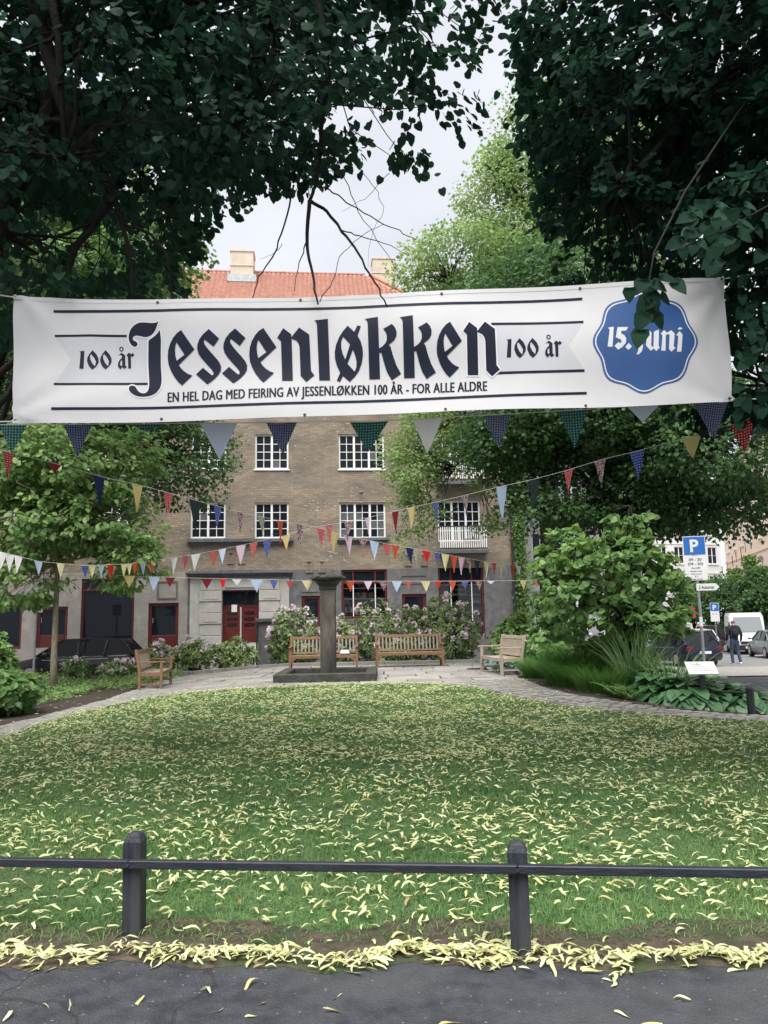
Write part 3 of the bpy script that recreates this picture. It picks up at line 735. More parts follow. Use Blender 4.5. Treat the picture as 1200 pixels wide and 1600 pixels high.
# doors
def shopdoor(r, name='door'):
    u0, u1, z0, z1 = r; f = .13; b = MB(); y = .07
    b.box(u0, u1, y, y + .09, z1 - f, z1); b.box(u0, u0 + f, y, y + .09, z0, z1 - f); b.box(u1 - f, u1, y, y + .09, z0, z1 - f); b.box(u0 + f, u1 - f, y + .01, y + .08, z0, z0 + .5)
    o = b.obj(name, M['red'], HOUSE, bevel=.008)
    q = MB(); q.box(u0 + f, u1 - f, y + .04, y + .05, z0 + .5, z1 - f); q.obj('pane', M['pane'], o)
    h = MB(); h.tube([(u0 + f + .05, y - .02, z0 + 1.0), (u0 + f + .05, y - .02, z0 + 1.2)], .015, 6); h.obj('handle', M['chrome'], o)
shopdoor(doors['b']); shopdoor(doors['c']); shopdoor(slots['e']); shopdoor(slots['s'])
# blank panels between shop windows
for (x0, y0, x1, y1) in ((626, 898, 668, 912), (246, 908, 277, 936), (471, 905, 502, 925)):
    r = frect(x0, y0, x1, y1); b = MB(); t = .05
    b.box(r[0], r[1], -.03, .01, r[3] - t, r[3]); b.box(r[0], r[1], -.03, .01, r[2], r[2] + t); b.box(r[0], r[0] + t, -.03, .01, r[2] + t, r[3] - t); b.box(r[1] - t, r[1], -.03, .01, r[2] + t, r[3] - t)
    b.obj('wall_panel', M['roughcast'], HOUSE)
# portal
PT = thing('portal', None, None); PT.parent = HOUSE; WM[PT.name] = WM[HOUSE.name]
dm = doors['main']; uL, uR = fac(297, 950)[0], fac(452, 950)[0]; zc = fac(370, 903)[1]
b = MB(); b.box(uL, dm[0] - .02, -.1, 0, -.4, zc); b.box(dm[1] + .02, uR, -.1, 0, -.4, zc); b.box(dm[0] - .02, dm[1] + .02, -.1, 0, dm[3], zc); b.obj('surround', M['portal'], PT, bevel=.01)
ua, ub = fac(312, 950)[0], fac(438, 950)[0]
zz = zc - .06; i = 0
while zz > .2:
    h = .46
    for a, c in ((ua, dm[0] - .02), (dm[1] + .02, ub)):
        k = MB(); k.box(a + (.0 if i % 2 else .04), c - (.0 if i % 2 else .03), -.17 if i % 2 else -.14, -.1, zz - h + .025, zz)
        o = k.obj('stone_block', M['portal'], PT, bevel=.012)
        if i % 2:
            k = MB(); w_ = (c - a); k.box(a + .18 * w_, c - .18 * w_, -.185, -.172, zz - h * .75, zz - h * .25); k.obj('raised_panel', M['cornice'] if False else M['portal'], o)
    zz -= h; i += 1
k = MB(); k.box(dm[0] + .1, dm[1] - .1, -.15, -.1, dm[3] + .1, zc - .12); k.obj('lintel_panel', M['portal'], PT, bevel=.01)
k = MB(); c0, c1 = fac(291, 900)[0], fac(457, 900)[0]
k.box(c0, c1, -.34, 0, zc + .16, zc + .24); k.box(c0 + .06, c1 - .06, -.26, 0, zc + .08, zc + .157); k.box(c0 + .12, c1 - .12, -.2, 0, zc, zc + .078); k.box(fac(345, 890)[0], fac(405, 890)[0], -.2, 0, zc + .243, zc + .33)
k.obj('cornice', M['cornice'], PT, bevel=.01)
# front door: two leaves, transom, crossed panes
D = MB(); u0, u1, z0, z1 = dm; zt = z1 - .62; y = .1
D.box(u0, u1, y, y + .08, z1 - .06, z1); D.box(u0, u1, y, y + .08, zt - .08, zt); D.box(u0, u0 + .05, y, y + .08, z0, zt - .08); D.box(u1 - .05, u1, y, y + .08, z0, zt - .08)
dr = D.obj('door', M['red'], PT)
q = MB(); q.box(u0, u1, y + .03, y + .04, zt, z1 - .06); q.obj('transom_pane', M['pane'], dr)
um = (u0 + u1) / 2
for s, (a, c) in enumerate(((u0 + .05, um - .015), (um + .015, u1 - .05))):
    L_ = MB(); st = .13; H = zt - .08 - z0
    L_.box(a, a + st, y + .01, y + .06, z0, z0 + H); L_.box(c - st, c, y + .01, y + .06, z0, z0 + H)
    zb = [z0 + .62, z0 + .62 + .5, z0 + 1.62, zt - .08 - .1]
    L_.box(a + st, c - st, y + .01, y + .06, z0, zb[0] - .0)
    n3 = 3; hh = (z0 + H - .1 - zb[0]) / 3
    for t in range(1, 4): L_.box(a + st, c - st, y + .01, y + .06, zb[0] + t * hh - .09, zb[0] + t * hh)
    L_.box(a + st, c - st, y + .01, y + .06, z0 + H - .1 + .001, z0 + H)
    leaf = L_.obj('door_leaf', M['red'], PT, bevel=.006)
    for t in range(3):
        e, f_ = zb[0] + t * hh, zb[0] + (t + 1) * hh - .09
        q = MB(); q.box(a + st, c - st, y + .04, y + .046, e, f_); q.obj('pane', M['pane'], leaf)
        q = MB(); q.bar((a + st, y + .03, e), (c - st, y + .03, f_), .02, .02); q.bar((c - st, y + .028, e), (a + st, y + .028, f_), .02, .02); q.obj('cross_bars', M['red'], leaf)
q = MB(); q.box(um - .03, um + .03, y - .01, y + .05, z0, zt - .08); q.obj('post', M['portal'], dr)
q = MB(); q.box(um - .38, um - .16, y - .006, y + .002, z0 + 1.25, z0 + 1.55); q.obj('paper_notice', M['white'], dr)
for i in range(4):
    q = MB(); q.box(u0 - .3, u1 + .3, -.35 - .3 * (4 - i) + .3, -.1 - .002 * i, -.4, z0 - .17 * (4 - i) + .15); q.obj('step', M['portal'], PT)
# roof: tiled front slope with hip at the right, chimney(s)
RD = 6.0; zr = fac(430, 428, RD)[1]; ov = .45
ur = fac(578, 430, RD)[0]; ul = UL - ov
ROOF = thing('roof', None, None); ROOF.parent = HOUSE; WM[ROOF.name] = WM[HOUSE.name]
b = MB(); e0 = (ul, -ov, ZEAVE - .05); e1 = (UR + ov, -ov, ZEAVE - .05); r0 = (ul, RD, zr); r1 = (ur, RD, zr); bk0 = (ul, 2 * RD + ov, ZEAVE - .05); bk1 = (UR + ov, 2 * RD + ov, ZEAVE - .05)
b.add([e0, e1, r1, r0], [(0, 1, 2, 3)]); b.add([e1, bk1, r1], [(0, 1, 2)]); b.add([r0, r1, bk1, bk0], [(0, 1, 2, 3)]); b.obj('roof_deck', M['tile'], ROOF)
sl = Vector((0, RD + ov, zr - ZEAVE + .05)); SLN = sl.length; sl.normalize(); nrm = Vector((0, -sl.z, sl.y))
tw, tl = .235, .335
V = []; F = []
us = np.arange(ul, UR + ov, tw); rows_ = int(SLN / tl)
prof = [(-.5, 0), (-.3, .055), (-.05, .07), (.2, .045), (.38, .0), (.5, -.01)]
for i, u in enumerate(us):
    for k in range(rows_):
        s0 = k * tl; f = (s0 + tl) / SLN
        if u > (UR + ov) * (1 - f) + ur * f - tw: continue
        n0 = len(V); jz = random.uniform(-.006, .006)
        for s, lift in ((s0 - .03, .045 + jz), (s0 + tl, .01)):
            for (a, h) in prof:
                p = Vector((u + tw / 2 + a * tw * 1.03, -ov, ZEAVE - .05)) + sl * s + nrm * (h + lift); V.append(p)
        m_ = len(prof)
        for a in range(m_ - 1): F.append((n0 + a, n0 + a + 1, n0 + m_ + a + 1, n0 + m_ + a))
o = link('roof_tiles', np_mesh('roof_tiles', np.array([tuple(p) for p in V]), np.array(F), M['tile']), ROOF); o['kind'] = 'stuff'
for i in range(int((ur - ul) / .38)):
    q = MB(); u = ul + i * .38; q.tube([(u, RD, zr + .04), (u + .4, RD, zr + .055)], .1, 8); 
    if u > -14: q.obj('ridge_tile', M['tile'], ROOF)
hp = MB(); hp.tube([(ur, RD, zr + .05), (UR + ov, -ov, ZEAVE)], .1, 8); hp.obj('hip_ridge', M['tile'], ROOF)
g_ = MB(); g_.tube([(ul, -ov - .06, ZEAVE - .05), (UR + ov, -ov - .06, ZEAVE - .05)], .08, 8); g_.obj('gutter', M['zinc'], ROOF)
def chimney(px0, px1, pyt, pyb, w):
    u0, zt = fac(px0, pyt, w); u1, zb = fac(px1, pyb, w); c = MB()
    c.box(u0 + .04, u1 - .04, w, w + 1.0, zb - 1.5, zt); o = c.obj('chimney', M['chim'], ROOF, bevel=.01)
    h = zt - zb
    c = MB(); c.box(u0, u1, w - .04, w + 1.04, zt - .06, zt + .06); c.box(u0 + .01, u1 - .01, w - .03, w + 1.03, zt - h * .5 - .04, zt - h * .5 + .03); c.obj('band', M['chim'], o, bevel=.01)
    c = MB(); c.box(u0 - .1, u1 + .1, w - .06, w + .02, zb - .1, zb + .3); c.obj('flashing', M['steel'], o)
chimney(359, 397, 391, 438, 4.9); chimney(581, 619, 403, 450, 8.2)
# rain pipes at the right corner
for px in (797, 805):
    u, _ = fac(px, 800); q = MB(); q.tube([(u, -.1, -.3), (u, -.1, ZEAVE)], .05, 8); q.obj('downpipe', M['zinc'], HOUSE)
# ---- projecting cheek wall beside the steps
PW = thing('garden_wall', 'dark roughcast pier wall with stone cap beside the entrance', 'wall', (0, 0, 0))
pa = at(403, 1046, 27.2); pb = at(490, 1046, 27.2); zt = at(430, 972, 27.2).z
b = MB(); b.box(pa.x, pb.x, 27.2, 28.2, -.4, zt); b.obj('wall', M['roughcast'], PW, wb=True, bevel=.02)
b = MB(); b.box(pa.x - .1, pb.x + .1, 27.1, 28.3, zt + .002, zt + .14); b.obj('cap', M['cornice'], PW, wb=True, bevel=.02)
b = MB(); b.tube([(pa.x - .03, 27.15, -.35), (pa.x - .03, 27.15, zt - .02)], .035, 6); b.obj('corner_pipe', M['zinc'], PW, wb=True)

# ------------------------------------------------------------------ other houses
def house_box(name, label, A, B, h, depth, mat, cols, floors, z0, fh, ww=1.1, wh=1.6, sill=1.0, roof='flat', roofmat='tile', frame='white', rows=2):
    """facade from A to B (world xy), body behind (to the left of A->B ... use sign of depth)"""
    A, B = Vector((*A, 0)), Vector((*B, 0)); d = (B - A); L = d.length; rz = math.atan2(d.y, d.x)
    z = float(min(g(A.x, A.y), g(B.x, B.y))) - .2
    t = thing(name, label, 'building', (A.x, A.y, z), rz)
    rects = [[L * (c + .5) / cols - ww / 2, L * (c + .5) / cols + ww / 2, z0 + f * fh + sill, z0 + f * fh + sill + wh] for c in range(cols) for f in range(floors)]
    wall_part(t, rects, 0, L, 0, h, mat, depth=.2)
    b = MB(); b.add([(0, 0, 0), (0, depth, 0), (0, depth, h), (0, 0, h)], [(0, 1, 2, 3)]); b.add([(L, depth, 0), (L, 0, 0), (L, 0, h), (L, depth, h)], [(0, 1, 2, 3)]); b.add([(L, depth, 0), (0, depth, 0), (0, depth, h), (L, depth, h)], [(0, 1, 2, 3)])
    b.obj('wall', mat, t)
    for r in rects: window(t, r, 2, 1, rows, mat=frame, mull=.1)
    for f in range(floors):
        k = MB(); k.box(-.02, L + .02, -.06, 0, z0 + f * fh - .12, z0 + f * fh + .05); k.obj('string_course', mat, t)
    for r in rects: k = MB(); k.box(r[0] - .12, r[1] + .12, -.1, .05, r[2] - .1, r[2] - .002); k.obj('sill', M['white'], t)
    k = MB(); k.add([(-.3, -.4, h), (L + .3, -.4, h), (L + .3, depth + .4, h), (-.3, depth + .4, h), (-.3 + 1.5, depth / 2, h + 3.5), (L - 1.2, depth / 2, h + 3.5)], [(0, 1, 5, 4), (1, 2, 5), (2, 3, 4, 5), (3, 0, 4), (0, 3, 2, 1)]); k.obj('roof', M[roofmat], t)
    return t
house_box('town_house', 'light grey rendered house beside the brick house corner', (6.6, 36.2), (13.6, 38.6), 14, 9, M['greywall'], 4, 4, .6, 3.1, 1.0, 1.7)
house_box('town_house', 'white rendered house far down the side street', (27.5, 84), (38.5, 88), 15, 10, M['whitewall'], 5, 4, .8, 3.3, 1.3, 1.9, 1.0)
PEACH = house_box('town_house', 'peach rendered house along the right side of the far street', (35.5, 80), (26.8, 47), 17, 9, M['peach'], 9, 4, .8, 3.6, 1.2, 2.0)

# ------------------------------------------------------------------ banner across the view
BL, BR = Vector((at(22, 560, 6.1).x, 6.1, 0)), Vector((at(1138, 530, 6.3).x, 6.3, 0))
bd = (BR - BL).normalized(); bnrm = Vector((bd.y, -bd.x, 0))       # towards the camera
BW = (BR - BL).length
BAN = thing('banner', 'long white banner with blackletter title Jessenløkken 100 år hung across the lawn', 'banner', (0, 6.2, float(g(0, 6.2))))
def ban_sz(px, py):
    d = Vector(ray(px, py)); o = Vector((0, 0, CAMZ)); t = bnrm.dot(BL - o) / bnrm.dot(d)
    p = o + d * t; return (p - BL).dot(bd), p.z
def ban_off(s, z):
    f = s / BW
    w = .018 * math.sin(3.1 * f * 2 * math.pi + z * 2.2) * (.4 + .6 * abs(2 * f - 1))
    w += .006 * math.sin(s * 3.4 - z * 5.5) + .012 * math.sin(z * 7.5 + .6 * s + 1.0)
    for c, k in ((0, 1), (BW, -1)):
        for zc in (3.3, 4.4):
            dx, dz = abs(s - c), abs(z - zc); r = math.hypot(dx, dz)
            w += .014 * math.exp(-r * 1.6) * math.sin(9 * math.atan2(dz, dx + .02))
    w += .05 * math.sin(math.pi * f) ** 2
    return w
def ban_pt(px, py, off=0.0):
    s, z = ban_sz(px, py); return BL + bd * s + Vector((0, 0, z)) + bnrm * (ban_off(s, z) + off)
top_px = [(22.5, 463), (130, 468), (250, 470.5), (370, 470), (480, 467.5), (600, 463), (700, 457), (810, 451), (910, 445.5), (1020, 439), (1132, 433)]
bot_px = [(22, 663), (130, 662), (250, 660), (370, 657.5), (480, 654), (600, 649.5), (700, 645), (810, 641), (910, 637.5), (1020, 633), (1143, 628)]
nu, nv = 140, 26
V = []; 
for i in range(nu + 1):
    f = i / nu
    tx = 22.5 + (1132 - 22.5) * f; bx = 22 + (1143 - 22) * f
    ty = np.interp(tx, [p[0] for p in top_px], [p[1] for p in top_px]); by = np.interp(bx, [p[0] for p in bot_px], [p[1] for p in bot_px])
    for j in range(nv + 1):
        k = j / nv; V.append(ban_pt(tx * (1 - k) + bx * k, ty * (1 - k) + by * k))
F = [(i * (nv + 1) + j, (i + 1) * (nv + 1) + j, (i + 1) * (nv + 1) + j + 1, i * (nv + 1) + j + 1) for i in range(nu) for j in range(nv)]
link('sheet', np_mesh('sheet', np.array([tuple(p) for p in V]), np.array(F), M['bannercloth'], True), BAN, True)
# hem welds
for nm, pl, dy in (('hem', top_px, 6), ('hem', bot_px, -6)):
    Vh = []
    for (x, y) in [(np.interp(t, np.linspace(0, 1, len(pl)), [p[0] for p in pl]), np.interp(t, np.linspace(0, 1, len(pl)), [p[1] for p in pl])) for t in np.linspace(.001, .999, 90)]:
        Vh += [ban_pt(x, y, .0025), ban_pt(x, y + dy, .0025)]
    link(nm, np_mesh(nm, np.array([tuple(p) for p in Vh]), np.array([(2 * i, 2 * i + 1, 2 * i + 3, 2 * i + 2) for i in range(89)]), M['bannercloth'], True), BAN, True)
def art(name, polys, mat, off, parent=None, label=None):
    """polys: list of (outer, [holes]) in photo pixels -> thin print following the cloth"""
    bm = bmesh.new()
    for outer, holes in polys:
        loops = [[Vector((x, y, 0)) for x, y in outer]] + [[Vector((x, y, 0)) for x, y in h] for h in holes]
        flat = [v for l in loops for v in l]
        vs_ = [bm.verts.new(v) for v in flat]
        for t in tessellate_polygon(loops):
            try: bm.faces.new([vs_[i] for i in t])
            except ValueError: pass
    bm.verts.ensure_lookup_table()
    if len(bm.verts) == 0: return None
    xs_ = [v.co.x for v in bm.verts]; ys_ = [v.co.y for v in bm.verts]
    for c in np.arange(min(xs_) // 9 * 9, max(xs_), 9):
        bmesh.ops.bisect_plane(bm, geom=bm.verts[:] + bm.edges[:] + bm.faces[:], plane_co=(float(c), 0, 0), plane_no=(1, 0, 0), dist=1e-4)
    for c in np.arange(min(ys_) // 9 * 9, max(ys_), 9):
        bmesh.ops.bisect_plane(bm, geom=bm.verts[:] + bm.edges[:] + bm.faces[:], plane_co=(0, float(c), 0), plane_no=(0, 1, 0), dist=1e-4)
    for v in bm.verts: v.co = ban_pt(v.co.x, v.co.y, off)
    for f in bm.faces:
        f.normal_update()
        if f.normal.dot(bnrm) < 0: f.normal_flip()
        f.smooth = True
    me = bpy.data.meshes.new(name); bm.to_mesh(me); bm.free(); me.materials.append(mat)
    o = link(name, me, parent or BAN, True)
    return o
def C(ox, oy, sc, pts): return [(ox + x / sc, oy + y / sc) for x, y in pts]
def sh(pts, dx, dy, sx=1.0): x0 = pts[0][0]; return [(x0 + (x - x0) * sx + dx, y + dy) for x, y in pts]
def smooth(pts, it=1):
    for _ in range(it):
        q = []
        for i in range(len(pts)):
            a, b_ = pts[i], pts[(i + 1) % len(pts)]; q += [(.78 * a[0] + .22 * b_[0], .78 * a[1] + .22 * b_[1]), (.22 * a[0] + .78 * b_[0], .22 * a[1] + .78 * b_[1])]
        pts = q
    return pts
A_ = (190, 490, 7.5); B_ = (340, 490, 7.5); C_ = (480, 490, 7.5)
Jflag = smooth(C(*A_, [(448,105),(430,150),(412,200),(385,240),(350,268),(310,282),(265,282),(225,270),(185,262),(155,265),(135,280),(130,300),(145,318),(170,328),(187,345),(187,368),(172,387),(150,390),(120,375),(95,340),(82,300),(85,255),(100,205),(130,165),(170,135),(220,117),(280,117),(340,125),(395,128),(425,122)]))
Jstem = smooth(C(*A_, [(458,205),(465,250),(470,320),(465,420),(463,520),(462,620),(468,700),(473,770),(468,840),(445,895),(405,940),(350,968),(290,980),(220,980),(160,965),(110,930),(88,895),(90,865),(110,848),(140,846),(165,860),(185,890),(205,920),(240,938),(280,938),(305,920),(322,885),(328,830),(322,740),(315,640),(312,560),(314,470),(318,380),(320,320),(360,298),(400,272),(435,240)]))
e_o = C(*A_, [(712,217),(862,435),(675,607),(700,645),(740,685),(785,715),(835,733),(714,848),(670,810),(620,745),(580,670),(552,595),(545,520),(552,440),(575,370),(615,300),(660,250)])
e_h = C(*A_, [(652,350),(745,492),(650,560),(636,500),(632,440),(638,390)])
s_o = C(*A_, [(1037,210),(1155,317),(1087,405),(985,325),(975,345),(978,370),(1000,405),(1050,465),(1110,530),(1150,580),(1172,630),(1170,680),(1145,725),(1100,775),(1050,815),(1010,840),(878,720),(960,645),(1065,735),(1085,725),(1083,700),(1060,665),(1000,600),(940,530),(910,485),(895,430),(900,380),(925,320),(970,265)])
n_o = C(*B_, [(775,195),(868,265),(870,300),(960,187),(1078,270),(1098,690),(1138,740),(1045,820),(978,750),(965,420),(955,375),(930,340),(900,325),(872,315),(887,806),(763,806),(748,345),(705,305)])
l_o = C(*C_, [(87,105),(245,87),(270,800),(145,800),(118,160),(110,130)])
oe_o = C(*C_, [(475,172),(552,245),(588,170),(628,180),(590,290),(625,350),(648,430),(653,510),(640,600),(605,690),(560,755),(500,817),(420,748),(385,818),(348,803),(388,710),(350,630),(328,550),(325,470),(340,390),(375,305),(420,235)])
oe_h = [C(*C_, [(422,297),(503,385),(447,557),(415,490),(400,420),(400,350)]), C(*C_, [(537,443),(565,520),(580,590),(575,650),(557,698),(472,607)])]
k_o = C(*C_, [(675,95),(825,72),(840,437),(880,412),(912,380),(930,340),(930,290),(915,250),(887,215),(988,158),(1025,200),(1043,250),(1040,300),(1015,345),(955,395),(952,405),(970,410),(1000,510),(1040,620),(1097,722),(990,795),(940,715),(905,620),(880,530),(868,485),(843,482),(852,782),(728,786),(708,150),(700,120)])
def sc_about(pts, ref, dx, dy, sx): return [(ref + (x - ref) * sx + dx, y + dy) for x, y in pts]
e2 = (sh(e_o, 127.7, -2.9), [sh(e_h, 127.7, -2.9)])
e2 = (sc_about(e_o, 284.93, 127.74, -2.9, 1.0), [sc_about(e_h, 284.93, 127.74, -2.9, 1.0)])
e3 = (sc_about(e_o, 284.93, 416.7, -11.2, .92), [sc_about(e_h, 284.93, 416.7, -11.2, .92)])
n2 = sh(n_o, 288, -8.7)
title = [(Jflag, []), (Jstem, []), (e_o, [e_h]), (s_o, []), (sh(s_o, 40.8, -.93), []), e2, (n_o, []), (l_o, []), (oe_o, oe_h), (k_o, []), (sh(k_o, 54, -1.95), []), e3, (n2, [])]
def grow(pts, d):
    n = len(pts); a = sum(pts[i][0] * pts[(i + 1) % n][1] - pts[(i + 1) % n][0] * pts[i][1] for i in range(n)); sg = 1 if a > 0 else -1; out = []
    for i in range(n):
        p, q, r = Vector(pts[i - 1]), Vector(pts[i]), Vector(pts[(i + 1) % n]); e1 = (q - p).normalized(); e2_ = (r - q).normalized()
        n1 = Vector((e1.y, -e1.x)) * sg; n2_ = Vector((e2_.y, -e2_.x)) * sg; m = (n1 + n2_)
        m = m.normalized() if m.length > 1e-3 else n1
        k = d / max(.55, m.dot(n1)); out.append((q.x + m.x * k, q.y + m.y * k))
    return out
def strip(pts, th):
    up = [(x, y - th / 2) for x, y in pts]; dn = [(x, y + th / 2) for x, y in pts[::-1]]; return up + dn
rib_l = [(85, 524), (235, 525), (235, 600), (85, 601), (110, 562)]; rib_r = [(762, 510), (911, 505), (887, 541), (913, 579), (765, 586)]
for r in (rib_l, rib_r): art('ribbon_print', [(r, [])], M['ribbon'], .0012)
rules = [strip([(83, 486), (250, 488), (400, 487.5), (560, 484), (750, 476), (910, 467)], 4.2), strip([(83, 640.5), (250, 638), (400, 635), (560, 630), (750, 622), (917, 614)], 4.2),
         strip([(85, 524.5), (140, 523), (198, 525)], 3.6), strip([(85, 600.5), (231, 600)], 3.6), strip([(766, 509.5), (911, 504)], 4), strip([(770, 585.5), (913, 579.5)], 4)]
for r in rules: art('printed_rule', [(r, [])], M['navyink'], .0024)
for r in (Jflag, Jstem, n2): art('letter_outline', [(grow(r, 2.2), [])], M['whiteink'], .0036)
for p in title: art('printed_letter', [p], M['navyink'], .0048)
# small lettering "100 år"
E_ = (110, 520, 10)
one = C(*E_, [(130,283),(208,270),(200,557),(135,557),(150,300)])
zo = C(*E_, [(335,260),(400,330),(432,400),(430,460),(395,520),(340,572),(285,520),(252,440),(255,380),(285,320)]); zh = C(*E_, [(312,322),(360,380),(390,440),(375,515),(330,465),(300,400),(295,350)])
ring = [(790 + 35 * math.cos(a), 247 + 38 * math.sin(a)) for a in np.linspace(0, 2 * math.pi, 14)[:-1]]; ringh = [(790 + 17 * math.cos(a), 247 + 22 * math.sin(a)) for a in np.linspace(0, 2 * math.pi, 14)[:-1]]
a_o = C(*E_, [(732,355),(790,303),(835,330),(850,350),(852,500),(878,530),(838,562),(805,530),(775,568),(738,525),(735,470),(760,415),(795,385),(798,350),(770,335)]); a_h = C(*E_, [(798,415),(775,440),(770,490),(790,515),(803,500)])
r_o = C(*E_, [(870,345),(905,303),(945,330),(965,305),(998,345),(960,375),(940,355),(945,555),(900,555),(890,370)])
sm = [(one, []), (zo, [zh]), (sh(zo, 20.3, -.3), [sh(zh, 20.3, -.3)]), (C(*E_, ring), [C(*E_, ringh)]), (a_o, [a_h]), (r_o, [])]
def tr(pts): return [(x + 666.8, y - 14.5 - .024 * (x - 123)) for x, y in pts]
art('small_lettering', sm, M['navyink'], .0036)
art('small_lettering', [(tr(o_), [tr(h) for h in hs]) for o_, hs in sm], M['navyink'], .0036)
def text_mesh(body, bold=0.0, spacing=1.0):
    cu = bpy.data.curves.new('t', 'FONT'); cu.body = body; cu.size = 1; cu.offset = bold; cu.space_character = spacing; cu.resolution_u = 3
    ob = bpy.data.objects.new('t', cu); COL.objects.link(ob); bpy.context.view_layer.update()
    me = bpy.data.meshes.new_from_object(ob.evaluated_get(bpy.context.evaluated_depsgraph_get()))
    v = np.array([tuple(p.co)[:2] for p in me.vertices]); f = [tuple(p.vertices) for p in me.polygons]
    bpy.data.objects.remove(ob); bpy.data.curves.remove(cu); bpy.data.meshes.remove(me)
    return v, f
def slogan():
    v, f = text_mesh('EN HEL DAG MED FEIRING AV JESSENLØKKEN 100 ÅR - FOR ALLE ALDRE', 0, 1.05)
    capv, _ = text_mesh('E', 0); ch = capv[:, 1].max() - capv[:, 1].min()
    u = (v[:, 0] - v[:, 0].min()) / (v[:, 0].max() - v[:, 0].min()); t = v[:, 1] / ch
    V_ = []; F_ = []
    for q, dx in enumerate((-.55, .55, 0)):      # three thin passes of ink make the heavy weight
        x = 263 + 496.5 * u + dx; base = np.interp(x, [262, 400, 520, 640, 760], [629, 624.8, 620.3, 616.8, 612.8]); y = base - t * 14.8
        n0 = len(V_); V_ += [tuple(ban_pt(a, b_, .0036 + .0003 * q)) for a, b_ in zip(x, y)]; F_ += [tuple(i + n0 for i in p) for p in f]
    me = bpy.data.meshes.new('slogan'); me.from_pydata(V_, [], F_); me.materials.append(M['navyink'])
    link('slogan_lettering', me, BAN, True)['kind'] = 'stuff'
slogan()
# blue badge
def badge(cx, cy, R_, sy=1.0): return [(cx + R_ * (1 + .046 * math.cos(8 * t)) * math.cos(t), cy + sy * R_ * (1 + .046 * math.cos(8 * t)) * math.sin(t)) for t in np.linspace(0, 2 * math.pi, 97)[:-1]]
bc = (1007, 535)
bo = art('badge_print', [(badge(*bc, 78.5, .975), [])], M['blueink2'], .0012)
art('badge_ring', [(badge(*bc, 75.2, .975), [badge(*bc, 73.3, .975)])], M['whiteink'], .0036, BAN)
art('badge_field', [(badge(*bc, 74.5, .975), [])], M['blueink'], .0024, BAN)
G_ = (920, 440, 6.667)
date = [[(190,490),(250,480),(237,690),(187,685),(208,510)], [(290,485),(398,485),(378,522),(330,525),(325,550),(360,570),(380,605),(375,650),(340,690),(297,718),(258,678),(300,640),(318,655),(330,640),(325,615),(270,590)],
        [(405,650),(440,685),(405,720),(370,690)], [(470,560),(510,522),(550,550),(552,700),(540,740),(510,765),(488,765),(505,730),(505,690),(500,590)],
        [(583,555),(618,520),(640,545),(636,680),(660,695),(664,540),(675,528),(716,514),(712,680),(725,700),(690,735),(664,708),(634,732),(583,675),(592,590)],
        [(735,555),(770,518),(800,545),(845,520),(878,555),(865,690),(885,705),(845,745),(818,715),(825,570),(800,560),(785,580),(783,735),(740,730),(752,575)],
        [(895,570),(930,530),(960,565),(945,745),(900,745),(915,585)], [(910,505),(935,485),(965,498),(935,515)], [(500,495),(525,475),(550,488),(523,507)]]
art('badge_lettering', [(C(*G_, p), []) for p in date], M['whiteink'], .0036, BAN)
# eyelets and ropes
ey = MB(); ey.lathe([(.006, 0), (.012, 0), (.012, .003), (.006, .003)], 10); eym = ey.mesh('eyelet', M['zinc'])
for x, y in [(30, 467), (248, 475.5), (470, 472), (689, 463), (906, 451), (1127, 437), (28, 657), (253, 655.5), (477, 651.5), (695, 642), (915, 634), (1137, 624)]:
    o = link('eyelet', eym, BAN); p = ban_pt(x, y, .004); o.location = p - Vector(BAN.location); o.rotation_euler = bnrm.to_track_quat('Z', 'Y').to_euler()
for a, c in (((27, 466), (-4.9, 6.0, 4.75)), ((26, 659), (-4.9, 6.0, 3.35)), ((1128, 436), (5.2, 6.3, 4.95)), ((1139, 625), (5.2, 6.3, 3.5))):
    p = ban_pt(*a, .004); q = Vector(c); r = MB(); r.tube([p.lerp(q, t) - Vector((0, 0, .05 * math.sin(math.pi * t))) for t in np.linspace(0, 1, 10)], .006, 5); r.tube([p + Vector((0, -.01, .02)), p + Vector((.02 if a[0] > 600 else -.02, -.012, 0)), p + Vector((0, -.012, -.02))], .008, 5); r.obj('rope', M['rope'], BAN, True)

# ------------------------------------------------------------------ low wooden fence
FN = thing('wooden_fence', 'low black wooden post and rail fence along the footpath', 'fence', (0, 4.0, 0))
pl_, pr_ = gnd(209, 1473), gnd(815, 1501); stp = pr_ - pl_
posts = [pl_ - stp, pl_, pr_, pr_ + stp]
fdir = stp.normalized(); fn_ = Vector((fdir.y, -fdir.x, 0))
heights = [.53, .53, .53, .53]
for i, p in enumerate(posts):
    z0 = float(g(p.x, p.y)); w = .047; h = heights[i]; b = MB()
    rr = lambda k, z, j=0: [Vector((sx * k, sy * k, z)) for sx, sy in ((-1, -1), (1, -1), (1, 1), (-1, 1))]
    b.loft([rr(w, -.3), rr(w, h - .045), rr(w * .72, h - .012), rr(w * .35, h)])
    o = b.obj('post', M['fence'], FN, bevel=.004); o.location = Vector((p.x, p.y, z0)) - Vector(FN.location)
    o.rotation_euler = ((0, -.012, math.atan2(fdir.y, fdir.x) + .12) if i == 1 else (0, .0, math.atan2(fdir.y, fdir.x)))
zr_ = [at(209, 1349, posts[1].y - .06).z, at(811, 1357, posts[2].y - .06).z]
q0 = Vector((posts[0].x, posts[0].y, zr_[0] - (zr_[1] - zr_[0]))) ; q1 = Vector((posts[3].x, posts[3].y, zr_[1] + (zr_[1] - zr_[0])))
off = fn_ * .068
b = MB(); pts = [q0 + off - fdir * .3, Vector((posts[1].x, posts[1].y, zr_[0])) + off, Vector((posts[2].x, posts[2].y, zr_[1])) + off, q1 + off + fdir * .3]
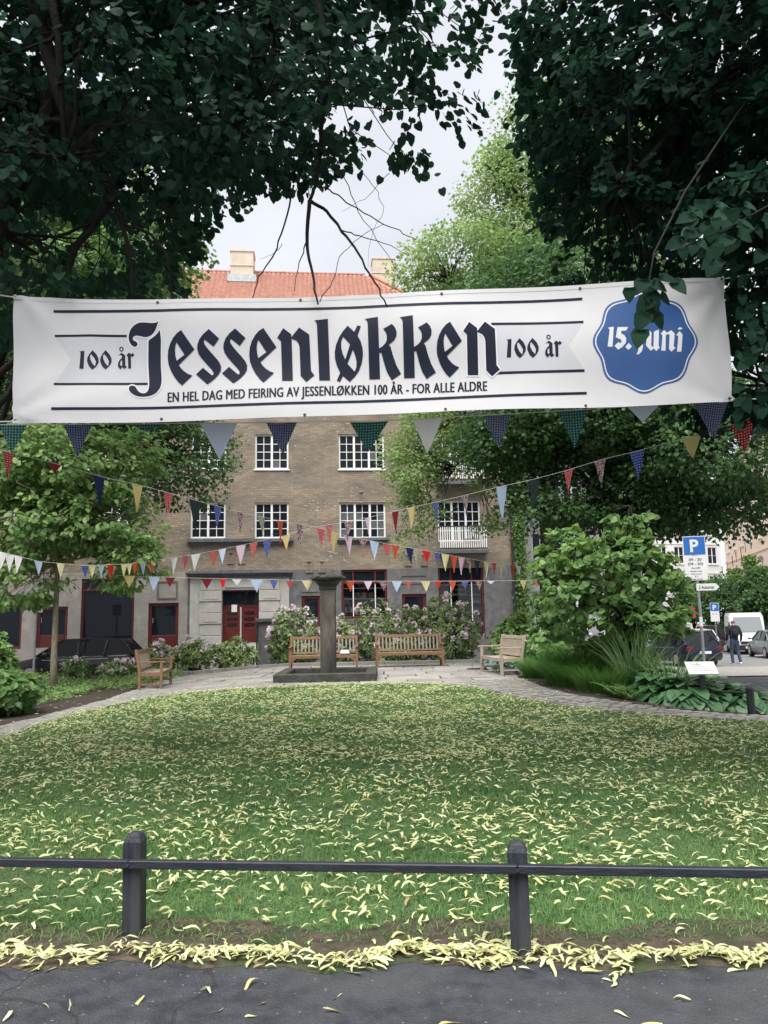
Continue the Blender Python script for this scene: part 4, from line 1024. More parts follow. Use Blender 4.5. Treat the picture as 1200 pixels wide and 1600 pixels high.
for a, c in zip(pts[:-1], pts[1:]): 
    r = MB(); e = (c - a).normalized() * .001; r.bar(a + e, c - e, .04, .04); r.obj('rail', M['rail'], FN, True, bevel=.004)
for p in (pts[1], pts[2]):
    b = MB(); b.tube([p + fn_ * .019, p + fn_ * .026], .008, 8); b.obj('bolt', M['zinc'], FN, True)

# ------------------------------------------------------------------ bunting
cl = lambda *c: tuple(v for v in lin(*c))
PM = dict(green=patmat('green dotted cotton', (.018, .085, .085), (.2, .34, .3), 'dots', 11), navydot=patmat('navy speckled cotton', (.02, .03, .11), (.5, .52, .66), 'dots', 18),
          lightblue=patmat('pale blue gingham', (.5, .56, .76), (.6, .65, .82), 'check', 22), pblue=patmat('pale blue cotton', (.4, .5, .68), (.4, .5, .68), 'plain'), white=patmat('white cotton', (.72, .72, .74), (.7, .7, .7), 'plain'),
          red=patmat('red dotted cotton', (.38, .02, .03), (.7, .5, .5), 'dots', 9), plainred=patmat('bright red cotton', (.5, .025, .02), (.5, .03, .02), 'plain'), maroon=patmat('maroon cotton', (.16, .012, .022), (.24, .05, .06), 'dots', 14),
          yellow=patmat('yellow gingham', (.52, .4, .14), (.62, .53, .28), 'check', 20), cream=patmat('cream cotton', (.66, .6, .34), (.7, .63, .38), 'plain'), navy=patmat('plain navy cotton', (.016, .022, .085), (.02, .03, .1), 'plain'),
          blue=patmat('blue patterned cotton', (.03, .05, .24), (.3, .36, .6), 'dots', 8), floral=patmat('floral cotton', (.45, .38, .3), (.4, .12, .1), 'floral', 16, dot2=(.1, .14, .25)), dark=patmat('dark green cotton', (.018, .03, .032), (.05, .06, .07), 'dots', 20),
          pink=patmat('pale pink cotton', (.65, .48, .6), (.7, .55, .66), 'plain'), orange=patmat('orange red cotton', (.48, .07, .03), (.6, .2, .12), 'dots', 9), plaid=patmat('plaid cotton', (.5, .42, .22), (.12, .2, .26), 'check', 7))
def bunting(label, pts, flags, cord_r=.0035, jit=.06, seed=0):
    """pts: (px,py,Y) along the cord; flags: (px, w px, h px, cloth)"""
    rr = random.Random(seed)
    P = [at(*p) for p in pts]
    # dense resample
    dense = []
    xs_ = [p[0] for p in pts]; order = np.argsort(xs_); xs_ = np.array(xs_)[order]; ya = np.array([p[1] for p in pts])[order]; Ya = np.array([p[2] for p in pts])[order]
    def cp(x): return at(x, float(np.interp(x, xs_, ya)), float(np.interp(x, xs_, Ya)))
    dense = [cp(x) for x in np.linspace(xs_[0], xs_[-1], 60)]
    mid = dense[30]
    t = thing('bunting', label, 'bunting', mid)
    c = MB(); c.tube(dense, cord_r, 5); c.obj('cord', M['rope'], t, True)
    for (px, w, h, cloth) in flags:
        p = cp(px); k = p.y / FPX * 1.01; ww = w * k * (1.18 if w < 20 else 1.04); hh = h * k
        tg = (cp(px + 3) - cp(px - 3)).normalized()
        sw = rr.uniform(-.12, .12); tw = rr.uniform(-.22, .22) 
        dn = (Vector((0, 0, -1)) + Vector((rr.uniform(-.06, .06), sw, 0))).normalized(); nn = tg.cross(dn).normalized()
        V_ = []; F_ = []; UV = []; n = 7; m = 4; ph = rr.uniform(0, 6)
        for i in range(n + 1):
            f = i / n; half = ww / 2 * (1 - f) + .002
            for j in range(m + 1):
                s = j / m * 2 - 1
                wv = .05 * hh * math.sin(3 * s + ph + 2 * f) * (.3 + f * .4) + tw * s * half * f * .9
                q = p + tg * (s * half) + dn * (hh * f + .004) + nn * wv
                V_.append(q); UV.append((s * half / .27, f * hh / .27))
        for i in range(n):
            for j in range(m): F_.append((i * (m + 1) + j, i * (m + 1) + j + 1, (i + 1) * (m + 1) + j + 1, (i + 1) * (m + 1) + j))
        me = np_mesh('pennant', np.array([tuple(q) for q in V_]), np.array(F_), PM[cloth], True)
        uv = me.uv_layers.new(name='UVMap'); idx = np.zeros(len(me.loops), np.int32); me.loops.foreach_get('vertex_index', idx)
        uv.data.foreach_set('uv', np.array(UV, np.float32)[idx].ravel())
        o = link('pennant', me, t, True)
    return t
bunting('line of large green, navy and pale blue pennants strung just below the banner', [(-160, 664, 6.45), (120, 663, 6.45), (342, 661, 6.45), (577, 658.5, 6.5), (777, 648, 6.55), (1005, 634, 6.6), (1140, 626, 6.6), (1380, 606, 6.7)],
        [(-95, 50, 52, 'maroon'), (20, 42, 46, 'green'), (122, 44, 54, 'navydot'), (230, 54, 12, 'green'), (342, 55, 60, 'lightblue'), (440, 46, 52, 'navydot'), (577, 58, 50, 'green'), (668, 46, 56, 'white'), (777, 42, 54, 'navydot'), (895, 46, 60, 'green'), (1005, 48, 26, 'lightblue'), (1110, 54, 60, 'navydot'), (1228, 50, 52, 'green')], seed=1)
KN = (490, 823, 19.0)
bunting('bunting of red, navy and yellow pennants rising left before the young tree', [(-140, 672, 7.6), (12, 706, 9.6), (85, 724, 10.6), (155, 744, 11.8), (214, 757, 12.8), (263, 770, 13.8), (306, 782, 14.4), (375, 800, 16), (438, 814, 17.6), KN],
        [(-70, 34, 46, 'blue'), (12, 30, 44, 'red'), (85, 36, 16, 'maroon'), (155, 31, 46, 'navy'), (214, 29, 43, 'yellow'), (263, 22, 35, 'red'), (306, 33, 46, 'dark'), (340, 19, 32, 'blue'), (375, 18, 33, 'floral'), (409, 18, 31, 'plaid'), (438, 16, 34, 'orange'), (468, 15, 22, 'floral')], seed=2)
bunting('bunting of red, blue and patterned pennants rising to the right towards the big trees', [KN, (514, 820, 18.6), (544, 815, 18), (574, 809, 17.4), (618, 799, 16.4), (642, 793, 15.8), (680, 785, 15), (726, 774, 14), (783, 760, 12.8), (834, 749, 11.8), (889, 734, 10.8), (940, 718, 10), (995, 705, 9.4), (1080, 682, 8.6), (1161, 657, 8), (1330, 600, 7)],
        [(514, 14, 31, 'red'), (544, 18, 31, 'floral'), (574, 12, 26, 'pink'), (618, 18, 35, 'maroon'), (642, 18, 33, 'yellow'), (680, 17, 32, 'blue'), (726, 19, 32, 'floral'), (783, 31, 50, 'pblue'), (834, 32, 46, 'dark'), (889, 27, 38, 'red'), (938, 31, 44, 'floral'), (995, 32, 44, 'blue'), (1080, 37, 35, 'yellow'), (1161, 41, 51, 'red'), (1255, 40, 50, 'navy')], seed=3)
bunting('bunting of small pennants sloping down to the left across the portal', [KN, (447, 836, 19.3), (396, 848, 19.6), (347, 858, 19.8), (306, 866, 20), (255, 874, 19.2), (201, 881, 18.4), (133, 884, 17.6), (60, 877, 17), (-40, 852, 16.5)],
        [(-22, 14, 28, 'pblue'), (2, 14, 28, 'white'), (15, 12, 29, 'white'), (29, 10, 26, 'white'), (60, 10, 22, 'pblue'), (95, 10, 22, 'cream')] + [(133, 10, 18, 'blue'), (144, 9, 19, 'cream'), (158, 9, 19, 'pblue'), (173, 10, 24, 'plainred'), (194, 9, 19, 'cream'), (202, 8, 18, 'cream'), (212, 10, 18, 'orange'), (223, 10, 20, 'lightblue'), (237, 10, 20, 'orange'), (255, 8, 8, 'cream'), (272, 10, 26, 'white'), (290, 10, 22, 'red'), (306, 12, 27, 'white'), (333, 13, 24, 'red'), (347, 11, 23, 'lightblue'), (376, 14, 30, 'pink'), (396, 12, 26, 'red'), (418, 13, 28, 'blue'), (447, 13, 25, 'yellow'), (468, 12, 22, 'floral')], seed=4)
bunting('bunting of small pennants sloping down to the right past the balcony', [KN, (523, 832, 19.3), (544, 838, 19.6), (585, 846, 20), (640, 856, 20.5), (696, 866, 21), (760, 878, 22), (801, 883, 22.5), (860, 889, 23), (930, 894, 24)],
        [(501, 13, 27, 'red'), (523, 14, 33, 'yellow'), (544, 13, 29, 'pink'), (567, 14, 15, 'floral'), (585, 14, 29, 'pblue'), (604, 12, 22, 'red'), (618, 12, 23, 'orange'), (640, 12, 26, 'navy'), (651, 11, 28, 'plaid'), (666, 14, 21, 'plainred'), (683, 9, 19, 'blue'), (696, 13, 26, 'cream'), (709, 13, 26, 'orange'), (721, 12, 27, 'pink'), (732, 10, 22, 'floral'), (746, 10, 24, 'dark'), (760, 9, 24, 'cream'), (772, 9, 20, 'red'), (783, 9, 22, 'cream'), (792, 8, 21, 'pblue'), (801, 8, 22, 'orange'), (810, 8, 14, 'white'), (825, 7, 20, 'white'), (832, 8, 16, 'blue'), (841, 8, 20, 'plainred'), (849, 7, 16, 'dark'), (858, 7, 18, 'cream')], seed=5)
bunting('lowest level line of small pennants tied at the fountain top', [(150, 897, 18.8), (202, 900, 18.8), (330, 904, 18.9), (480, 907, 18.95), (545, 908, 19), (700, 908, 19.2), (830, 907, 19.4), (900, 905, 19.6)],
        [(202, 15, 18, 'yellow'), (241, 15, 22, 'pblue'), (266, 13, 15, 'maroon'), (323, 15, 16, 'maroon'), (348, 10, 14, 'plainred'), (370, 12, 10, 'white'), (401, 16, 20, 'pblue'), (428, 11, 15, 'blue'), (453, 12, 14, 'red'), (480, 14, 16, 'cream'), (547, 12, 16, 'orange'), (575, 11, 14, 'pink'), (599, 12, 15, 'floral'), (620, 13, 17, 'pblue'), (638, 10, 13, 'red'), (665, 12, 16, 'cream'), (685, 8, 11, 'plainred'), (707, 10, 15, 'orange'), (726, 10, 12, 'blue'), (748, 10, 14, 'floral'), (767, 11, 5, 'white'), (818, 9, 14, 'yellow'), (838, 8, 12, 'red')], seed=6)
bunting('bunting seen end on before the peach house at the far right', [(1120, 893, 48), (1145, 868, 42), (1165, 846, 36), (1185, 822, 31), (1230, 770, 26)],
        [(1128, 8, 15, 'maroon'), (1136, 9, 15, 'red'), (1144, 9, 17, 'dark'), (1150, 9, 16, 'navy'), (1157, 9, 19, 'maroon'), (1164, 8, 16, 'dark'), (1172, 10, 20, 'navy'), (1182, 10, 14, 'red'), (1192, 12, 18, 'navy')], seed=7)
w_ = MB(); w_.tube([at(*KN), FM @ Vector((fac(300, 858)[0], 0, fac(300, 858)[1]))], .006, 5); tag(w_.obj('support_wire', M['zinc']), 'thin dark wire from the brick facade to the bunting knot', 'wire')
w_ = MB(); w_.tube([at(*KN), FM @ Vector((fac(640, 770)[0], 0, fac(640, 770)[1]))], .004, 5); tag(w_.obj('support_wire', M['zinc']), 'thin wire holding the bunting knot from the facade behind the balcony tree', 'wire')

# ------------------------------------------------------------------ benches
def bench(label, loc, rz, mat_frame, mat_slat, L=1.95):
    t = thing('park_bench', label, 'bench', loc, rz, 'benches round the terrace')
    mf, ms = M[mat_frame], M[mat_slat]; D = .56; h = .95
    for sx in (-1, 1):
        x = sx * (L / 2 - .035)
        b = MB(); b.box(x - .033, x + .033, -D / 2, -D / 2 + .066, 0, .64); b.obj('leg', mf, t, bevel=.005)
        b = MB(); b.loft([[Vector((x + a * .033, y0 + c * .033, z)) for a, c in ((-1, -1), (1, -1), (1, 1), (-1, 1))] for y0, z in ((D / 2 - .03, 0), (D / 2 - .03, .42), (D / 2 + .06, .93), (D / 2 + .062, h))]); b.obj('leg', mf, t, bevel=.004)
        b = MB(); b.loft([[Vector((x + a * (.03 if y > -.3 else .04), y, z + c * .017)) for a, c in ((-1, -1), (1, -1), (1, 1), (-1, 1))] for y, z in ((-D / 2 - .06, .655), (-D / 2 + .06, .662), (0, .652), (D / 2 + .0, .665))]); b.obj('armrest', mf, t, bevel=.006)
        b = MB(); b.box(x - .02, x + .02, -D / 2 + .067, D / 2 - .064, .33, .41); b.box(x - .02, x + .02, -D / 2 + .067, D / 2 - .064, .12, .16); b.obj('side_rail', mf, t)
        xi = x - sx * .034
        b = MB(); b.add([Vector((xi, -D / 2 + .01, .335)), Vector((xi - sx * .14, -D / 2 + .01, .335)), Vector((xi, -D / 2 + .01, .21)), Vector((xi, -D / 2 + .045, .335)), Vector((xi - sx * .14, -D / 2 + .045, .335)), Vector((xi, -D / 2 + .045, .21))], [(0, 1, 2), (5, 4, 3), (0, 3, 4, 1), (1, 4, 5, 2), (2, 5, 3, 0)]); b.obj('bracket', mf, t)
    xa = L / 2 - .069
    b = MB(); b.box(-xa, xa, -D / 2 + .005, -D / 2 + .04, .34, .425); b.obj('front_rail', mf, t, bevel=.004)
    b = MB(); b.box(-xa, xa, D / 2 - .05, D / 2 - .015, .34, .41); b.obj('rear_rail', mf, t)
    for i in range(5):
        y = -D / 2 + .045 + i * .1; z = .425 - .02 * math.sin(math.pi * (i + .5) / 5)
        b = MB(); b.box(-xa + .002, xa - .002, y, y + .085, z - .02, z); b.obj('seat_slat', ms, t, bevel=.004)
    def by(z): return D / 2 - .03 + (z - .42) * .09 / .51
    for z0, z1, nm in ((.45, .5, 'back_rail'), (.86, .935, 'top_rail')):
        b = MB(); b.loft([[Vector((sx * xa, by(z) + yy, z)) for yy, z in ((-.018, z0), (.018, z0), (.018, z1), (-.018, z1))] for sx in (-1, 1)]); b.obj(nm, mf, t, bevel=.004)
    n = 17
    for i in range(n):
        x = -xa + (i + .5) * 2 * xa / n; b = MB()
        b.loft([[Vector((x + a * .022, by(z) + c * .01, z)) for a, c in ((-1, -1), (1, -1), (1, 1), (-1, 1))] for z in (.502, .858)]); b.obj('back_slat', ms, t)
    return t
def gz(x, y): return Vector((x, y, float(g(x, y)) + .014))
p1 = at(506, 1045, 22.6); p2 = at(640, 1040, 23.2)
b1 = bench('weathered teak bench partly hidden behind the fountain column', gz(at(506, 1045, 22.2).x, 22.2), .05, 'wood', 'woodgrey', 1.95)
b2 = bench('warm brown teak bench before the flowering rhododendrons', gz(p2.x, 23.1), -.02 + .09, 'wood', 'woodgrey', 2.0)
b3 = bench('bleached teak bench turned inward at the right of the terrace', gz(2.83, 19.4), math.radians(-81), 'woodpale', 'woodpale', 1.75)
b4 = bench('brown teak bench seen from its end at the left of the terrace', gz(-5.7, 19.3), math.radians(98), 'wood', 'woodgrey', 1.75)
# little things on and by the benches
bp = b1.location
bag = thing('cap', 'black and white cap lying on the bench behind the fountain', 'cap', bp + Vector((.62, .05, .42)), .1)
b = MB(); b.lathe([(.14, 0), (.145, .06), (.11, .14), (.05, .19), (.005, .2)], 14); b.obj('crown', M['rubber'], bag, smooth=True)
b = MB(); b.lathe([(.148, .03), (.15, .05), (.118, .13), (.1, .135)], 14, (-.012, -.012, 0)); b.obj('white_panel', M['white'], bag)
b = MB(); b.add([(-.1, -.13, .01), (.1, -.13, .01), (.08, -.25, -.0), (-.08, -.25, -.0), (-.1, -.13, .02), (.1, -.13, .02), (.08, -.25, .01), (-.08, -.25, .01)], [(0, 1, 2, 3), (4, 7, 6, 5), (0, 4, 5, 1), (1, 5, 6, 2), (2, 6, 7, 3), (3, 7, 4, 0)]); b.obj('visor', M['rubber'], bag)
mp_ = gnd(745, 1047)
b = MB(); b.loft([[Vector((mp_.x + .28 * math.cos(a) * k, mp_.y + .2 * math.sin(a) * k, float(g(mp_.x, mp_.y)) + z)) for a in np.linspace(0, 2 * math.pi, 15)[:-1]] for k, z in ((1, .0), (1.02, .03), (.9, .045))]); tag(b.obj('rubber_mat', M['rubber']), 'flat black mat on the slabs by the leg of the bleached bench', 'mat')

# ------------------------------------------------------------------ fountain
FP = gz(-1.42, 19.0)
FT = thing('stone_fountain', 'dark stone fountain with tall square column and low square basin', 'fountain', FP)
hw = 1.18; rim = .26; hb = .19
for i, (x0, x1, y0, y1) in enumerate(((-hw, hw, -hw, -hw + rim), (-hw, hw, hw - rim, hw), (-hw, -hw + rim, -hw + rim + .004, hw - rim - .004), (hw - rim, hw, -hw + rim + .004, hw - rim - .004))):
    b = MB(); b.box(x0, x1, y0, y1, -.05, hb + .004 * i); b.obj('rim_stone', M['fountain'], FT, bevel=.02)
b = MB(); b.box(-hw + rim, hw - rim, -hw + rim, hw - rim, -.05, .05); b.obj('basin_floor', M['fountain'], FT)
cw = .185; ch = 2.13
b = MB(); b.box(-cw, cw, -cw, cw, .05, ch); b.obj('column', M['fountaincol'], FT, bevel=.015)
b = MB(); b.loft([[Vector((sx * k, sy * k, z)) for sx, sy in ((-1, -1), (1, -1), (1, 1), (-1, 1))] for k, z in ((cw + .015, ch + .002), (cw + .02, ch + .1), (cw + .03, ch + .11), (cw + .1, ch + .19), (cw + .12, ch + .22))]); b.obj('capital', M['fountain'], FT, bevel=.008)
rr = np.random.default_rng(4); b = MB()
rings = []
for k, z in ((.26, .222), (.4, .25), (.43, .29), (.42, .33), (.3, .35)):
    rings.append([Vector((k * math.cos(a) * (1 + .08 * math.sin(3 * a + z * 9) + rr.uniform(-.05, .05)), k * math.sin(a) * (1 + rr.uniform(-.05, .05)), ch + z + rr.uniform(-.012, .012))) for a in np.linspace(0, 2 * math.pi, 25)[:-1]])
b.loft(rings); b.obj('bowl', M['moss'], FT, smooth=False)

# ------------------------------------------------------------------ signs, bollard
def sign_text(parent, body, x, z, h, mat, y=-.021, bold=.02, cx=True, wfit=None, name='lettering', sx=1.0):
    v, f = text_mesh(body, bold); cap, _ = text_mesh('H', bold); k = h / (cap[:, 1].max() - cap[:, 1].min())
    X = v[:, 0] - (v[:, 0].max() + v[:, 0].min()) / 2 if cx else v[:, 0]; X = X * k * sx
    if wfit: X = X * wfit / (X.max() - X.min())
    me = bpy.data.meshes.new(name); me.from_pydata([(float(a) + x, y, float(b_) * k + z) for a, b_ in zip(X, v[:, 1])], [], f); me.materials.append(mat); return link(name, me, parent)
M['signblue'] = pm('sign blue', (.02, .12, .42), (.025, .14, .46), 3, .4); M['signwhite'] = pm('sign white', (.62, .63, .64), (.68, .69, .7), 3, .5); M['black'] = pm('sign black', (.015, .015, .018), (.02, .02, .024), 3, .6); M['signred'] = pm('sign red', (.5, .03, .03), (.55, .04, .04), 3, .5)
def plate(name, t, w, z0, z1, mat, y=-.02, rim=None, r=.02):
    b = MB(); b.box(-w / 2, w / 2, y, y + .012, z0, z1); o = b.obj(name, M[mat], t, bevel=.004)
    if rim:
        q = MB(); e = .014; yy = y - .0015
        q.box(-w / 2 + e, w / 2 - e, yy, y - .0005, z0 + e, z1 - e); link(name + '_face', q.mesh('face', M[rim]), o)
    return o
sp = at(1096, 1030, 18.0); sz_ = float(g(sp.x, sp.y))
PS = thing('parking_sign', 'blue and white parking sign on a grey pole beside the leafy shrub tree', 'sign', (at(1088, 900, 18).x, 18.0, sz_), -.25)
ztop = at(1085, 838, 18).z - sz_; ww_ = .50
b = MB(); b.tube([(0.03, .02, -.2), (.03, .02, 1.6), (0, .02, ztop - .05)], .035, 8); b.obj('pole', M['steel'], PS)
zb = at(1085, 868, 18).z - sz_; zs2 = at(1088, 907, 18).z - sz_
plate('parking_plate', PS, ww_, zb, ztop, 'signwhite', rim='signblue'); sign_text(PS, 'P', 0, zb + .09, .3, M['signwhite'], y=-.0245, bold=.03, wfit=.19)
plate('time_plate', PS, ww_, zs2, zb - .01, 'signwhite')
hp_ = zb - zs2
for s, f, h, wf in (('09 - 20', .2, .062, .28), ('(09 - 20)', .37, .062, .33), ('Avgift', .52, .04, .2), ('Gjelder ikke', .64, .034, .26), ('med p-kort', .75, .034, .24), ('B 3', .85, .034, .06), ('Reserveres', .95, .034, .26)):
    sign_text(PS, s, 0, zb - hp_ * f - .01, h, M['black'], y=-.0215, wfit=wf)
za = at(1105, 918, 18).z - sz_
b = MB(); b.add([(-.02, -.03, za - .07), (.4, -.03, za - .07), (.48, -.03, za + .01), (.4, -.03, za + .09), (-.02, -.03, za + .09), (-.02, -.02, za - .07), (.4, -.02, za - .07), (.48, -.02, za + .01), (.4, -.02, za + .09), (-.02, -.02, za + .09)], [(0, 1, 2, 3, 4), (9, 8, 7, 6, 5), (0, 5, 6, 1), (1, 6, 7, 2), (2, 7, 8, 3), (3, 8, 9, 4), (4, 9, 5, 0)]); b.obj('arrow_plate', M['signwhite'], PS)
sign_text(PS, '2 Automat', .2, za - .03, .075, M['black'], y=-.0315, wfit=.34)
b = MB(); b.tube([(.032, .02, 1.5), (.032, .02, 1.72)], .039, 8); b.obj('white_band', M['signwhite'], PS)
def small_p(loc, label, s=1.0):
    t = thing('parking_sign', label, 'sign', loc, -.3); z1 = 3.0 * s
    b = MB(); b.tube([(0, .02, -.2), (0, .02, z1)], .03, 8); b.obj('pole', M['steel'], t)
    plate('parking_plate', t, .5, z1 - .5, z1, 'signwhite', rim='signblue'); sign_text(t, 'P', 0, z1 - .41, .3, M['signwhite'], y=-.0245, bold=.03); plate('time_plate', t, .5, z1 - 1.12, z1 - .51, 'signwhite')
    sign_text(t, '09 - 17', 0, z1 - .7, .07, M['black'], y=-.0215)
q = at(1119, 985, 47); small_p((q.x, 47, float(g(q.x, 47))), 'small far parking sign before the round street tree', 1.0)
q = at(1072, 975, 46); t = thing('yield_sign', 'red and white give way sign with a red plate beyond the dark blue car', 'sign', (q.x, 46, float(g(q.x, 46))), -.3)
zc_ = at(1067, 956, 46).z - float(g(q.x, 46)); b = MB(); b.tube([(0, .03, 0), (0, .03, zc_ + .2)], .03, 6); b.obj('pole', M['steel'], t)
b = MB(); b.add([(-.5, -.02, zc_ + .28), (.3, -.02, zc_ + .28), (-.1, -.02, zc_ - .42), (-.5, 0, zc_ + .28), (.3, 0, zc_ + .28), (-.1, 0, zc_ - .42)], [(0, 1, 2), (5, 4, 3), (0, 3, 4, 1), (1, 4, 5, 2), (2, 5, 3, 0)]); b.obj('triangle', M['signred'], t)
b = MB(); b.add([(-.32, -.024, zc_ + .17), (.12, -.024, zc_ + .17), (-.1, -.024, zc_ - .2)], [(0, 1, 2)]); b.obj('triangle_face', M['signwhite'], t)
b = MB(); b.box(.15, .55, -.05, -.03, zc_ - .35, zc_ + .25); b.obj('red_plate', M['signred'], t)
q = at(53, 1035, 26); sz2 = float(g(q.x, 26)); t = thing('traffic_sign', 'grey back of a traffic sign on a pole by the black car', 'sign', (q.x, 26, sz2))
z1 = at(53, 935, 26).z - sz2; b = MB(); b.tube([(0, 0, 0), (0, 0, z1)], .04, 8); b.obj('pole', M['steel'], t); b = MB(); b.box(-.2, .2, .045, .06, z1 - .48, z1 + .02); b.obj('plate', M['steel'], t, bevel=.01)
b = MB(); b.box(-.06, .06, -.045, .044, z1 - .3, z1 - .26); b.obj('clamp', M['zinc'], t)
# reading desk sign
q = gnd(1101, 1112); t = thing('information_sign', 'sloping white information board on a brown post among the hostas', 'sign', q, -.18)
zt = at(1099, 1044, q.y).z - q.z
b = MB(); b.box(-.04, .04, -.03, .03, -.1, zt - .03); b.obj('post', M['brownpost'] if 'brownpost' in M else M['zinc'], t, bevel=.004)
Mx = Matrix.Translation((0, 0, zt)) @ Matrix.Rotation(math.radians(28), 4, 'X'); b = MB(); b.box(-.23, .23, -.19, .19, -.012, .012, Mx); b.obj('board', M['signwhite'], t, bevel=.003)
for i in range(4):
    b = MB(); b.box(-.17, .02 + .04 * i, .09 - .06 * i, .1 - .06 * i, .0125, .0135, Mx); b.obj('text_line', M['steel'], t)
q = gnd(1175, 1121); t = thing('bollard', 'short round black bollard at the corner of the sett path', 'bollard', q)
hb_ = at(1173, 1074, q.y).z - q.z; b = MB(); b.lathe([(.058, -.1), (.058, hb_ - .02), (.05, hb_), (.01, hb_ + .004)], 16); b.obj('post', M['fence'], t, smooth=False)
b = MB(); b.tube([(-.05, .04, hb_ * .82), (-.5, .55, hb_ * .8)], .018, 8); b.obj('rail', M['fence'], t)

# ------------------------------------------------------------------ foliage tools
def nrmz(a): return a / np.maximum(np.linalg.norm(a, axis=-1, keepdims=True), 1e-9)
def leaf_tpl(outline, fold=.18, bend=.0):
    """half outline (x>=0) from base to tip -> verts, tris: a folded blade with +y axis"""
    v = [(0, y, -bend * y * y) for _, y in outline]; n = len(outline)
    for s in (1, -1):
        v += [(s * x, y, fold * x - bend * y * y) for x, y in outline[1:-1]]
    f = []
    for k, s in ((0, 1), (1, -1)):
        off = n + k * (n - 2); m = n - 2
        def side(i): return off + i - 1
        f.append((0, side(1), 1) if s > 0 else (0, 1, side(1)))
        for i in range(1, m):
            a, b_, c, d = i, side(i), side(i + 1), i + 1
            f += [(a, b_, c), (a, c, d)] if s > 0 else [(a, c, b_), (a, d, c)]
        f.append((m, side(m), m + 1) if s > 0 else (m, m + 1, side(m)))
    return np.array(v, float), np.array(f)
T_HEART = leaf_tpl([(0, 0), (.42, -.02), (.52, .34), (.3, .78), (0, 1.12)], .16, .12)
def round_tpl(side, tip, fold, bend):
    v = [(0, 0, 0), (0, tip, -bend * tip * tip)] + [(x, y, fold * x - bend * y * y) for x, y in side] + [(-x, y, fold * x - bend * y * y) for x, y in side]; n = len(side)
    f = [(0, 2 + k, 3 + k) for k in range(n - 1)] + [(0, 1 + n, 1)] + [(0, 3 + n + k, 2 + n + k) for k in range(n - 1)] + [(0, 1, 1 + 2 * n)]
    return np.array(v, float), np.array(f)
T_LONG = round_tpl([(.16, .3), (.14, .68)], 1.0, .3, .12)
T_BIGR = round_tpl([(.3, .08), (.42, .42), (.25, .82)], 1.05, .25, .2)
T_HEART4 = round_tpl([(.36, -.06), (.53, .3), (.36, .74)], 1.06, .14, .1)
T_OVAL = leaf_tpl([(0, 0), (.3, .3), (.28, .7), (0, 1.0)], .2, .1)
T_RHOMB = (np.array([(0, 0, 0), (.45, .45, .06), (0, 1, -.05), (-.45, .45, .06)], float), np.array([(0, 1, 2), (0, 2, 3)]))
T_BIG = leaf_tpl([(0, 0), (.3, .12), (.42, .4), (.28, .8), (0, 1.05)], .25, .25)
def frames(axis, normal):
    a = nrmz(axis); s = nrmz(np.cross(a, normal)); n = np.cross(s, a); return s, a, n
def leaves(tpl, P, axis, normal, size, rnd):
    s, a, n = frames(axis, normal); tv, tf = tpl; N = len(P)
    V = P[:, None, :] + size[:, None, None] * (tv[None, :, 0, None] * s[:, None, :] + tv[None, :, 1, None] * a[:, None, :] + tv[None, :, 2, None] * n[:, None, :])
    F = (np.arange(N)[:, None, None] * len(tv) + tf[None]).reshape(-1, 3)
    return V.reshape(-1, 3), F, np.repeat(rnd, len(tv))
def foliage_obj(name, sets, mat, parent, kind='stuff'):
    V, F, Rn = [], [], []; n = 0
    for v, f, r in sets: V.append(v); F.append(f + n); Rn.append(r); n += len(v)
    me = np_mesh(name, np.concatenate(V), np.concatenate(F), mat, False, np.concatenate(Rn))
    o = link(name, me, parent, True)
    if kind: o['kind'] = kind
    return o
def ell(px, py, Y, rx, ry, rd):
    c = at(px, py, Y); return (np.array(c), np.array([rx * Y / FPX, rd, ry * Y / FPX]))
def sample(ells, n, r, surf=.55):
    vol = np.array([np.prod(e[1]) ** .8 for e in ells]); k = r.choice(len(ells), n, p=vol / vol.sum())
    d = nrmz(r.normal(size=(n, 3))); rad = r.random(n) ** (1 / (3 + 6 * surf))
    C_ = np.array([ells[i][0] for i in k]); R_ = np.array([ells[i][1] for i in k])
    return C_ + d * R_ * rad[:, None], d, k
def curve3(a, b, sag, r, n=7, wob=.05):
    a, b = np.array(a, float), np.array(b, float); L = np.linalg.norm(b - a); t = np.linspace(0, 1, n)[:, None]
    p = a + (b - a) * t; p[:, 2] += (sag * L * np.sin(np.pi * t))[:, 0]
    p[1:-1] += r.normal(size=(n - 2, 3)) * wob * L / n
    return p
leaf_mesh_cache = {}
def leaf_parts(tpl, mat, parent, P, axis, normal, size, key):
    s, a, n = frames(axis, normal)
    if key not in leaf_mesh_cache:
        leaf_mesh_cache[key] = [np_mesh('leaf', tpl[0], tpl[1], mat, False, np.full(len(tpl[0]), q)) for q in (.15, .4, .65, .9)]
    ms = leaf_mesh_cache[key]; inv = WM[parent.name].inverted()
    for i in range(len(P)):
        o = link('leaf', ms[i % 4], parent)
        Mx = Matrix(((s[i][0] * size[i], a[i][0] * size[i], n[i][0] * size[i], P[i][0]), (s[i][1] * size[i], a[i][1] * size[i], n[i][1] * size[i], P[i][1]), (s[i][2] * size[i], a[i][2] * size[i], n[i][2] * size[i], P[i][2]), (0, 0, 0, 1)))
        o.matrix_basis = inv @ Mx
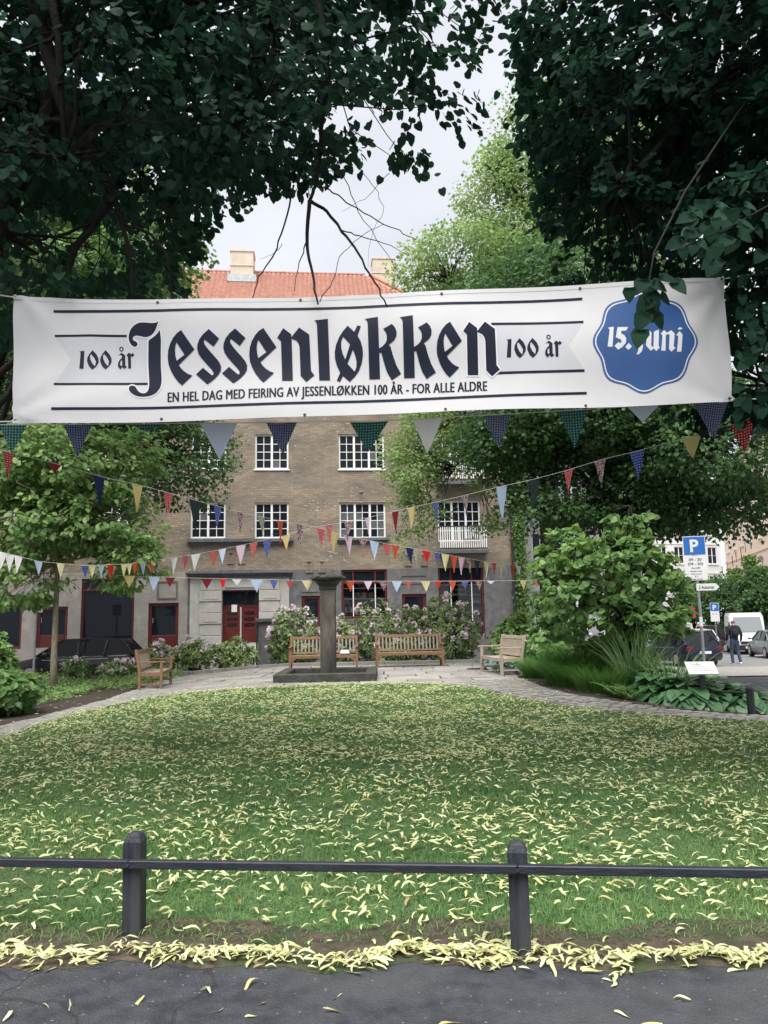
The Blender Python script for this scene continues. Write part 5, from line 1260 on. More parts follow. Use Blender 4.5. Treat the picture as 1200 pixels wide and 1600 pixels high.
def tree(name, label, base, trunk_pts, trunk_r, ells, ncl, per, lsize, tpl, mat, bark='trunk', clr=(.5, .5, .3), seed=0, droop=.35, limbs=14, keep=None, parts=0, group=None, twigs=True, surf=.55, up=.7, cat='tree', extra=None, spray=False, lim0=None):
    r = np.random.default_rng(seed)
    t = thing(name, label, cat, base, 0, group)
    tp = [Vector(p) for p in trunk_pts]
    tr_ = [trunk_r * (1 - .55 * i / max(1, len(tp) - 1)) for i in range(len(tp))]; tr_[0] *= 1.25
    b = MB(); b.tube(tp, tr_, 12); b.obj('trunk', M[bark], t, True, smooth=True)
    Pc, dc, k = sample(ells, ncl, r, surf)
    if keep is not None:
        m = keep(Pc, r); Pc, dc, k = Pc[m], dc[m], k[m]
    ncl = len(Pc)
    TP = np.array([tuple(p) for p in tp])
    # limbs to a spread subset of clusters, then branchlets
    li = r.choice(ncl, min(limbs, ncl), replace=False); LP = []; LR = []
    for i in li:
        h = r.integers(lim0 if lim0 else max(1, len(TP) // 3), len(TP)); a = TP[h]
        c = curve3(a, Pc[i], .12, r, 9, .25); LP.append(c); b = MB()
        rr_ = np.linspace(trunk_r * .38, trunk_r * .05 + .004, 9); b.tube(c, list(rr_), 7); b.obj('limb', M[bark], t, True, smooth=True)
    if twigs and LP:
        allp = np.concatenate(LP); b = MB()
        for i in range(ncl):
            d2 = ((allp - Pc[i]) ** 2).sum(1); j = int(np.argmin(d2))
            if d2[j] > 36: continue
            b.tube(curve3(allp[j], Pc[i], .08, r, 5, .3), [.014 + trunk_r * .03, .012 + trunk_r * .02, .009, .007, .004], 4, cap=False)
        o = b.obj('branchlets', M['twig'] if bark == 'trunk' else M[bark], t, True); o['kind'] = 'stuff'
    # leaves
    n = ncl * per; ci = np.repeat(np.arange(ncl), per)
    cs = np.array(clr) * r.uniform(.6, 1.25, (ncl, 1)) 
    off = nrmz(r.normal(size=(n, 3))) * (r.random(n) ** .5)[:, None] * cs[ci]
    if spray:   # flat drooping sprays: offsets along a few radial twigs
        na = 5; az = r.uniform(0, 2 * np.pi, (ncl, na)); tw = r.integers(0, na, n); rad = r.random(n) ** .7; A = az[ci, tw]
        off = np.stack([np.cos(A) * rad * cs[ci, 0], np.sin(A) * rad * cs[ci, 1], -droop * (rad ** 2) * cs[ci, 2] * 1.6 + r.normal(size=n) * .12 * cs[ci, 2]], -1) + r.normal(size=(n, 3)) * .035
    P = Pc[ci] + off
    outw = nrmz(off + dc[ci] * .35)
    normal = nrmz(np.array([0, 0, up]) + outw * .45 + r.normal(size=(n, 3)) * .45)
    axis = outw + r.normal(size=(n, 3)) * .5; axis[:, 2] -= droop * 1.3
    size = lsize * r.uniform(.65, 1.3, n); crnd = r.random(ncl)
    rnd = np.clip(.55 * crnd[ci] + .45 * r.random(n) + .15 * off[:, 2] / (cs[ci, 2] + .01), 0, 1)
    m = np.ones(n, bool)
    if extra is not None: m = extra(P, r)
    P, axis, normal, size, rnd = P[m], axis[m], normal[m], size[m], rnd[m]
    if parts:
        ux, uy, dd = proj(P); vis = (ux > 0) & (ux < 1200) & (uy > 0) & (uy < 1100); sc_ = np.where(vis, size / dd, 0); idx = np.argsort(-sc_)[:parts]; mk = np.zeros(len(P), bool); mk[idx] = True
        leaf_parts(tpl, mat, t, P[mk], axis[mk], normal[mk], size[mk], mat.name)
        P, axis, normal, size, rnd = P[~mk], axis[~mk], normal[~mk], size[~mk], rnd[~mk]
    foliage_obj('crown', [leaves(T_HEART4 if tpl is T_HEART else tpl, P, axis, normal, size, rnd)], mat, t)
    return t
# ---- the two lindens over the footpath (trunks left and right of the frame)
FR_L = [(-2000, 640), (-60, 560), (300, 452), (322, 400), (330, 372), (355, 345), (388, 330), (405, 292), (440, 300), (520, 284), (545, 262), (575, 258), (600, 272), (640, 262), (690, 290), (715, 270), (748, 240), (762, 190), (768, 130), (772, 60), (800, -60), (860, -400), (3000, -400)]
def fringe(P, r, FRX, jit=10):
    ux, uy, dd = proj(P); lim = np.interp(ux, [p[0] for p in FRX], [p[1] for p in FRX]) + r.normal(size=len(P)) * jit
    return ((uy < lim) | (dd < .3)) & (np.linalg.norm(P - np.array([0, 0, CAMZ]), axis=1) > 2.6)
TL = (-5.3, 6.0, 0)
keepL = lambda P, r: fringe(P, r, FR_L, 16)
LINL = tree('linden_tree', 'dark linden overhanging the top left of the view with hanging leafy boughs', TL, [(-5.3, 6.0, -.2), (-5.25, 6, 1.5), (-5.1, 6.1, 3.5), (-4.9, 6.3, 6), (-4.7, 6.6, 9), (-4.6, 6.8, 12)], .34,
     [(np.array([-4.8, 7.2, 6.9]), np.array([3.6, 3.8, 3.2])), (np.array([-1.9, 6.6, 7.3]), np.array([2.8, 2.6, 1.9])), (np.array([-.6, 7.4, 7.9]), np.array([2.4, 2.4, 2.0])), (np.array([-3.4, 8.5, 8.6]), np.array([3.2, 2.6, 2.2]))],
     680, 66, .082, T_HEART, M['linden'], seed=11, clr=(.55, .55, .38), limbs=16, keep=keepL, extra=lambda P, r: fringe(P, r, FR_L, 9), parts=260, surf=.15, spray=True, droop=.3, up=1.0)
FR_R = [(-3000, -400), (740, -400), (775, -60), (792, 40), (800, 130), (818, 210), (836, 300), (850, 380), (860, 452), (1000, 470), (1140, 520), (1150, 655), (1300, 720), (3000, 800)]
def keepR(P, r):
    ux, uy, dd = proj(P)
    lim = np.interp(uy, [-400, 0, 120, 210, 300, 380, 450, 640], [740, 790, 798, 816, 834, 848, 856, 1000]) + r.normal(size=len(P)) * 14
    ok = (ux > lim) & fringe(P, r, [(-3000, 640), (1000, 650), (1300, 700), (3000, 800)], 14)
    front = (P[:, 1] < 6.45) & (ux < 1155) & (uy > 436 - 8)         # keep the cloth of the banner free
    return ok & ~front
TR = (6.0, 6.4, 0)
LINR = tree('linden_tree', 'dark dense linden filling the top right of the view', TR, [(6.0, 6.4, -.2), (6.0, 6.4, 1.5), (5.9, 6.4, 3.5), (5.7, 6.6, 6), (5.5, 6.9, 9), (5.4, 7, 12)], .36,
     [(np.array([4.9, 7.6, 6.8]), np.array([3.5, 3.3, 3.5])), (np.array([3.4, 7.4, 8.0]), np.array([2.4, 2.6, 2.4])), (np.array([4.6, 5.2, 5.2]), np.array([1.9, 1.5, 1.9]))],
     900, 68, .08, T_HEART, M['lindenR'], seed=12, clr=(.55, .55, .4), limbs=16, keep=keepR, extra=keepR, parts=260, surf=.15, spray=True, droop=.3, up=1.0)
# low sprigs of the right linden hanging before the banner and at the right edge (built as branches of their own)
def sprig(pts, lv, mat, seed):
    r = np.random.default_rng(seed); P0 = [at(*p) for p in pts]
    b = MB(); b.tube(P0, list(np.linspace(.009, .003, len(P0))), 6); t = b.obj('branch', M['twig'], LINR, True, smooth=True)
    P, A, N_, Sz = [], [], [], []
    for (px, py, Y, sz, ang) in lv:
        p = np.array(at(px, py, Y)); a = np.array([math.cos(ang), r.uniform(-.3, .3), -math.sin(ang)]); s = sz * Y / FPX / 1.12
        P.append(p - a * s * .5); A.append(a); N_.append(np.array([r.uniform(-.5, .5), -1, r.uniform(.1, .9)])); Sz.append(s)
    leaf_parts(T_HEART, mat, t, np.array(P), np.array(A), np.array(N_), np.array(Sz), mat.name)
sprig([(1260, 40, 6.2), (1150, 180, 5.6), (1070, 300, 4.8), (1022, 395, 4.35), (1014, 440, 4.3), (1010, 475, 4.3), (1003, 525, 4.3)],
      [(1002, 447, 4.2, 34, 2.2), (984, 460, 4.2, 26, 1.7), (1030, 447, 4.3, 30, .5), (1062, 448, 4.3, 32, .9), (1022, 470, 4.3, 36, 1.2), (1040, 468, 4.35, 26, .6), (1006, 475, 4.3, 32, 2.4), (1002, 502, 4.25, 34, 2.1), (1030, 502, 4.3, 30, 1.0), (1018, 490, 4.35, 28, 1.5), (999, 528, 4.2, 34, 1.9), (1014, 456, 4.35, 30, 1.7), (1045, 436, 4.3, 34, .2)], M['lindenR'], 3)
rr = np.random.default_rng(8)
sprig([(1420, 120, 5.4), (1290, 250, 4.4), (1220, 310, 4.1), (1150, 350, 4.0), (1070, 385, 4.0)],
      [(float(x), float(y), float(Yv), float(s), float(a)) for x, y, Yv, s, a in zip(rr.uniform(1050, 1240, 46), rr.uniform(315, 425, 46), rr.uniform(3.6, 4.6, 46), rr.uniform(20, 32, 46), rr.uniform(.3, 2.9, 46))], M['lindenR'], 4)
sprig([(1380, 260, 5.6), (1260, 420, 5.3), (1210, 520, 5.2), (1180, 620, 5.2)],
      [(float(x), float(y), float(Yv), float(s), float(a)) for x, y, Yv, s, a in zip(rr.uniform(1150, 1240, 60), rr.uniform(440, 690, 60), rr.uniform(4.9, 5.6, 60), rr.uniform(16, 26, 60), rr.uniform(.6, 2.6, 60))], M['lindenR'], 5)
# bare hanging boughs of the left linden in the sky gap
def bough(paths, Y, seed):
    r = np.random.default_rng(seed)
    for pts, r0, r1 in paths:
        P = [at(x, y, Y + .25 * math.sin(x * .02 + y * .013)) for x, y in pts]; Q = []
        for a, c in zip(P[:-1], P[1:]):
            for k in range(4): Q.append(a.lerp(c, k / 4) + Vector(r.normal(size=3) * .006))
        Q.append(P[-1]); b = MB(); b.tube(Q, list(np.linspace(r0, r1, len(Q))), 6); b.obj('branch', M['twig'], LINL, True, smooth=True)
bough([([(330, -260), (430, -140), (488, -30), (508, 60), (512, 120), (503, 190), (500, 240), (492, 290), (484, 312)], .032, .016), ([(484, 312), (478, 380), (488, 430), (497, 475)], .02, .008), ([(484, 312), (510, 330), (535, 360), (560, 395), (585, 440), (605, 480)], .016, .006),
      ([(492, 290), (520, 300), (548, 320), (590, 345), (625, 360), (650, 375)], .007, .003), ([(459, 290), (445, 350), (425, 400), (405, 432), (392, 470)], .009, .004), ([(478, 380), (468, 410), (460, 455)], .006, .003), ([(512, 225), (540, 280), (560, 330), (600, 390), (622, 425)], .005, .002),
      ([(500, 470), (520, 440), (530, 400), (560, 370), (600, 350)], .004, .002), ([(535, 360), (560, 368), (600, 380), (640, 400)], .006, .002), ([(440, 380), (430, 395), (405, 405)], .003, .001), ([(560, 260), (590, 300), (600, 330), (580, 370), (575, 420)], .003, .001), ([(610, 270), (570, 310), (535, 330)], .003, .001)], 6.1, 1)
bough([([(-120, -150), (40, -40), (75, 80), (95, 150), (110, 190), (150, 250), (178, 305)], .075, .06), ([(178, 305), (150, 345), (120, 385), (100, 440), (95, 480)], .045, .02), ([(178, 305), (190, 350), (205, 400), (208, 470)], .03, .012), ([(190, 350), (235, 365), (262, 400), (270, 470)], .018, .008), ([(110, 190), (60, 190), (20, 230), (-30, 240)], .03, .015), ([(240, 0), (300, 70), (370, 120), (430, 150)], .022, .008), ([(150, 345), (90, 370), (60, 410)], .02, .008)], 6.6, 2)
# ---- other trees
def GB(px, py, Y): q = at(px, py, Y); return (q.x, Y, float(g(q.x, Y)))
bs = GB(960, 1000, 21); X0 = bs[0]
tree('street_tree', 'big dark tree with black trunk behind the shrubs on the right', bs, [(X0 + .15, 21, bs[2] - .2), (X0 + .1, 21, 2.2), tuple(at(962, 830, 21)), tuple(at(950, 740, 21)), tuple(at(935, 620, 21)), tuple(at(920, 480, 21))], .34,
     [ell(950, 650, 21, 210, 90, 3.2), ell(810, 690, 21.5, 90, 60, 2.2), ell(1080, 700, 20, 130, 100, 3), ell(1150, 790, 20, 70, 45, 1.6), ell(900, 500, 21, 220, 110, 3.5), ell(860, 790, 21, 80, 55, 1.6), ell(1010, 790, 21.5, 110, 55, 2.2)],
     1250, 70, .12, T_RHOMB, M['darkleaf'], seed=21, clr=(.75, .75, .35), limbs=20, surf=.3, keep=lambda P, r: (proj(P)[1] < np.interp(proj(P)[0], [590, 640, 760, 800, 900, 1000, 1100, 1200, 1300], [660, 700, 770, 800, 850, 840, 835, 835, 840]) + r.normal(size=len(P)) * 12))
bs = GB(690, 990, 26.2)
tree('street_tree', 'light green tree whose foliage hangs before the brick house by the balconies', GB(1000, 1000, 23.5), [tuple(GB(1000, 1000, 23.5)), tuple(at(990, 900, 23.6)), tuple(at(960, 780, 23.8)), tuple(at(880, 690, 24)), tuple(at(780, 640, 24.4)), tuple(at(720, 600, 24.6))], .16,
     [ell(645, 730, 24, 42, 65, 1.3), ell(665, 690, 24, 55, 45, 1.3), ell(700, 645, 25, 60, 40, 1.4), ell(665, 800, 24, 30, 40, .8), ell(730, 560, 25.5, 90, 90, 1.6), ell(760, 790, 24.3, 24, 45, .6), ell(640, 850, 24, 22, 22, .6), ell(725, 725, 24, 40, 28, .8)],
     330, 56, .10, T_RHOMB, M['lightleaf'], seed=22, clr=(.6, .6, .3), limbs=12, surf=.3)
bs = GB(860, 960, 33)
tree('tall_tree', 'tall bright green tree in the background right of the roof', bs, [(bs[0], 33, bs[2]), tuple(at(858, 760, 33)), tuple(at(850, 560, 33)), tuple(at(845, 380, 33)), tuple(at(840, 220, 33))], .45,
     [ell(835, 230, 33, 75, 100, 2.6), ell(800, 330, 33, 85, 90, 3), ell(740, 420, 32, 115, 62, 3), ell(880, 420, 33, 150, 120, 3.5), ell(665, 445, 31, 60, 40, 2), ell(930, 250, 34, 100, 160, 3)],
     760, 70, .15, T_RHOMB, M['lightleaf'], seed=23, clr=(.95, .95, .55), limbs=18, surf=.45)
bs = GB(15, 1010, 25)
tree('street_tree', 'dark tree before the brick facade behind the young tree on the left', bs, [(bs[0] - 1.5, 25, bs[2]), tuple(at(-60, 880, 25)), tuple(at(-20, 760, 25)), tuple(at(60, 650, 25)), tuple(at(90, 500, 25))], .32,
     [ell(285, 725, 24, 85, 75, 2.0), ell(215, 680, 24, 110, 60, 2.4), ell(330, 800, 24.5, 18, 22, .5), ell(100, 590, 24, 190, 120, 3.5), ell(170, 470, 23, 150, 80, 3), ell(60, 400, 23, 130, 110, 3), ell(-80, 650, 25, 150, 150, 3.5), ell(20, 740, 26, 60, 50, 1.5)],
     950, 66, .12, T_RHOMB, M['darkleaf'], seed=24, clr=(.75, .75, .35), limbs=18, surf=.3)
bs = GB(130, 980, 22)
tree('street_tree', 'lighter green linden seen below the left canopy over the roof edge', GB(-40, 1020, 20), [tuple(GB(-40, 1020, 20)), tuple(at(-60, 800, 20)), tuple(at(-20, 600, 20)), tuple(at(60, 420, 20))], .26,
     [ell(60, 400, 18, 130, 90, 2.5), ell(200, 410, 17, 100, 55, 1.8), ell(270, 370, 16, 50, 40, 1.2), ell(130, 300, 18, 140, 80, 2.4)], 300, 56, .09, T_HEART, M['shrubleaf'], seed=25, clr=(.55, .55, .3), limbs=12, surf=.3, spray=True)
# young tree left with long drooping leaves
bs = tuple(gnd(84, 1080)); Yt = bs[1]
tree('young_tree', 'young tree with pale slender trunk and bright drooping leaves on the left', bs, [bs, tuple(at(84, 1030, Yt)), tuple(at(87, 960, Yt)), tuple(at(90, 880, Yt)), tuple(at(92, 790, Yt)), tuple(at(96, 700, Yt))], .085,
     [ell(95, 730, Yt - .3, 125, 70, 1.6), ell(60, 810, Yt - .4, 100, 70, 1.3), ell(150, 800, Yt - .2, 85, 60, 1.2), ell(200, 880, Yt - .2, 55, 40, .9), ell(30, 900, Yt - .3, 70, 50, 1.1), ell(190, 715, Yt, 70, 45, .9), ell(235, 830, Yt, 30, 45, .5), ell(10, 740, Yt - .5, 80, 60, 1.2)],
     640, 26, .16, T_OVAL, M['youngleaf'], bark='palebark', seed=26, clr=(.4, .4, .17), limbs=22, surf=.3, droop=.45, parts=200, up=.9, lim0=3)
# leafy shrub tree on the right
bs = tuple(GB(984, 1005, 15.2)); Yt = 15.2
tree('shrub_tree', 'broad leafy shrub tree with round leaves beside the parking sign', bs, [bs, tuple(at(984, 980, Yt)), tuple(at(982, 920, Yt)), tuple(at(980, 850, Yt)), tuple(at(984, 790, Yt))], .04,
     [ell(955, 890, Yt, 85, 60, 1.1), ell(984, 822, Yt, 26, 42, .4), ell(1035, 945, Yt - .2, 45, 52, .7), ell(885, 930, Yt, 55, 65, .8), ell(985, 965, Yt - .3, 85, 35, .8), ell(1020, 870, Yt, 34, 40, .5), ell(885, 868, Yt + .8, 42, 42, .7)],
     280, 17, .12, T_HEART, M['shrubleaf'], seed=27, clr=(.26, .26, .1), limbs=20, surf=.2, parts=220, up=.6)
# ivy at the corner of the brick house
r = np.random.default_rng(31); u = fac(812, 850)[0]
n = 5200; zz = r.uniform(-.2, 12, n) ; P = np.array([tuple(FM @ Vector((u + a, b_, z_))) for a, b_, z_ in zip(r.normal(size=n) * .16, -.15 + r.normal(size=n) * .1, zz)])
iv = thing('ivy', 'bright green ivy climbing between the downpipes at the house corner', 'plant', P[0]); 
st = MB(); st.tube([tuple(FM @ Vector((u + .05 * math.sin(z_), -.08, z_))) for z_ in np.linspace(-.3, 12, 14)], .03, 6); st.obj('stem', M['trunk'], iv, True)
foliage_obj('leaves', [leaves(T_RHOMB, P, np.array([0, -.2, -1]) + r.normal(size=(n, 3)) * .5, np.array([0, -1, .4]) + r.normal(size=(n, 3)) * .4, .11 * r.uniform(.6, 1.2, n), r.random(n))], M['ivy'], iv)
# round street trees far right
for k, (px, py, Y, rx, ry, lab) in enumerate(((1130, 945, 62, 38, 42, 'round clipped street tree behind the white van on the left'), (1192, 935, 54, 34, 44, 'round clipped street tree behind the white van on the right'), (1085, 930, 70, 30, 36, 'round clipped street tree far behind the parking sign'))):
    bs = GB(px, 990, Y)
    tree('street_tree', lab, bs, [bs, tuple(at(px, 985, Y)), tuple(at(px, 955, Y))], .16, [ell(px, py, Y, rx, ry, 1.9), ell(px, py + 10, Y, rx * .8, ry * .7, 1.8)], 150, 60, .2, T_RHOMB, M['darkleaf'], seed=40 + k, clr=(.6, .6, .45), limbs=5, twigs=False, surf=.5)
# ivy on the peach house
for k, (px, py0_, py1_, Y, w) in enumerate(((1143, 888, 930, 66, .8), (1167, 868, 930, 60, .7), (1189, 885, 930, 56, 1.0))):
    n = 900; y_ = r.uniform(py0_, py1_, n); P = np.array([tuple(at(px, yy_, Y)) for yy_ in y_]); P[:, 0] += r.normal(size=n) * w * .4 * (1 - .0 * y_); P[:, 1] += -.6 + r.normal(size=n) * .15
    P[:, 0] -= .0
    iv = thing('ivy', ('left', 'middle', 'right')[k] + ' green climber on the peach house wall', 'plant', P[0])
    foliage_obj('leaves', [leaves(T_RHOMB, P, np.array([0, -.2, -1]) + r.normal(size=(n, 3)) * .5, np.array([-1, -1, .4]) + r.normal(size=(n, 3)) * .4, .22 * r.uniform(.6, 1.2, n), r.random(n))], M['ivy'], iv)

# ------------------------------------------------------------------ shrubs
def shrub(label, px0, px1, pyt, Y, depth, n_ros, leafs=7, ls=.13, tpl=T_LONG, mat='rhodoleaf', flowers=0.0, petal='petal', seed=0, name='rhododendron', zb=None, group=None, bright=.5, lobes=7):
    r = np.random.default_rng(seed)
    a, c = at(px0, pyt, Y), at(px1, pyt, Y); cx = (a.x + c.x) / 2; hw_ = (c.x - a.x) / 2; z0 = float(g(cx, Y)) if zb is None else zb; h = a.z - z0
    t = thing(name, label, 'shrub', (cx, Y, z0), 0, group)
    es = [(np.array([cx + hw_ * r.uniform(-.55, .55), Y + depth * r.uniform(-.5, .5), z0 + h * r.uniform(.3, .66)]), np.array([hw_ * r.uniform(.35, .55), depth * .5, h * .36])) for _ in range(lobes)]
    es.append((np.array([cx, Y, z0 + h * .42]), np.array([hw_ * .95, depth * .8, h * .42])))
    P, d, k = sample(es, n_ros, r, .9)
    P[:, 2] = np.maximum(P[:, 2], z0 + .08)
    b = MB()
    for i in range(9):
        tip = P[r.integers(len(P))]; b.tube(curve3((cx + r.normal() * .12, Y + r.normal() * .1, z0 - .1), tip, .05, r, 6, .3), [.022, .02, .016, .012, .009, .006], 5)
    b.obj('stems', M['trunk'], t, True)['kind'] = 'stuff'
    ci = np.repeat(np.arange(len(P)), leafs); n = len(ci); ax = nrmz(d * .8 + np.array([0, 0, .55]) + r.normal(size=d.shape) * .3)
    rad = nrmz(np.cross(ax[ci], r.normal(size=(n, 3))))
    axis = rad + ax[ci] * r.uniform(-.1, .7, n)[:, None]
    normal = ax[ci] + r.normal(size=(n, 3)) * .15
    rnd = np.clip(r.random(len(P))[ci] * .7 + r.random(n) * .3 + (bright - .5), 0, 1)
    foliage_obj('foliage', [leaves(tpl, P[ci] + axis * .01, axis, normal, ls * r.uniform(.7, 1.25, n), rnd)], M[mat], t)
    if flowers:
        sel = np.nonzero((r.random(len(P)) < flowers) & (P[:, 2] > z0 + h * .3))[0]
        m = 20; ci = np.repeat(sel, m); n = len(ci); dr_ = nrmz(r.normal(size=(n, 3)) + ax[ci] * 1.0)
        foliage_obj('blossom', [leaves(T_RHOMB, P[ci] + ax[ci] * .07 + dr_ * .05, dr_ + r.normal(size=(n, 3)) * .3, r.normal(size=(n, 3)), .075 * r.uniform(.7, 1.2, n), r.random(n))], M[petal], t)
    return t
G1 = 'flowering rhododendrons round the terrace'
shrub('rhododendron with pink blossom left of the fountain column', 415, 505, 946, 25.3, 1.0, 620, flowers=.16, seed=51, group=G1)
shrub('rhododendron in shade just right of the fountain column', 500, 580, 962, 25.6, .9, 420, flowers=.16, seed=52, group=G1)
shrub('tall rhododendron full of pink blossom behind the warm brown bench', 548, 690, 931, 25.4, 1.0, 1000, flowers=.15, seed=53, group=G1)
shrub('rhododendron with pink blossom before the right shop window', 655, 752, 922, 25.5, 1.0, 800, flowers=.15, seed=54, group=G1)
shrub('low yellowish rhododendron before the red front door', 322, 408, 996, 24.9, .7, 420, ls=.12, seed=55, group=G1, bright=.72)
shrub('low pale rhododendron left of the front door steps', 262, 335, 998, 24.8, .7, 330, ls=.12, seed=56, flowers=.07, group=G1, bright=.68)
shrub('low rhododendron with pink blossom behind the left bench', 222, 275, 1000, 24.6, .6, 240, ls=.11, seed=57, flowers=.25, group=G1)
shrub('pink flowering bush at the rear of the black car', 146, 214, 1030, 23.5, .6, 220, ls=.12, seed=58, flowers=.1, group=G1)
shrub('dark bush with a few pink flowers beside the pale trunk', 100, 146, 1026, 23.0, .6, 170, ls=.12, seed=59, flowers=.08, group=G1, bright=.35)
shrub('fresh green hydrangea between shop window and bleached bench', 757, 835, 958, 23.4, .8, 520, 5, .13, T_BIGR, 'shrubleaf', seed=60, name='leafy_shrub', bright=.7)
shrub('pale flowering shrub right of the bleached bench', 820, 905, 962, 19.5, .9, 420, 5, .12, T_BIGR, 'shrubleaf', .05, 'petalw', seed=61, name='leafy_shrub', bright=.6)
shrub('light green bush below the leafy shrub tree', 880, 990, 985, 16.2, .8, 420, 5, .11, T_BIGR, 'shrubleaf', seed=62, name='leafy_shrub')
shrub('dense dark green bush at the left edge of the lawn path', -75, 66, 1040, 14.2, 1.0, 720, 5, .13, T_BIGR, 'shrubleaf', seed=63, name='leafy_shrub', bright=.35)
shrub('taller pale leaved bush at the left edge', -60, 34, 988, 16.5, .8, 360, 5, .12, T_BIGR, 'shrubleaf', seed=64, name='leafy_shrub', bright=.6)
shrub('green bush between the young tree and the left edge', 4, 66, 1052, 17.0, .6, 220, 5, .12, T_BIGR, 'shrubleaf', seed=65, name='leafy_shrub', bright=.45)
# ---- clumps of grass, reeds, hostas, ferns
def blades(P, dirs, L, w, r, seg=4, droop=.6):
    """arching strips; P (n,3) base, dirs (n,2) horizontal lean"""
    n = len(P); t = np.linspace(0, 1, seg + 1); V = np.zeros((n, seg + 1, 2, 3)); side = np.stack([-dirs[:, 1], dirs[:, 0], np.zeros(n)], -1)
    side = nrmz(side + r.normal(size=(n, 3)) * .2)
    for i, tt in enumerate(t):
        lean = tt ** 2 * droop; c = P + np.stack([dirs[:, 0] * (lean + .15 * tt) * L, dirs[:, 1] * (lean + .15 * tt) * L, L * (tt - .38 * droop * tt ** 3)], -1)
        wd = (w * (1 - tt ** 2 * .92) / 2)[:, None] * side
        V[:, i, 0] = c - wd; V[:, i, 1] = c + wd
    base = np.arange(n)[:, None, None] * (seg + 1) * 2; q = np.array([[2 * i, 2 * i + 1, 2 * i + 3, 2 * i + 2] for i in range(seg)])
    return V.reshape(-1, 3), (base + q[None]).reshape(-1, 4), (seg + 1) * 2
def clump(label, px, py, rad, n, L, w, mat, seed, name='ornamental_grass', droop=.6, cat='plant', base=None):
    r = np.random.default_rng(seed); q = Vector(base) if base is not None else gnd(px, py); z = float(g(q.x, q.y)) + .04
    t = thing(name, label, cat, (q.x, q.y, z)); a = r.uniform(0, 2 * np.pi, n); rr_ = rad * np.sqrt(r.random(n))
    P = np.stack([q.x + rr_ * np.cos(a), q.y + rr_ * np.sin(a), np.full(n, z)], -1); d = np.stack([np.cos(a), np.sin(a)], -1) + r.normal(size=(n, 2)) * .4
    V, F, k = blades(P, d, L * r.uniform(.55, 1.1, n), np.full(n, w), r, 5, droop); me = np_mesh('blades', V, F, M[mat], False, np.repeat(r.random(n), k)); o = link('blades', me, t, True); o['kind'] = 'stuff'; return t
clump('soft green grass tuft nearest the bleached bench', 838, 1062, .3, 900, .6, .009, 'grassclump', 71)
clump('wide dark green grass mound in the right bed', 900, 1075, .55, 1500, .72, .01, 'grassclump', 72)
clump('dark green grass mound beside the reeds', 945, 1085, .5, 1300, .68, .01, 'grassclump', 73)
clump('tall fine grass behind the bed near the pale shrub', 870, 1040, .6, 1500, 1.15, .012, 'grassclump', 74, base=(4.1, 16.4, 0))
clump('tall arching striped reeds left of the hostas', 1000, 1092, .25, 170, 1.5, .03, 'reed', 75, name='reed_clump', droop=.42)
clump('arching reeds behind the big hosta', 1040, 1080, .3, 100, 1.1, .028, 'reed', 76, name='reed_clump', droop=.5, base=(4.9, 13.6, 0))
clump('thin grass tuft at the foot of the information board', 1118, 1108, .14, 300, .5, .01, 'grassclump', 77)
def hosta(label, x, y, n, L, mat, seed, spread=.35):
    r = np.random.default_rng(seed); z = float(g(x, y)) + .04; t = thing('hosta', label, 'plant', (x, y, z))
    a = r.uniform(0, 2 * np.pi, n); f = r.random(n) ** .6; P = np.stack([x + np.cos(a) * f * spread, y + np.sin(a) * f * spread, z + (.62 - .5 * f) * L * 2.6 + r.normal(size=n) * .02], -1)
    axis = np.stack([np.cos(a), np.sin(a), .25 - .75 * f], -1) + r.normal(size=(n, 3)) * .12; nm = np.stack([np.cos(a) * .5, np.sin(a) * .5, np.ones(n)], -1)
    leaf_parts(T_BIG, M[mat], t, P, axis, nm, L * r.uniform(.7, 1.15, n), mat)
    b = MB()
    for i in range(0, n, 2): b.tube([(x + r.normal() * .05, y + r.normal() * .05, z - .04), tuple((P[i] + np.array([x, y, z])) / 2 + np.array([0, 0, .04])), tuple(P[i])], .006, 4)
    b.obj('stalks', M['hosta_stalk'], t, True)['kind'] = 'stuff'
M['hosta_stalk'] = pm('pale green stalk', (.08, .16, .05), (.12, .2, .07), 5, .6)
for i, (x, y, n, L) in enumerate(((5.0, 13.2, 95, .32), (5.5, 13.3, 90, .3), (5.95, 13.15, 75, .28), (4.7, 13.7, 80, .33))):
    hosta(('large green hosta behind the information board', 'large green hosta right of the information board', 'large green hosta nearest the bollard', 'large green hosta at the foot of the reeds')[i], x, y, n, L, 'hosta', 80 + i, .5)
for i, (x, y, n, L) in enumerate(((2.9, 20.9, 46, .2), (3.55, 19.6, 50, .2), (3.7, 18.5, 44, .2), (3.3, 20.2, 40, .2))):
    hosta(('blue grey hosta behind the far end of the bleached bench', 'blue grey hosta behind the bleached bench backrest', 'blue grey hosta right of the bleached bench', 'blue grey hosta under the bleached bench')[i], x, y, n, L, 'bluehosta', 90 + i, .32)
def fern(label, px, py, seed):
    r = np.random.default_rng(seed); q = gnd(px, py); z = float(g(q.x, q.y)) + .04; t = thing('fern', label, 'plant', (q.x, q.y, z)); P, A, N_, Sz = [], [], [], []
    for k in range(13):
        a = r.uniform(0, 2 * np.pi); L = r.uniform(.35, .6)
        for i in range(14):
            f = (i + 1) / 14; c = np.array([q.x + math.cos(a) * L * f * .8, q.y + math.sin(a) * L * f * .8, z + L * (f - .55 * f * f)])
            for s in (-1, 1): P.append(c); A.append([-math.sin(a) * s + .3 * math.cos(a), math.cos(a) * s + .3 * math.sin(a), -.1]); N_.append([0, 0, 1]); Sz.append(.13 * (1 - f * .8))
    P = np.array(P); foliage_obj('fronds', [leaves(T_LONG, P, np.array(A), np.array(N_, float), np.array(Sz), r.random(len(P)))], M['shrubleaf'], t)
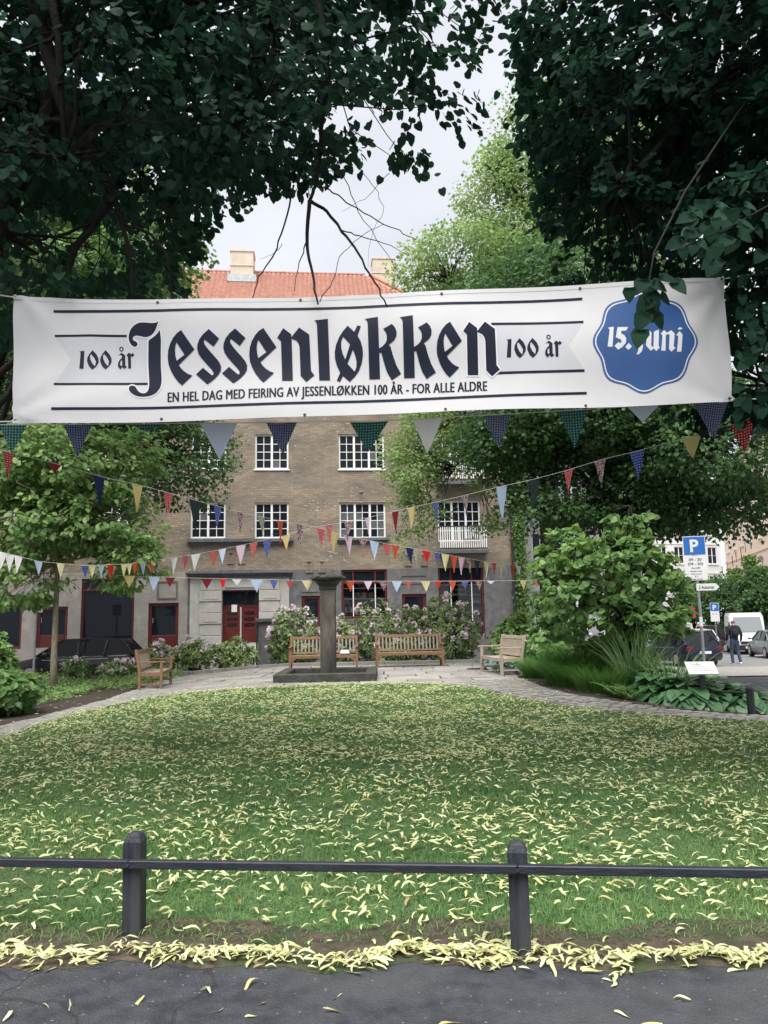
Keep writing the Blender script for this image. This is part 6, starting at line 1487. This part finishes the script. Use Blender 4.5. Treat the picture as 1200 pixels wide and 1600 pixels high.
fern('green fern at the foot of the grass mound', 965, 1094, 1); fern('small fern at the bed edge left of the reeds', 985, 1098, 2)
# ground cover in the left bed
r = np.random.default_rng(95); n = 5200; X_ = r.uniform(-12, -6.2, n); Y_ = r.uniform(13, 24.5, n)
den = (np.sin(X_ * 1.7 + 1) + np.sin(Y_ * 1.1 + X_) + r.normal(size=n) * .9) > -.2
ok = den & (X_ < -6.15 - .0 * Y_) & ~((Y_ < 19) & (X_ > -6.9)); X_, Y_ = X_[ok], Y_[ok]; n = len(X_); m = 6
P = np.repeat(np.stack([X_, Y_, g(X_, Y_) + r.uniform(.03, .16, n)], -1), m, 0); n2_ = len(P); P += r.normal(size=P.shape) * np.array([.06, .06, .03])
o = foliage_obj('ground_cover', [leaves(T_RHOMB, P, r.normal(size=(n2_, 3)) * np.array([1, 1, .3]), np.array([0, 0, 1]) + r.normal(size=(n2_, 3)) * .4, .07 * r.uniform(.6, 1.3, n2_), np.clip(r.random(n2_) * .8 + .1, 0, 1))], M['youngleaf'], None)
tag(o, 'low green ground cover in the left bed', 'ground cover', kind='stuff')

# ------------------------------------------------------------------ lawn grass and fallen bracts
r = np.random.default_rng(99)
def scatter(n, y0, y1, pw=1.0, marg=1.2):
    y = y0 + (y1 - y0) * r.random(n) ** pw; x = (r.random(n) * 2 - 1) * (y * .52 + marg); k = in_poly(x, y, LPOLY); return x[k], y[k]
gs = []
for (n, y0, y1, h, w) in ((56000, 4.0, 7.0, .055, .0055), (42000, 7.0, 11, .055, .01), (30000, 11, 17.2, .055, .017)):
    x, y = scatter(n, y0, y1)
    bare = np.exp(-((y - front_edge(x)) / .27) ** 2) * (.75 + .35 * np.sin(x * 2.3 + 1) + .25 * np.sin(x * 5.1)); k = r.random(len(x)) > bare; x, y = x[k], y[k]
    tall = .75 + .35 * np.sin(x * 2.1 + y * 1.3) * np.sin(y * 1.7 - x) + .15 * r.random(len(x))
    a = r.uniform(0, 2 * np.pi, len(x)); d = np.stack([np.cos(a), np.sin(a)], -1)
    V, F, k = blades(np.stack([x, y, g(x, y) + .026], -1), d, h * tall * r.uniform(.6, 1.3, len(x)), np.full(len(x), w), r, 2, .7)
    rn = np.clip(.42 + .38 * np.sin(x * 1.3 + 2 * np.sin(y * .9)) * np.sin(y * 1.4 + 1.5 * np.sin(x * .8)) + .45 * (r.random(len(x)) - .3), 0, 1)
    gs.append((V, F, np.repeat(rn, k)))
n = 0; VV, FF, RR = [], [], []
for v, f, q in gs: VV.append(v); FF.append(f + n); RR.append(q); n += len(v)
tag(link('grass', np_mesh('grass', np.concatenate(VV), np.concatenate(FF), M['grass'], False, np.concatenate(RR))), 'short green grass of the lawn', 'grass', kind='stuff')
# bract: narrow curled strip
def bract_tpl(curl, twist):
    v = []; ts = np.linspace(0, 1, 6)
    for t_ in ts:
        wd = .105 * math.sin(math.pi * min(1, max(.04, t_ * .93 + .05))) ** .6; c = math.sin(t_ * math.pi) * curl; tw = twist * (t_ - .5)
        v += [(-wd * math.cos(tw) + .1 * math.sin(t_ * 5 + twist * 3), t_ - .5, c - wd * math.sin(tw)), (wd * math.cos(tw) + .1 * math.sin(t_ * 5 + twist * 3), t_ - .5, c + wd * math.sin(tw))]
    f = [(2 * i, 2 * i + 1, 2 * i + 3) for i in range(5)] + [(2 * i, 2 * i + 3, 2 * i + 2) for i in range(5)]
    return np.array(v), np.array(f)
BT = [bract_tpl(.16, .5), bract_tpl(.05, 1.3), bract_tpl(.24, -.7), bract_tpl(-.06, -.3)]
def clumpy(x, y): return .5 + .25 * np.sin(x * 3.1 + 1.7 * np.sin(y * 1.9)) + .25 * np.sin(y * 4.3 + 1.3 * np.sin(x * 2.7 + 1))
xs1, ys1 = [np.concatenate(q) for q in zip(scatter(34000, 4.15, 17, 1.0), scatter(26000, 8.5, 17, 1.0))]; k = r.random(len(xs1)) < (.25 + .75 * clumpy(xs1, ys1)) * np.clip((ys1 - 3.4) / 2.0, .4, 1); xs1, ys1 = xs1[k], ys1[k]
zs1 = g(xs1, ys1) + r.uniform(.05, .08, len(xs1))
xe = r.uniform(-3.6, 3.8, 3400); heap = np.clip(.55 + .25 * np.sin(xe * 1.9 + .6) + .2 * np.sin(xe * 5.3) + .15 * np.sin(xe * 11.7 + 2), .3, 1); k = r.random(len(xe)) < heap; xe = xe[k]
ye = front_edge(xe) + .055 + r.normal(size=len(xe)) * (.04 + .03 * np.clip(np.sin(xe * 2.3), 0, 1)) + .03 * np.sin(xe * 6.1) + .02 * np.sin(xe * 13); wide = r.random(len(xe)) < .14; ye = ye + np.where(wide, np.abs(r.normal(size=len(xe))) * .12, 0); ze = .034 + r.uniform(0, .035, len(xe)) * np.exp(-((ye - front_edge(xe) - .045) / .05) ** 2)
xp = r.uniform(-2.3, 2.3, 26); yp = r.uniform(3.2, 3.75, 26); zp = np.full(26, .026)
xb = r.uniform(2.6, 6.0, 160); yb = r.uniform(12.3, 17, 160); xl = r.uniform(-9, -4, 260); yl = r.uniform(11, 23, 260); xq = r.uniform(-5, 3.5, 120); yq = r.uniform(17.2, 24, 120)
X_ = np.concatenate([xs1, xe, xp, xb, xl, xq]); Y_ = np.concatenate([ys1, ye, yp, yb, yl, yq]); Z_ = np.concatenate([zs1, ze, zp, g(xb, yb) + .07, g(xl, yl) + .07, g(xq, yq) + .04])
P = np.stack([X_, Y_, Z_], -1); n = len(P); a = r.uniform(0, 2 * np.pi, n); axis = np.stack([np.cos(a), np.sin(a) * .8, r.normal(size=n) * .12], -1); nm = np.array([0, 0, 1]) + r.normal(size=(n, 3)) * .28
sz = r.uniform(.042, .1, n); rn = r.random(n); kt = r.integers(0, 4, n)
ux, uy, dd = proj(P); vis = (ux > 0) & (ux < 1200) & (uy < 1600); near = np.argsort(np.where(vis, dd / sz, 1e9))[:300]; mk = np.zeros(n, bool); mk[near] = True
lit = foliage_obj('leaf_litter', [leaves(BT[q], P[(kt == q) & ~mk], axis[(kt == q) & ~mk], nm[(kt == q) & ~mk], sz[(kt == q) & ~mk], rn[(kt == q) & ~mk]) for q in range(4)], M['bract'], None)
tag(lit, 'pale yellow linden bracts scattered over lawn and path edge', 'leaf litter', kind='stuff'); WM[lit.name] = Matrix()
bms = [[np_mesh('bract', BT[q][0], BT[q][1], M['bract'], False, np.full(len(BT[q][0]), w)) for w in (.1, .5, .9)] for q in range(4)]
s_, a_, n_ = frames(axis, nm)
for i in np.nonzero(mk)[0]:
    o = link('bract', bms[kt[i]][i % 3], lit); o.matrix_basis = Matrix([[*(np.array([s_[i][c], a_[i][c], n_[i][c]]) * sz[i]), P[i][c]] for c in range(3)] + [[0, 0, 0, 1]])

# ------------------------------------------------------------------ vehicles
def carpaint(name, c, rough=.25):
    m, nt, b, out = newmat(name); b.inputs['Base Color'].default_value = (*c, 1); b.inputs['Roughness'].default_value = rough; b.inputs['Coat Weight'].default_value = .35; b.inputs['Specular IOR Level'].default_value = .3; b.inputs['Coat Roughness'].default_value = .05; b.inputs['Metallic'].default_value = .15
    return m
M['p_black'] = carpaint('black car paint', (.008, .009, .011)); M['p_navy'] = carpaint('navy car paint', (.008, .012, .035)); M['p_grey'] = carpaint('grey green car paint', (.13, .16, .16)); M['p_white'] = carpaint('white car paint', (.62, .63, .64)); M['p_silver'] = carpaint('silver car paint', (.35, .36, .38))
M['lamp_red'] = pm('red lamp glass', (.1, .006, .006), (.13, .008, .008), 3, .2); M['lamp_clear'] = pm('clear lamp glass', (.55, .56, .58), (.65, .66, .67), 3, .15)
def loftx(secs):
    """secs: (x, [(y,z) half profile bottom->top]) mirrored"""
    b = MB(); b.loft([[Vector((x, y, z)) for y, z in prof] + [Vector((x, -y, z)) for y, z in prof[::-1]] for x, prof in secs]); return b
def car(label, loc, rz, paint, kind='wagon', L=4.6, W=1.82, H=1.48, group='parked cars'):
    t = thing('parked_car', label, 'car', loc, rz, group); hw = W / 2; h2 = L / 2; s = L / 4.6
    belt = .92 if kind != 'van' else 1.25
    def sec(x, k, zb, zt, c=.86): return (x, [(hw * k * .9, zb), (hw * k, zb + .12), (hw * k, zb + (zt - zb) * .55), (hw * k * .97, zt - .06), (hw * k * c, zt)])
    body = loftx([sec(-h2, .84, .42, .72), sec(-h2 + .06, .93, .3, .9), sec(-h2 + .4, .99, .22, belt + .02), sec(-1.0 * s, 1, .2, belt), sec(.6 * s, 1, .2, belt), sec(1.1 * s, .99, .2, belt - .02), sec(1.7 * s, .97, .22, belt - .14), sec(h2 - .12, .88, .28, belt - .26), sec(h2, .76, .36, belt - .36)])
    body.obj('body', M[paint], t, smooth=False, bevel=.02)
    if kind == 'hatch': G = [(-h2 + .12, .9, belt - .01), (-h2 + .75, .74, H - .03), (-.1, .74, H), (.35 * s, .73, H - .02), (1.15 * s, .86, belt - .04)]
    elif kind == 'sedan': G = [(-1.75 * s, .84, belt - .01), (-.95 * s, .72, H - .05), (-.2, .72, H), (.25 * s, .71, H - .02), (1.15 * s, .85, belt - .04)]
    else: G = [(-h2 + .14, .9, belt - .01), (-h2 + .62, .76, H - .06), (-.6, .75, H), (.35 * s, .73, H - .02), (1.25 * s, .86, belt - .04)]
    gh = MB(); rings = []
    for x, k, z in G: rings.append([Vector((x, hw * .9, belt - .02)), Vector((x, hw * k, z)), Vector((x, -hw * k, z)), Vector((x, -hw * .9, belt - .02))])
    gh.loft(rings); gh.obj('windows', M['carglass'], t)
    rf = MB(); rf.loft([[Vector((x, hw * k * 1.01, z + .0)), Vector((x, hw * k * .9, z + .035)), Vector((x, -hw * k * .9, z + .035)), Vector((x, -hw * k * 1.01, z + .0))] for x, k, z in G[1:4]]); rf.obj('roof', M[paint], t, bevel=.01)
    for sy in (-1, 1):
        p = MB()
        for (a, c) in ((0, 1), (4, 3)):
            p.bar((G[a][0], sy * hw * .9, belt), (G[c][0], sy * hw * G[c][1], G[c][2] + .01), .07, .05)
        xm = -.2 * s; p.bar((xm, sy * hw * .905, belt), (xm, sy * hw * .76, H - .02), .08, .03); xm = -1.1 * s; p.bar((xm, sy * hw * .905, belt), (xm - .1, sy * hw * .76, H - .04), .09, .03)
        p.obj('pillars', M[paint], t)
        q = MB(); q.box(.75 * s, .95 * s, sy * (hw + .03), sy * (hw + .17), belt, belt + .13); q.obj('mirror', M[paint], t, bevel=.03)
        q = MB(); q.bar((-1.3 * s, sy * (hw * 1.002), belt - .12), (1.0 * s, sy * (hw * 1.002), belt - .14), .012, .02); q.obj('trim_strip', M['chrome'], t)
        q = MB(); q.box(-h2 - .005, -h2 + .2, sy * hw * .62, sy * hw * .93, .66, .84); q.obj('taillight', M['lamp_red'], t, bevel=.02)
        q = MB(); q.box(h2 - .3, h2 - .04, sy * hw * .52, sy * hw * .86, .52, .64); q.obj('headlight', M['lamp_clear'], t, bevel=.02)
        for x in (-1.36 * s, 1.4 * s):
            w = MB(); w.tube([(x, sy * (hw - .2), .32), (x, sy * (hw + .008), .32)], .32, 20); wo = w.obj('wheel', M['rubber'], t, bevel=.02)
            w = MB(); w.tube([(x, sy * (hw + .009), .32), (x, sy * (hw + .018), .32)], .2, 12); w.obj('rim', M['chrome'], wo)
    q = MB(); q.box(-h2 - .012, -h2 + .1, -.26, .26, .56, .67); q.obj('number_plate', M['signwhite'], t)
    q = MB(); q.box(-h2 - .02, -h2 + .2, -hw * .84, hw * .84, .3, .44); q.obj('bumper', M['rubber'], t, bevel=.03)
    q = MB(); q.box(h2 - .2, h2 + .02, -hw * .74, hw * .74, .26, .4); q.obj('bumper', M['rubber'], t, bevel=.03)
    return t
def gl(x, y): return Vector((x, y, float(g(x, y)) - .1))
p = at(128, 1040, 29.0); car('black estate car parked behind the flowering bushes on the left', gl(p.x - .1, 29.0), math.radians(183), 'p_black', 'wagon', 4.7, 1.85, 1.5)
p = at(1082, 1010, 33); car('dark blue hatchback behind the parking sign pole', gl(p.x, 34.5), math.radians(100), 'p_navy', 'hatch', 4.0, 1.75, 1.45)
car('grey green car at the right edge before the white van', gl(at(1211, 1010, 41).x, 41), math.radians(80), 'p_grey', 'sedan', 4.5, 1.82, 1.42)
car('silver car parked further along the far kerb', gl(at(1102, 990, 58).x, 58), math.radians(98), 'p_silver', 'wagon', 4.4, 1.8, 1.5)
car('white car beyond the dark blue hatchback', gl(at(1078, 990, 50).x, 50), math.radians(95), 'p_white', 'wagon', 4.4, 1.8, 1.55)
car('dark car just left of the white van', gl(at(1129, 995, 53).x, 53), math.radians(-75), 'p_black', 'wagon', 4.5, 1.8, 1.75)
def van(label, loc, rz):
    t = thing('delivery_van', label, 'van', loc, rz); hw = 1.0
    def sec(x, w, zb, zt, c): return (x, [(hw * w * .94, zb), (hw * w, zb + .15), (hw * w, zb + (zt - zb) * .5), (hw * w * .96, zt - .2), (hw * w * c, zt)])
    b = loftx([sec(-2.8, .96, .35, 2.45, .84), sec(-2.7, 1, .3, 2.5, .86), sec(1.0, 1, .3, 2.5, .86), sec(1.35, .98, .3, 2.42, .84), sec(1.98, .97, .3, 1.35, .84), sec(2.5, .92, .32, 1.12, .8), sec(2.72, .82, .38, .9, .78)]); b.obj('body', M['p_white'], t, bevel=.03)
    q = MB(); q.add([(1.44, .76, 2.22), (1.44, -.76, 2.22), (1.99, -.84, 1.32), (1.99, .84, 1.32)], [(0, 1, 2, 3)]); M_ = q.v; q.v = [(x + .06, y, z + .04) for x, y, z in M_]; q.obj('windscreen', M['carglass2'], t)
    for sy in (-1, 1):
        q = MB(); q.box(.95, 1.5, sy * .985, sy * 1.01, 1.35, 1.95); q.obj('side_window', M['carglass'], t)
        q = MB(); q.box(1.5, 1.6, sy * 1.03, sy * 1.22, 1.35, 1.7); q.obj('mirror', M['rubber'], t, bevel=.03)
        q = MB(); q.box(2.42, 2.7, sy * .58, sy * .86, .85, 1.02); q.obj('headlight', M['lamp_clear'], t, bevel=.03)
        for x in (-1.8, 1.85):
            w = MB(); w.tube([(x, sy * .78, .35), (x, sy * 1.012, .35)], .35, 20); wo = w.obj('wheel', M['rubber'], t, bevel=.02); w = MB(); w.tube([(x, sy * 1.013, .35), (x, sy * 1.02, .35)], .2, 12); w.obj('rim', M['chrome'], wo)
    q = MB(); q.box(2.5, 2.78, -.9, .9, .3, .62); q.obj('bumper', M['rubber'], t, bevel=.05)
    q = MB(); q.box(2.55, 2.745, -.5, .5, .66, .82); q.obj('grille', M['rubber'], t, bevel=.02)
    q = MB(); q.box(2.781, 2.79, -.26, .26, .42, .53); q.obj('number_plate', M['signwhite'], t)
    return t
M['carglass2'] = glassmat('bright windscreen', (.12, .14, .15), .08)
p = at(1178, 1010, 47.5); van('white delivery van facing the camera at the far right', gl(p.x, 48.5), math.radians(-110))
# ------------------------------------------------------------------ person walking away
def skin_obj(name, verts, edges, radii, mat, parent, sub=2):
    me = bpy.data.meshes.new(name); me.from_pydata(verts, edges, []); me.materials.append(mat); o = link(name, me, parent)
    mo = o.modifiers.new('skin', 'SKIN'); mo.use_smooth_shade = True
    for i, rr_ in enumerate(radii): me.skin_vertices[0].data[i].radius = rr_ if hasattr(rr_, '__len__') else (rr_, rr_)
    me.skin_vertices[0].data[0].use_root = True
    o.modifiers.new('sub', 'SUBSURF').levels = sub; o.modifiers['sub'].render_levels = sub; return o
pp = gnd(1150, 1034); pp = Vector((pp.x, pp.y, float(g(pp.x, pp.y)) - .1)); hgt = (at(1150, 967, pp.y).z - pp.z); k = hgt / 1.80
PE = thing('person', 'person in black jacket and blue jeans walking away down the street', 'person', pp, -.1); PE.scale = (k, k, k)
M['skin'] = pm('skin', (.5, .3, .22), (.55, .34, .25), 5, .6); M['jacket'] = pm('black jacket cloth', (.008, .009, .014), (.018, .02, .028), 8, .85, .2); M['jeans'] = pm('blue jeans', (.02, .035, .075), (.04, .06, .115), 8, .9, .2); M['hair'] = pm('short greying hair', (.09, .075, .065), (.16, .14, .12), 20, .8)
J = dict(pel=(0, 0, .95), wst=(0, .01, 1.08), ch=(0, .0, 1.32), nk=(0, 0, 1.5), hd=(0, .02, 1.6), top=(0, .02, 1.72), sl=(-.19, 0, 1.44), el=(-.26, -.03, 1.16), wl=(-.25, .1, .95), hl=(-.245, .14, .86), sr=(.19, 0, 1.44), er=(.26, -.05, 1.16), wr=(.26, .05, .94), hr=(.255, .08, .85),
         hpl=(-.1, 0, .92), kl=(-.11, .06, .5), al=(-.12, -.02, .09), tl=(-.13, .13, .04), hpr=(.1, 0, .92), kr=(.11, .0, .5), ar=(.13, -.16, .12), trr=(.14, -.02, .04))
names = list(J); ix = {n_: i for i, n_ in enumerate(names)}
E = [('pel', 'wst'), ('wst', 'ch'), ('ch', 'nk'), ('nk', 'hd'), ('hd', 'top'), ('ch', 'sl'), ('sl', 'el'), ('el', 'wl'), ('wl', 'hl'), ('ch', 'sr'), ('sr', 'er'), ('er', 'wr'), ('wr', 'hr'), ('pel', 'hpl'), ('hpl', 'kl'), ('kl', 'al'), ('al', 'tl'), ('pel', 'hpr'), ('hpr', 'kr'), ('kr', 'ar'), ('ar', 'trr')]
Rr = dict(pel=(.13, .1), wst=(.12, .09), ch=(.15, .1), nk=.055, hd=(.075, .095), top=(.06, .07), sl=.06, el=.042, wl=.03, hl=(.035, .02), sr=.06, er=.042, wr=.03, hr=(.035, .02), hpl=.08, kl=.055, al=.04, tl=.035, hpr=.08, kr=.055, ar=.04, trr=.035)
skin_obj('body', [J[n_] for n_ in names], [(ix[a], ix[b_]) for a, b_ in E], [Rr[n_] for n_ in names], M['skin'], PE)
def sub_skin(name, pts, edges, radii, mat): return skin_obj(name, pts, edges, radii, M[mat], PE)
sub_skin('jacket', [(0, 0, .84), (0, .01, 1.12), (0, 0, 1.34), (0, 0, 1.56), (-.2, 0, 1.44), (-.275, -.03, 1.16), (-.26, .11, .92), (.2, 0, 1.44), (.275, -.05, 1.16), (.27, .06, .91)], [(0, 1), (1, 2), (2, 3), (2, 4), (4, 5), (5, 6), (2, 7), (7, 8), (8, 9)], [(.19, .15), (.175, .135), (.19, .135), (.08, .08), .088, .066, .05, .088, .066, .05], 'jacket')
sub_skin('jeans', [(0, 0, 1.08), (0, 0, .9), (-.1, 0, .84), (-.115, .06, .5), (-.12, -.02, .03), (.1, 0, .84), (.115, 0, .5), (.13, -.17, .06)], [(0, 1), (1, 2), (2, 3), (3, 4), (1, 5), (5, 6), (6, 7)], [(.165, .125), (.17, .13), .1, .075, .06, .1, .075, .06], 'jeans')
for s_1, a, c in ((-1, (-.12, -.04, .045), (-.13, .17, .04)), (1, (.13, -.2, .06), (.14, .0, .04))): sub_skin('shoe', [a, ((a[0] + c[0]) / 2, (a[1] + c[1]) / 2, .05), c], [(0, 1), (1, 2)], [(.045, .05), (.05, .05), (.045, .03)], 'white')
sub_skin('hair', [(0, -.01, 1.6), (0, .0, 1.68), (0, .01, 1.735)], [(0, 1), (1, 2)], [(.078, .088), (.09, .1), (.06, .07)], 'hair')
sub_skin('backpack', [(.03, -.15, 1.08), (.03, -.17, 1.25), (.03, -.14, 1.42)], [(0, 1), (1, 2)], [(.13, .07), (.14, .09), (.11, .06)], 'jacket')
pr = gnd(1106, 1000); q = at(1108, 985, 60); z = float(g(q.x, 60)) - .1
P2 = thing('person', 'distant person in a red top between the parked cars', 'person', (q.x, 60, z)); P2.scale = (1, 1, 1)
M['redcloth'] = pm('red cloth', (.5, .03, .03), (.55, .05, .05), 6, .8)
for nm_, ma in (('body', 'skin'),): skin_obj(nm_, [J[n_] for n_ in names], [(ix[a], ix[b_]) for a, b_ in E], [Rr[n_] for n_ in names], M[ma], P2, 1)
skin_obj('top', [(0, 0, .98), (0, .01, 1.12), (0, 0, 1.34), (0, 0, 1.49), (-.2, 0, 1.44), (-.275, -.03, 1.16), (.2, 0, 1.44), (.275, -.05, 1.16)], [(0, 1), (1, 2), (2, 3), (2, 4), (4, 5), (2, 6), (6, 7)], [(.18, .14), (.175, .135), (.19, .135), (.075, .075), .088, .066, .088, .066], M['redcloth'], P2, 1)
skin_obj('trousers', [(0, 0, 1.0), (0, 0, .9), (-.1, 0, .84), (-.115, .06, .5), (-.12, -.015, .12), (.1, 0, .84), (.115, 0, .5), (.13, -.15, .15)], [(0, 1), (1, 2), (2, 3), (3, 4), (1, 5), (5, 6), (6, 7)], [(.165, .125), (.17, .13), .1, .075, .06, .1, .075, .06], M['jeans'], P2, 1)
skin_obj('hair', [(0, -.01, 1.6), (0, .0, 1.68), (0, .01, 1.735)], [(0, 1), (1, 2)], [(.078, .088), (.09, .1), (.06, .07)], M['hair'], P2, 1)
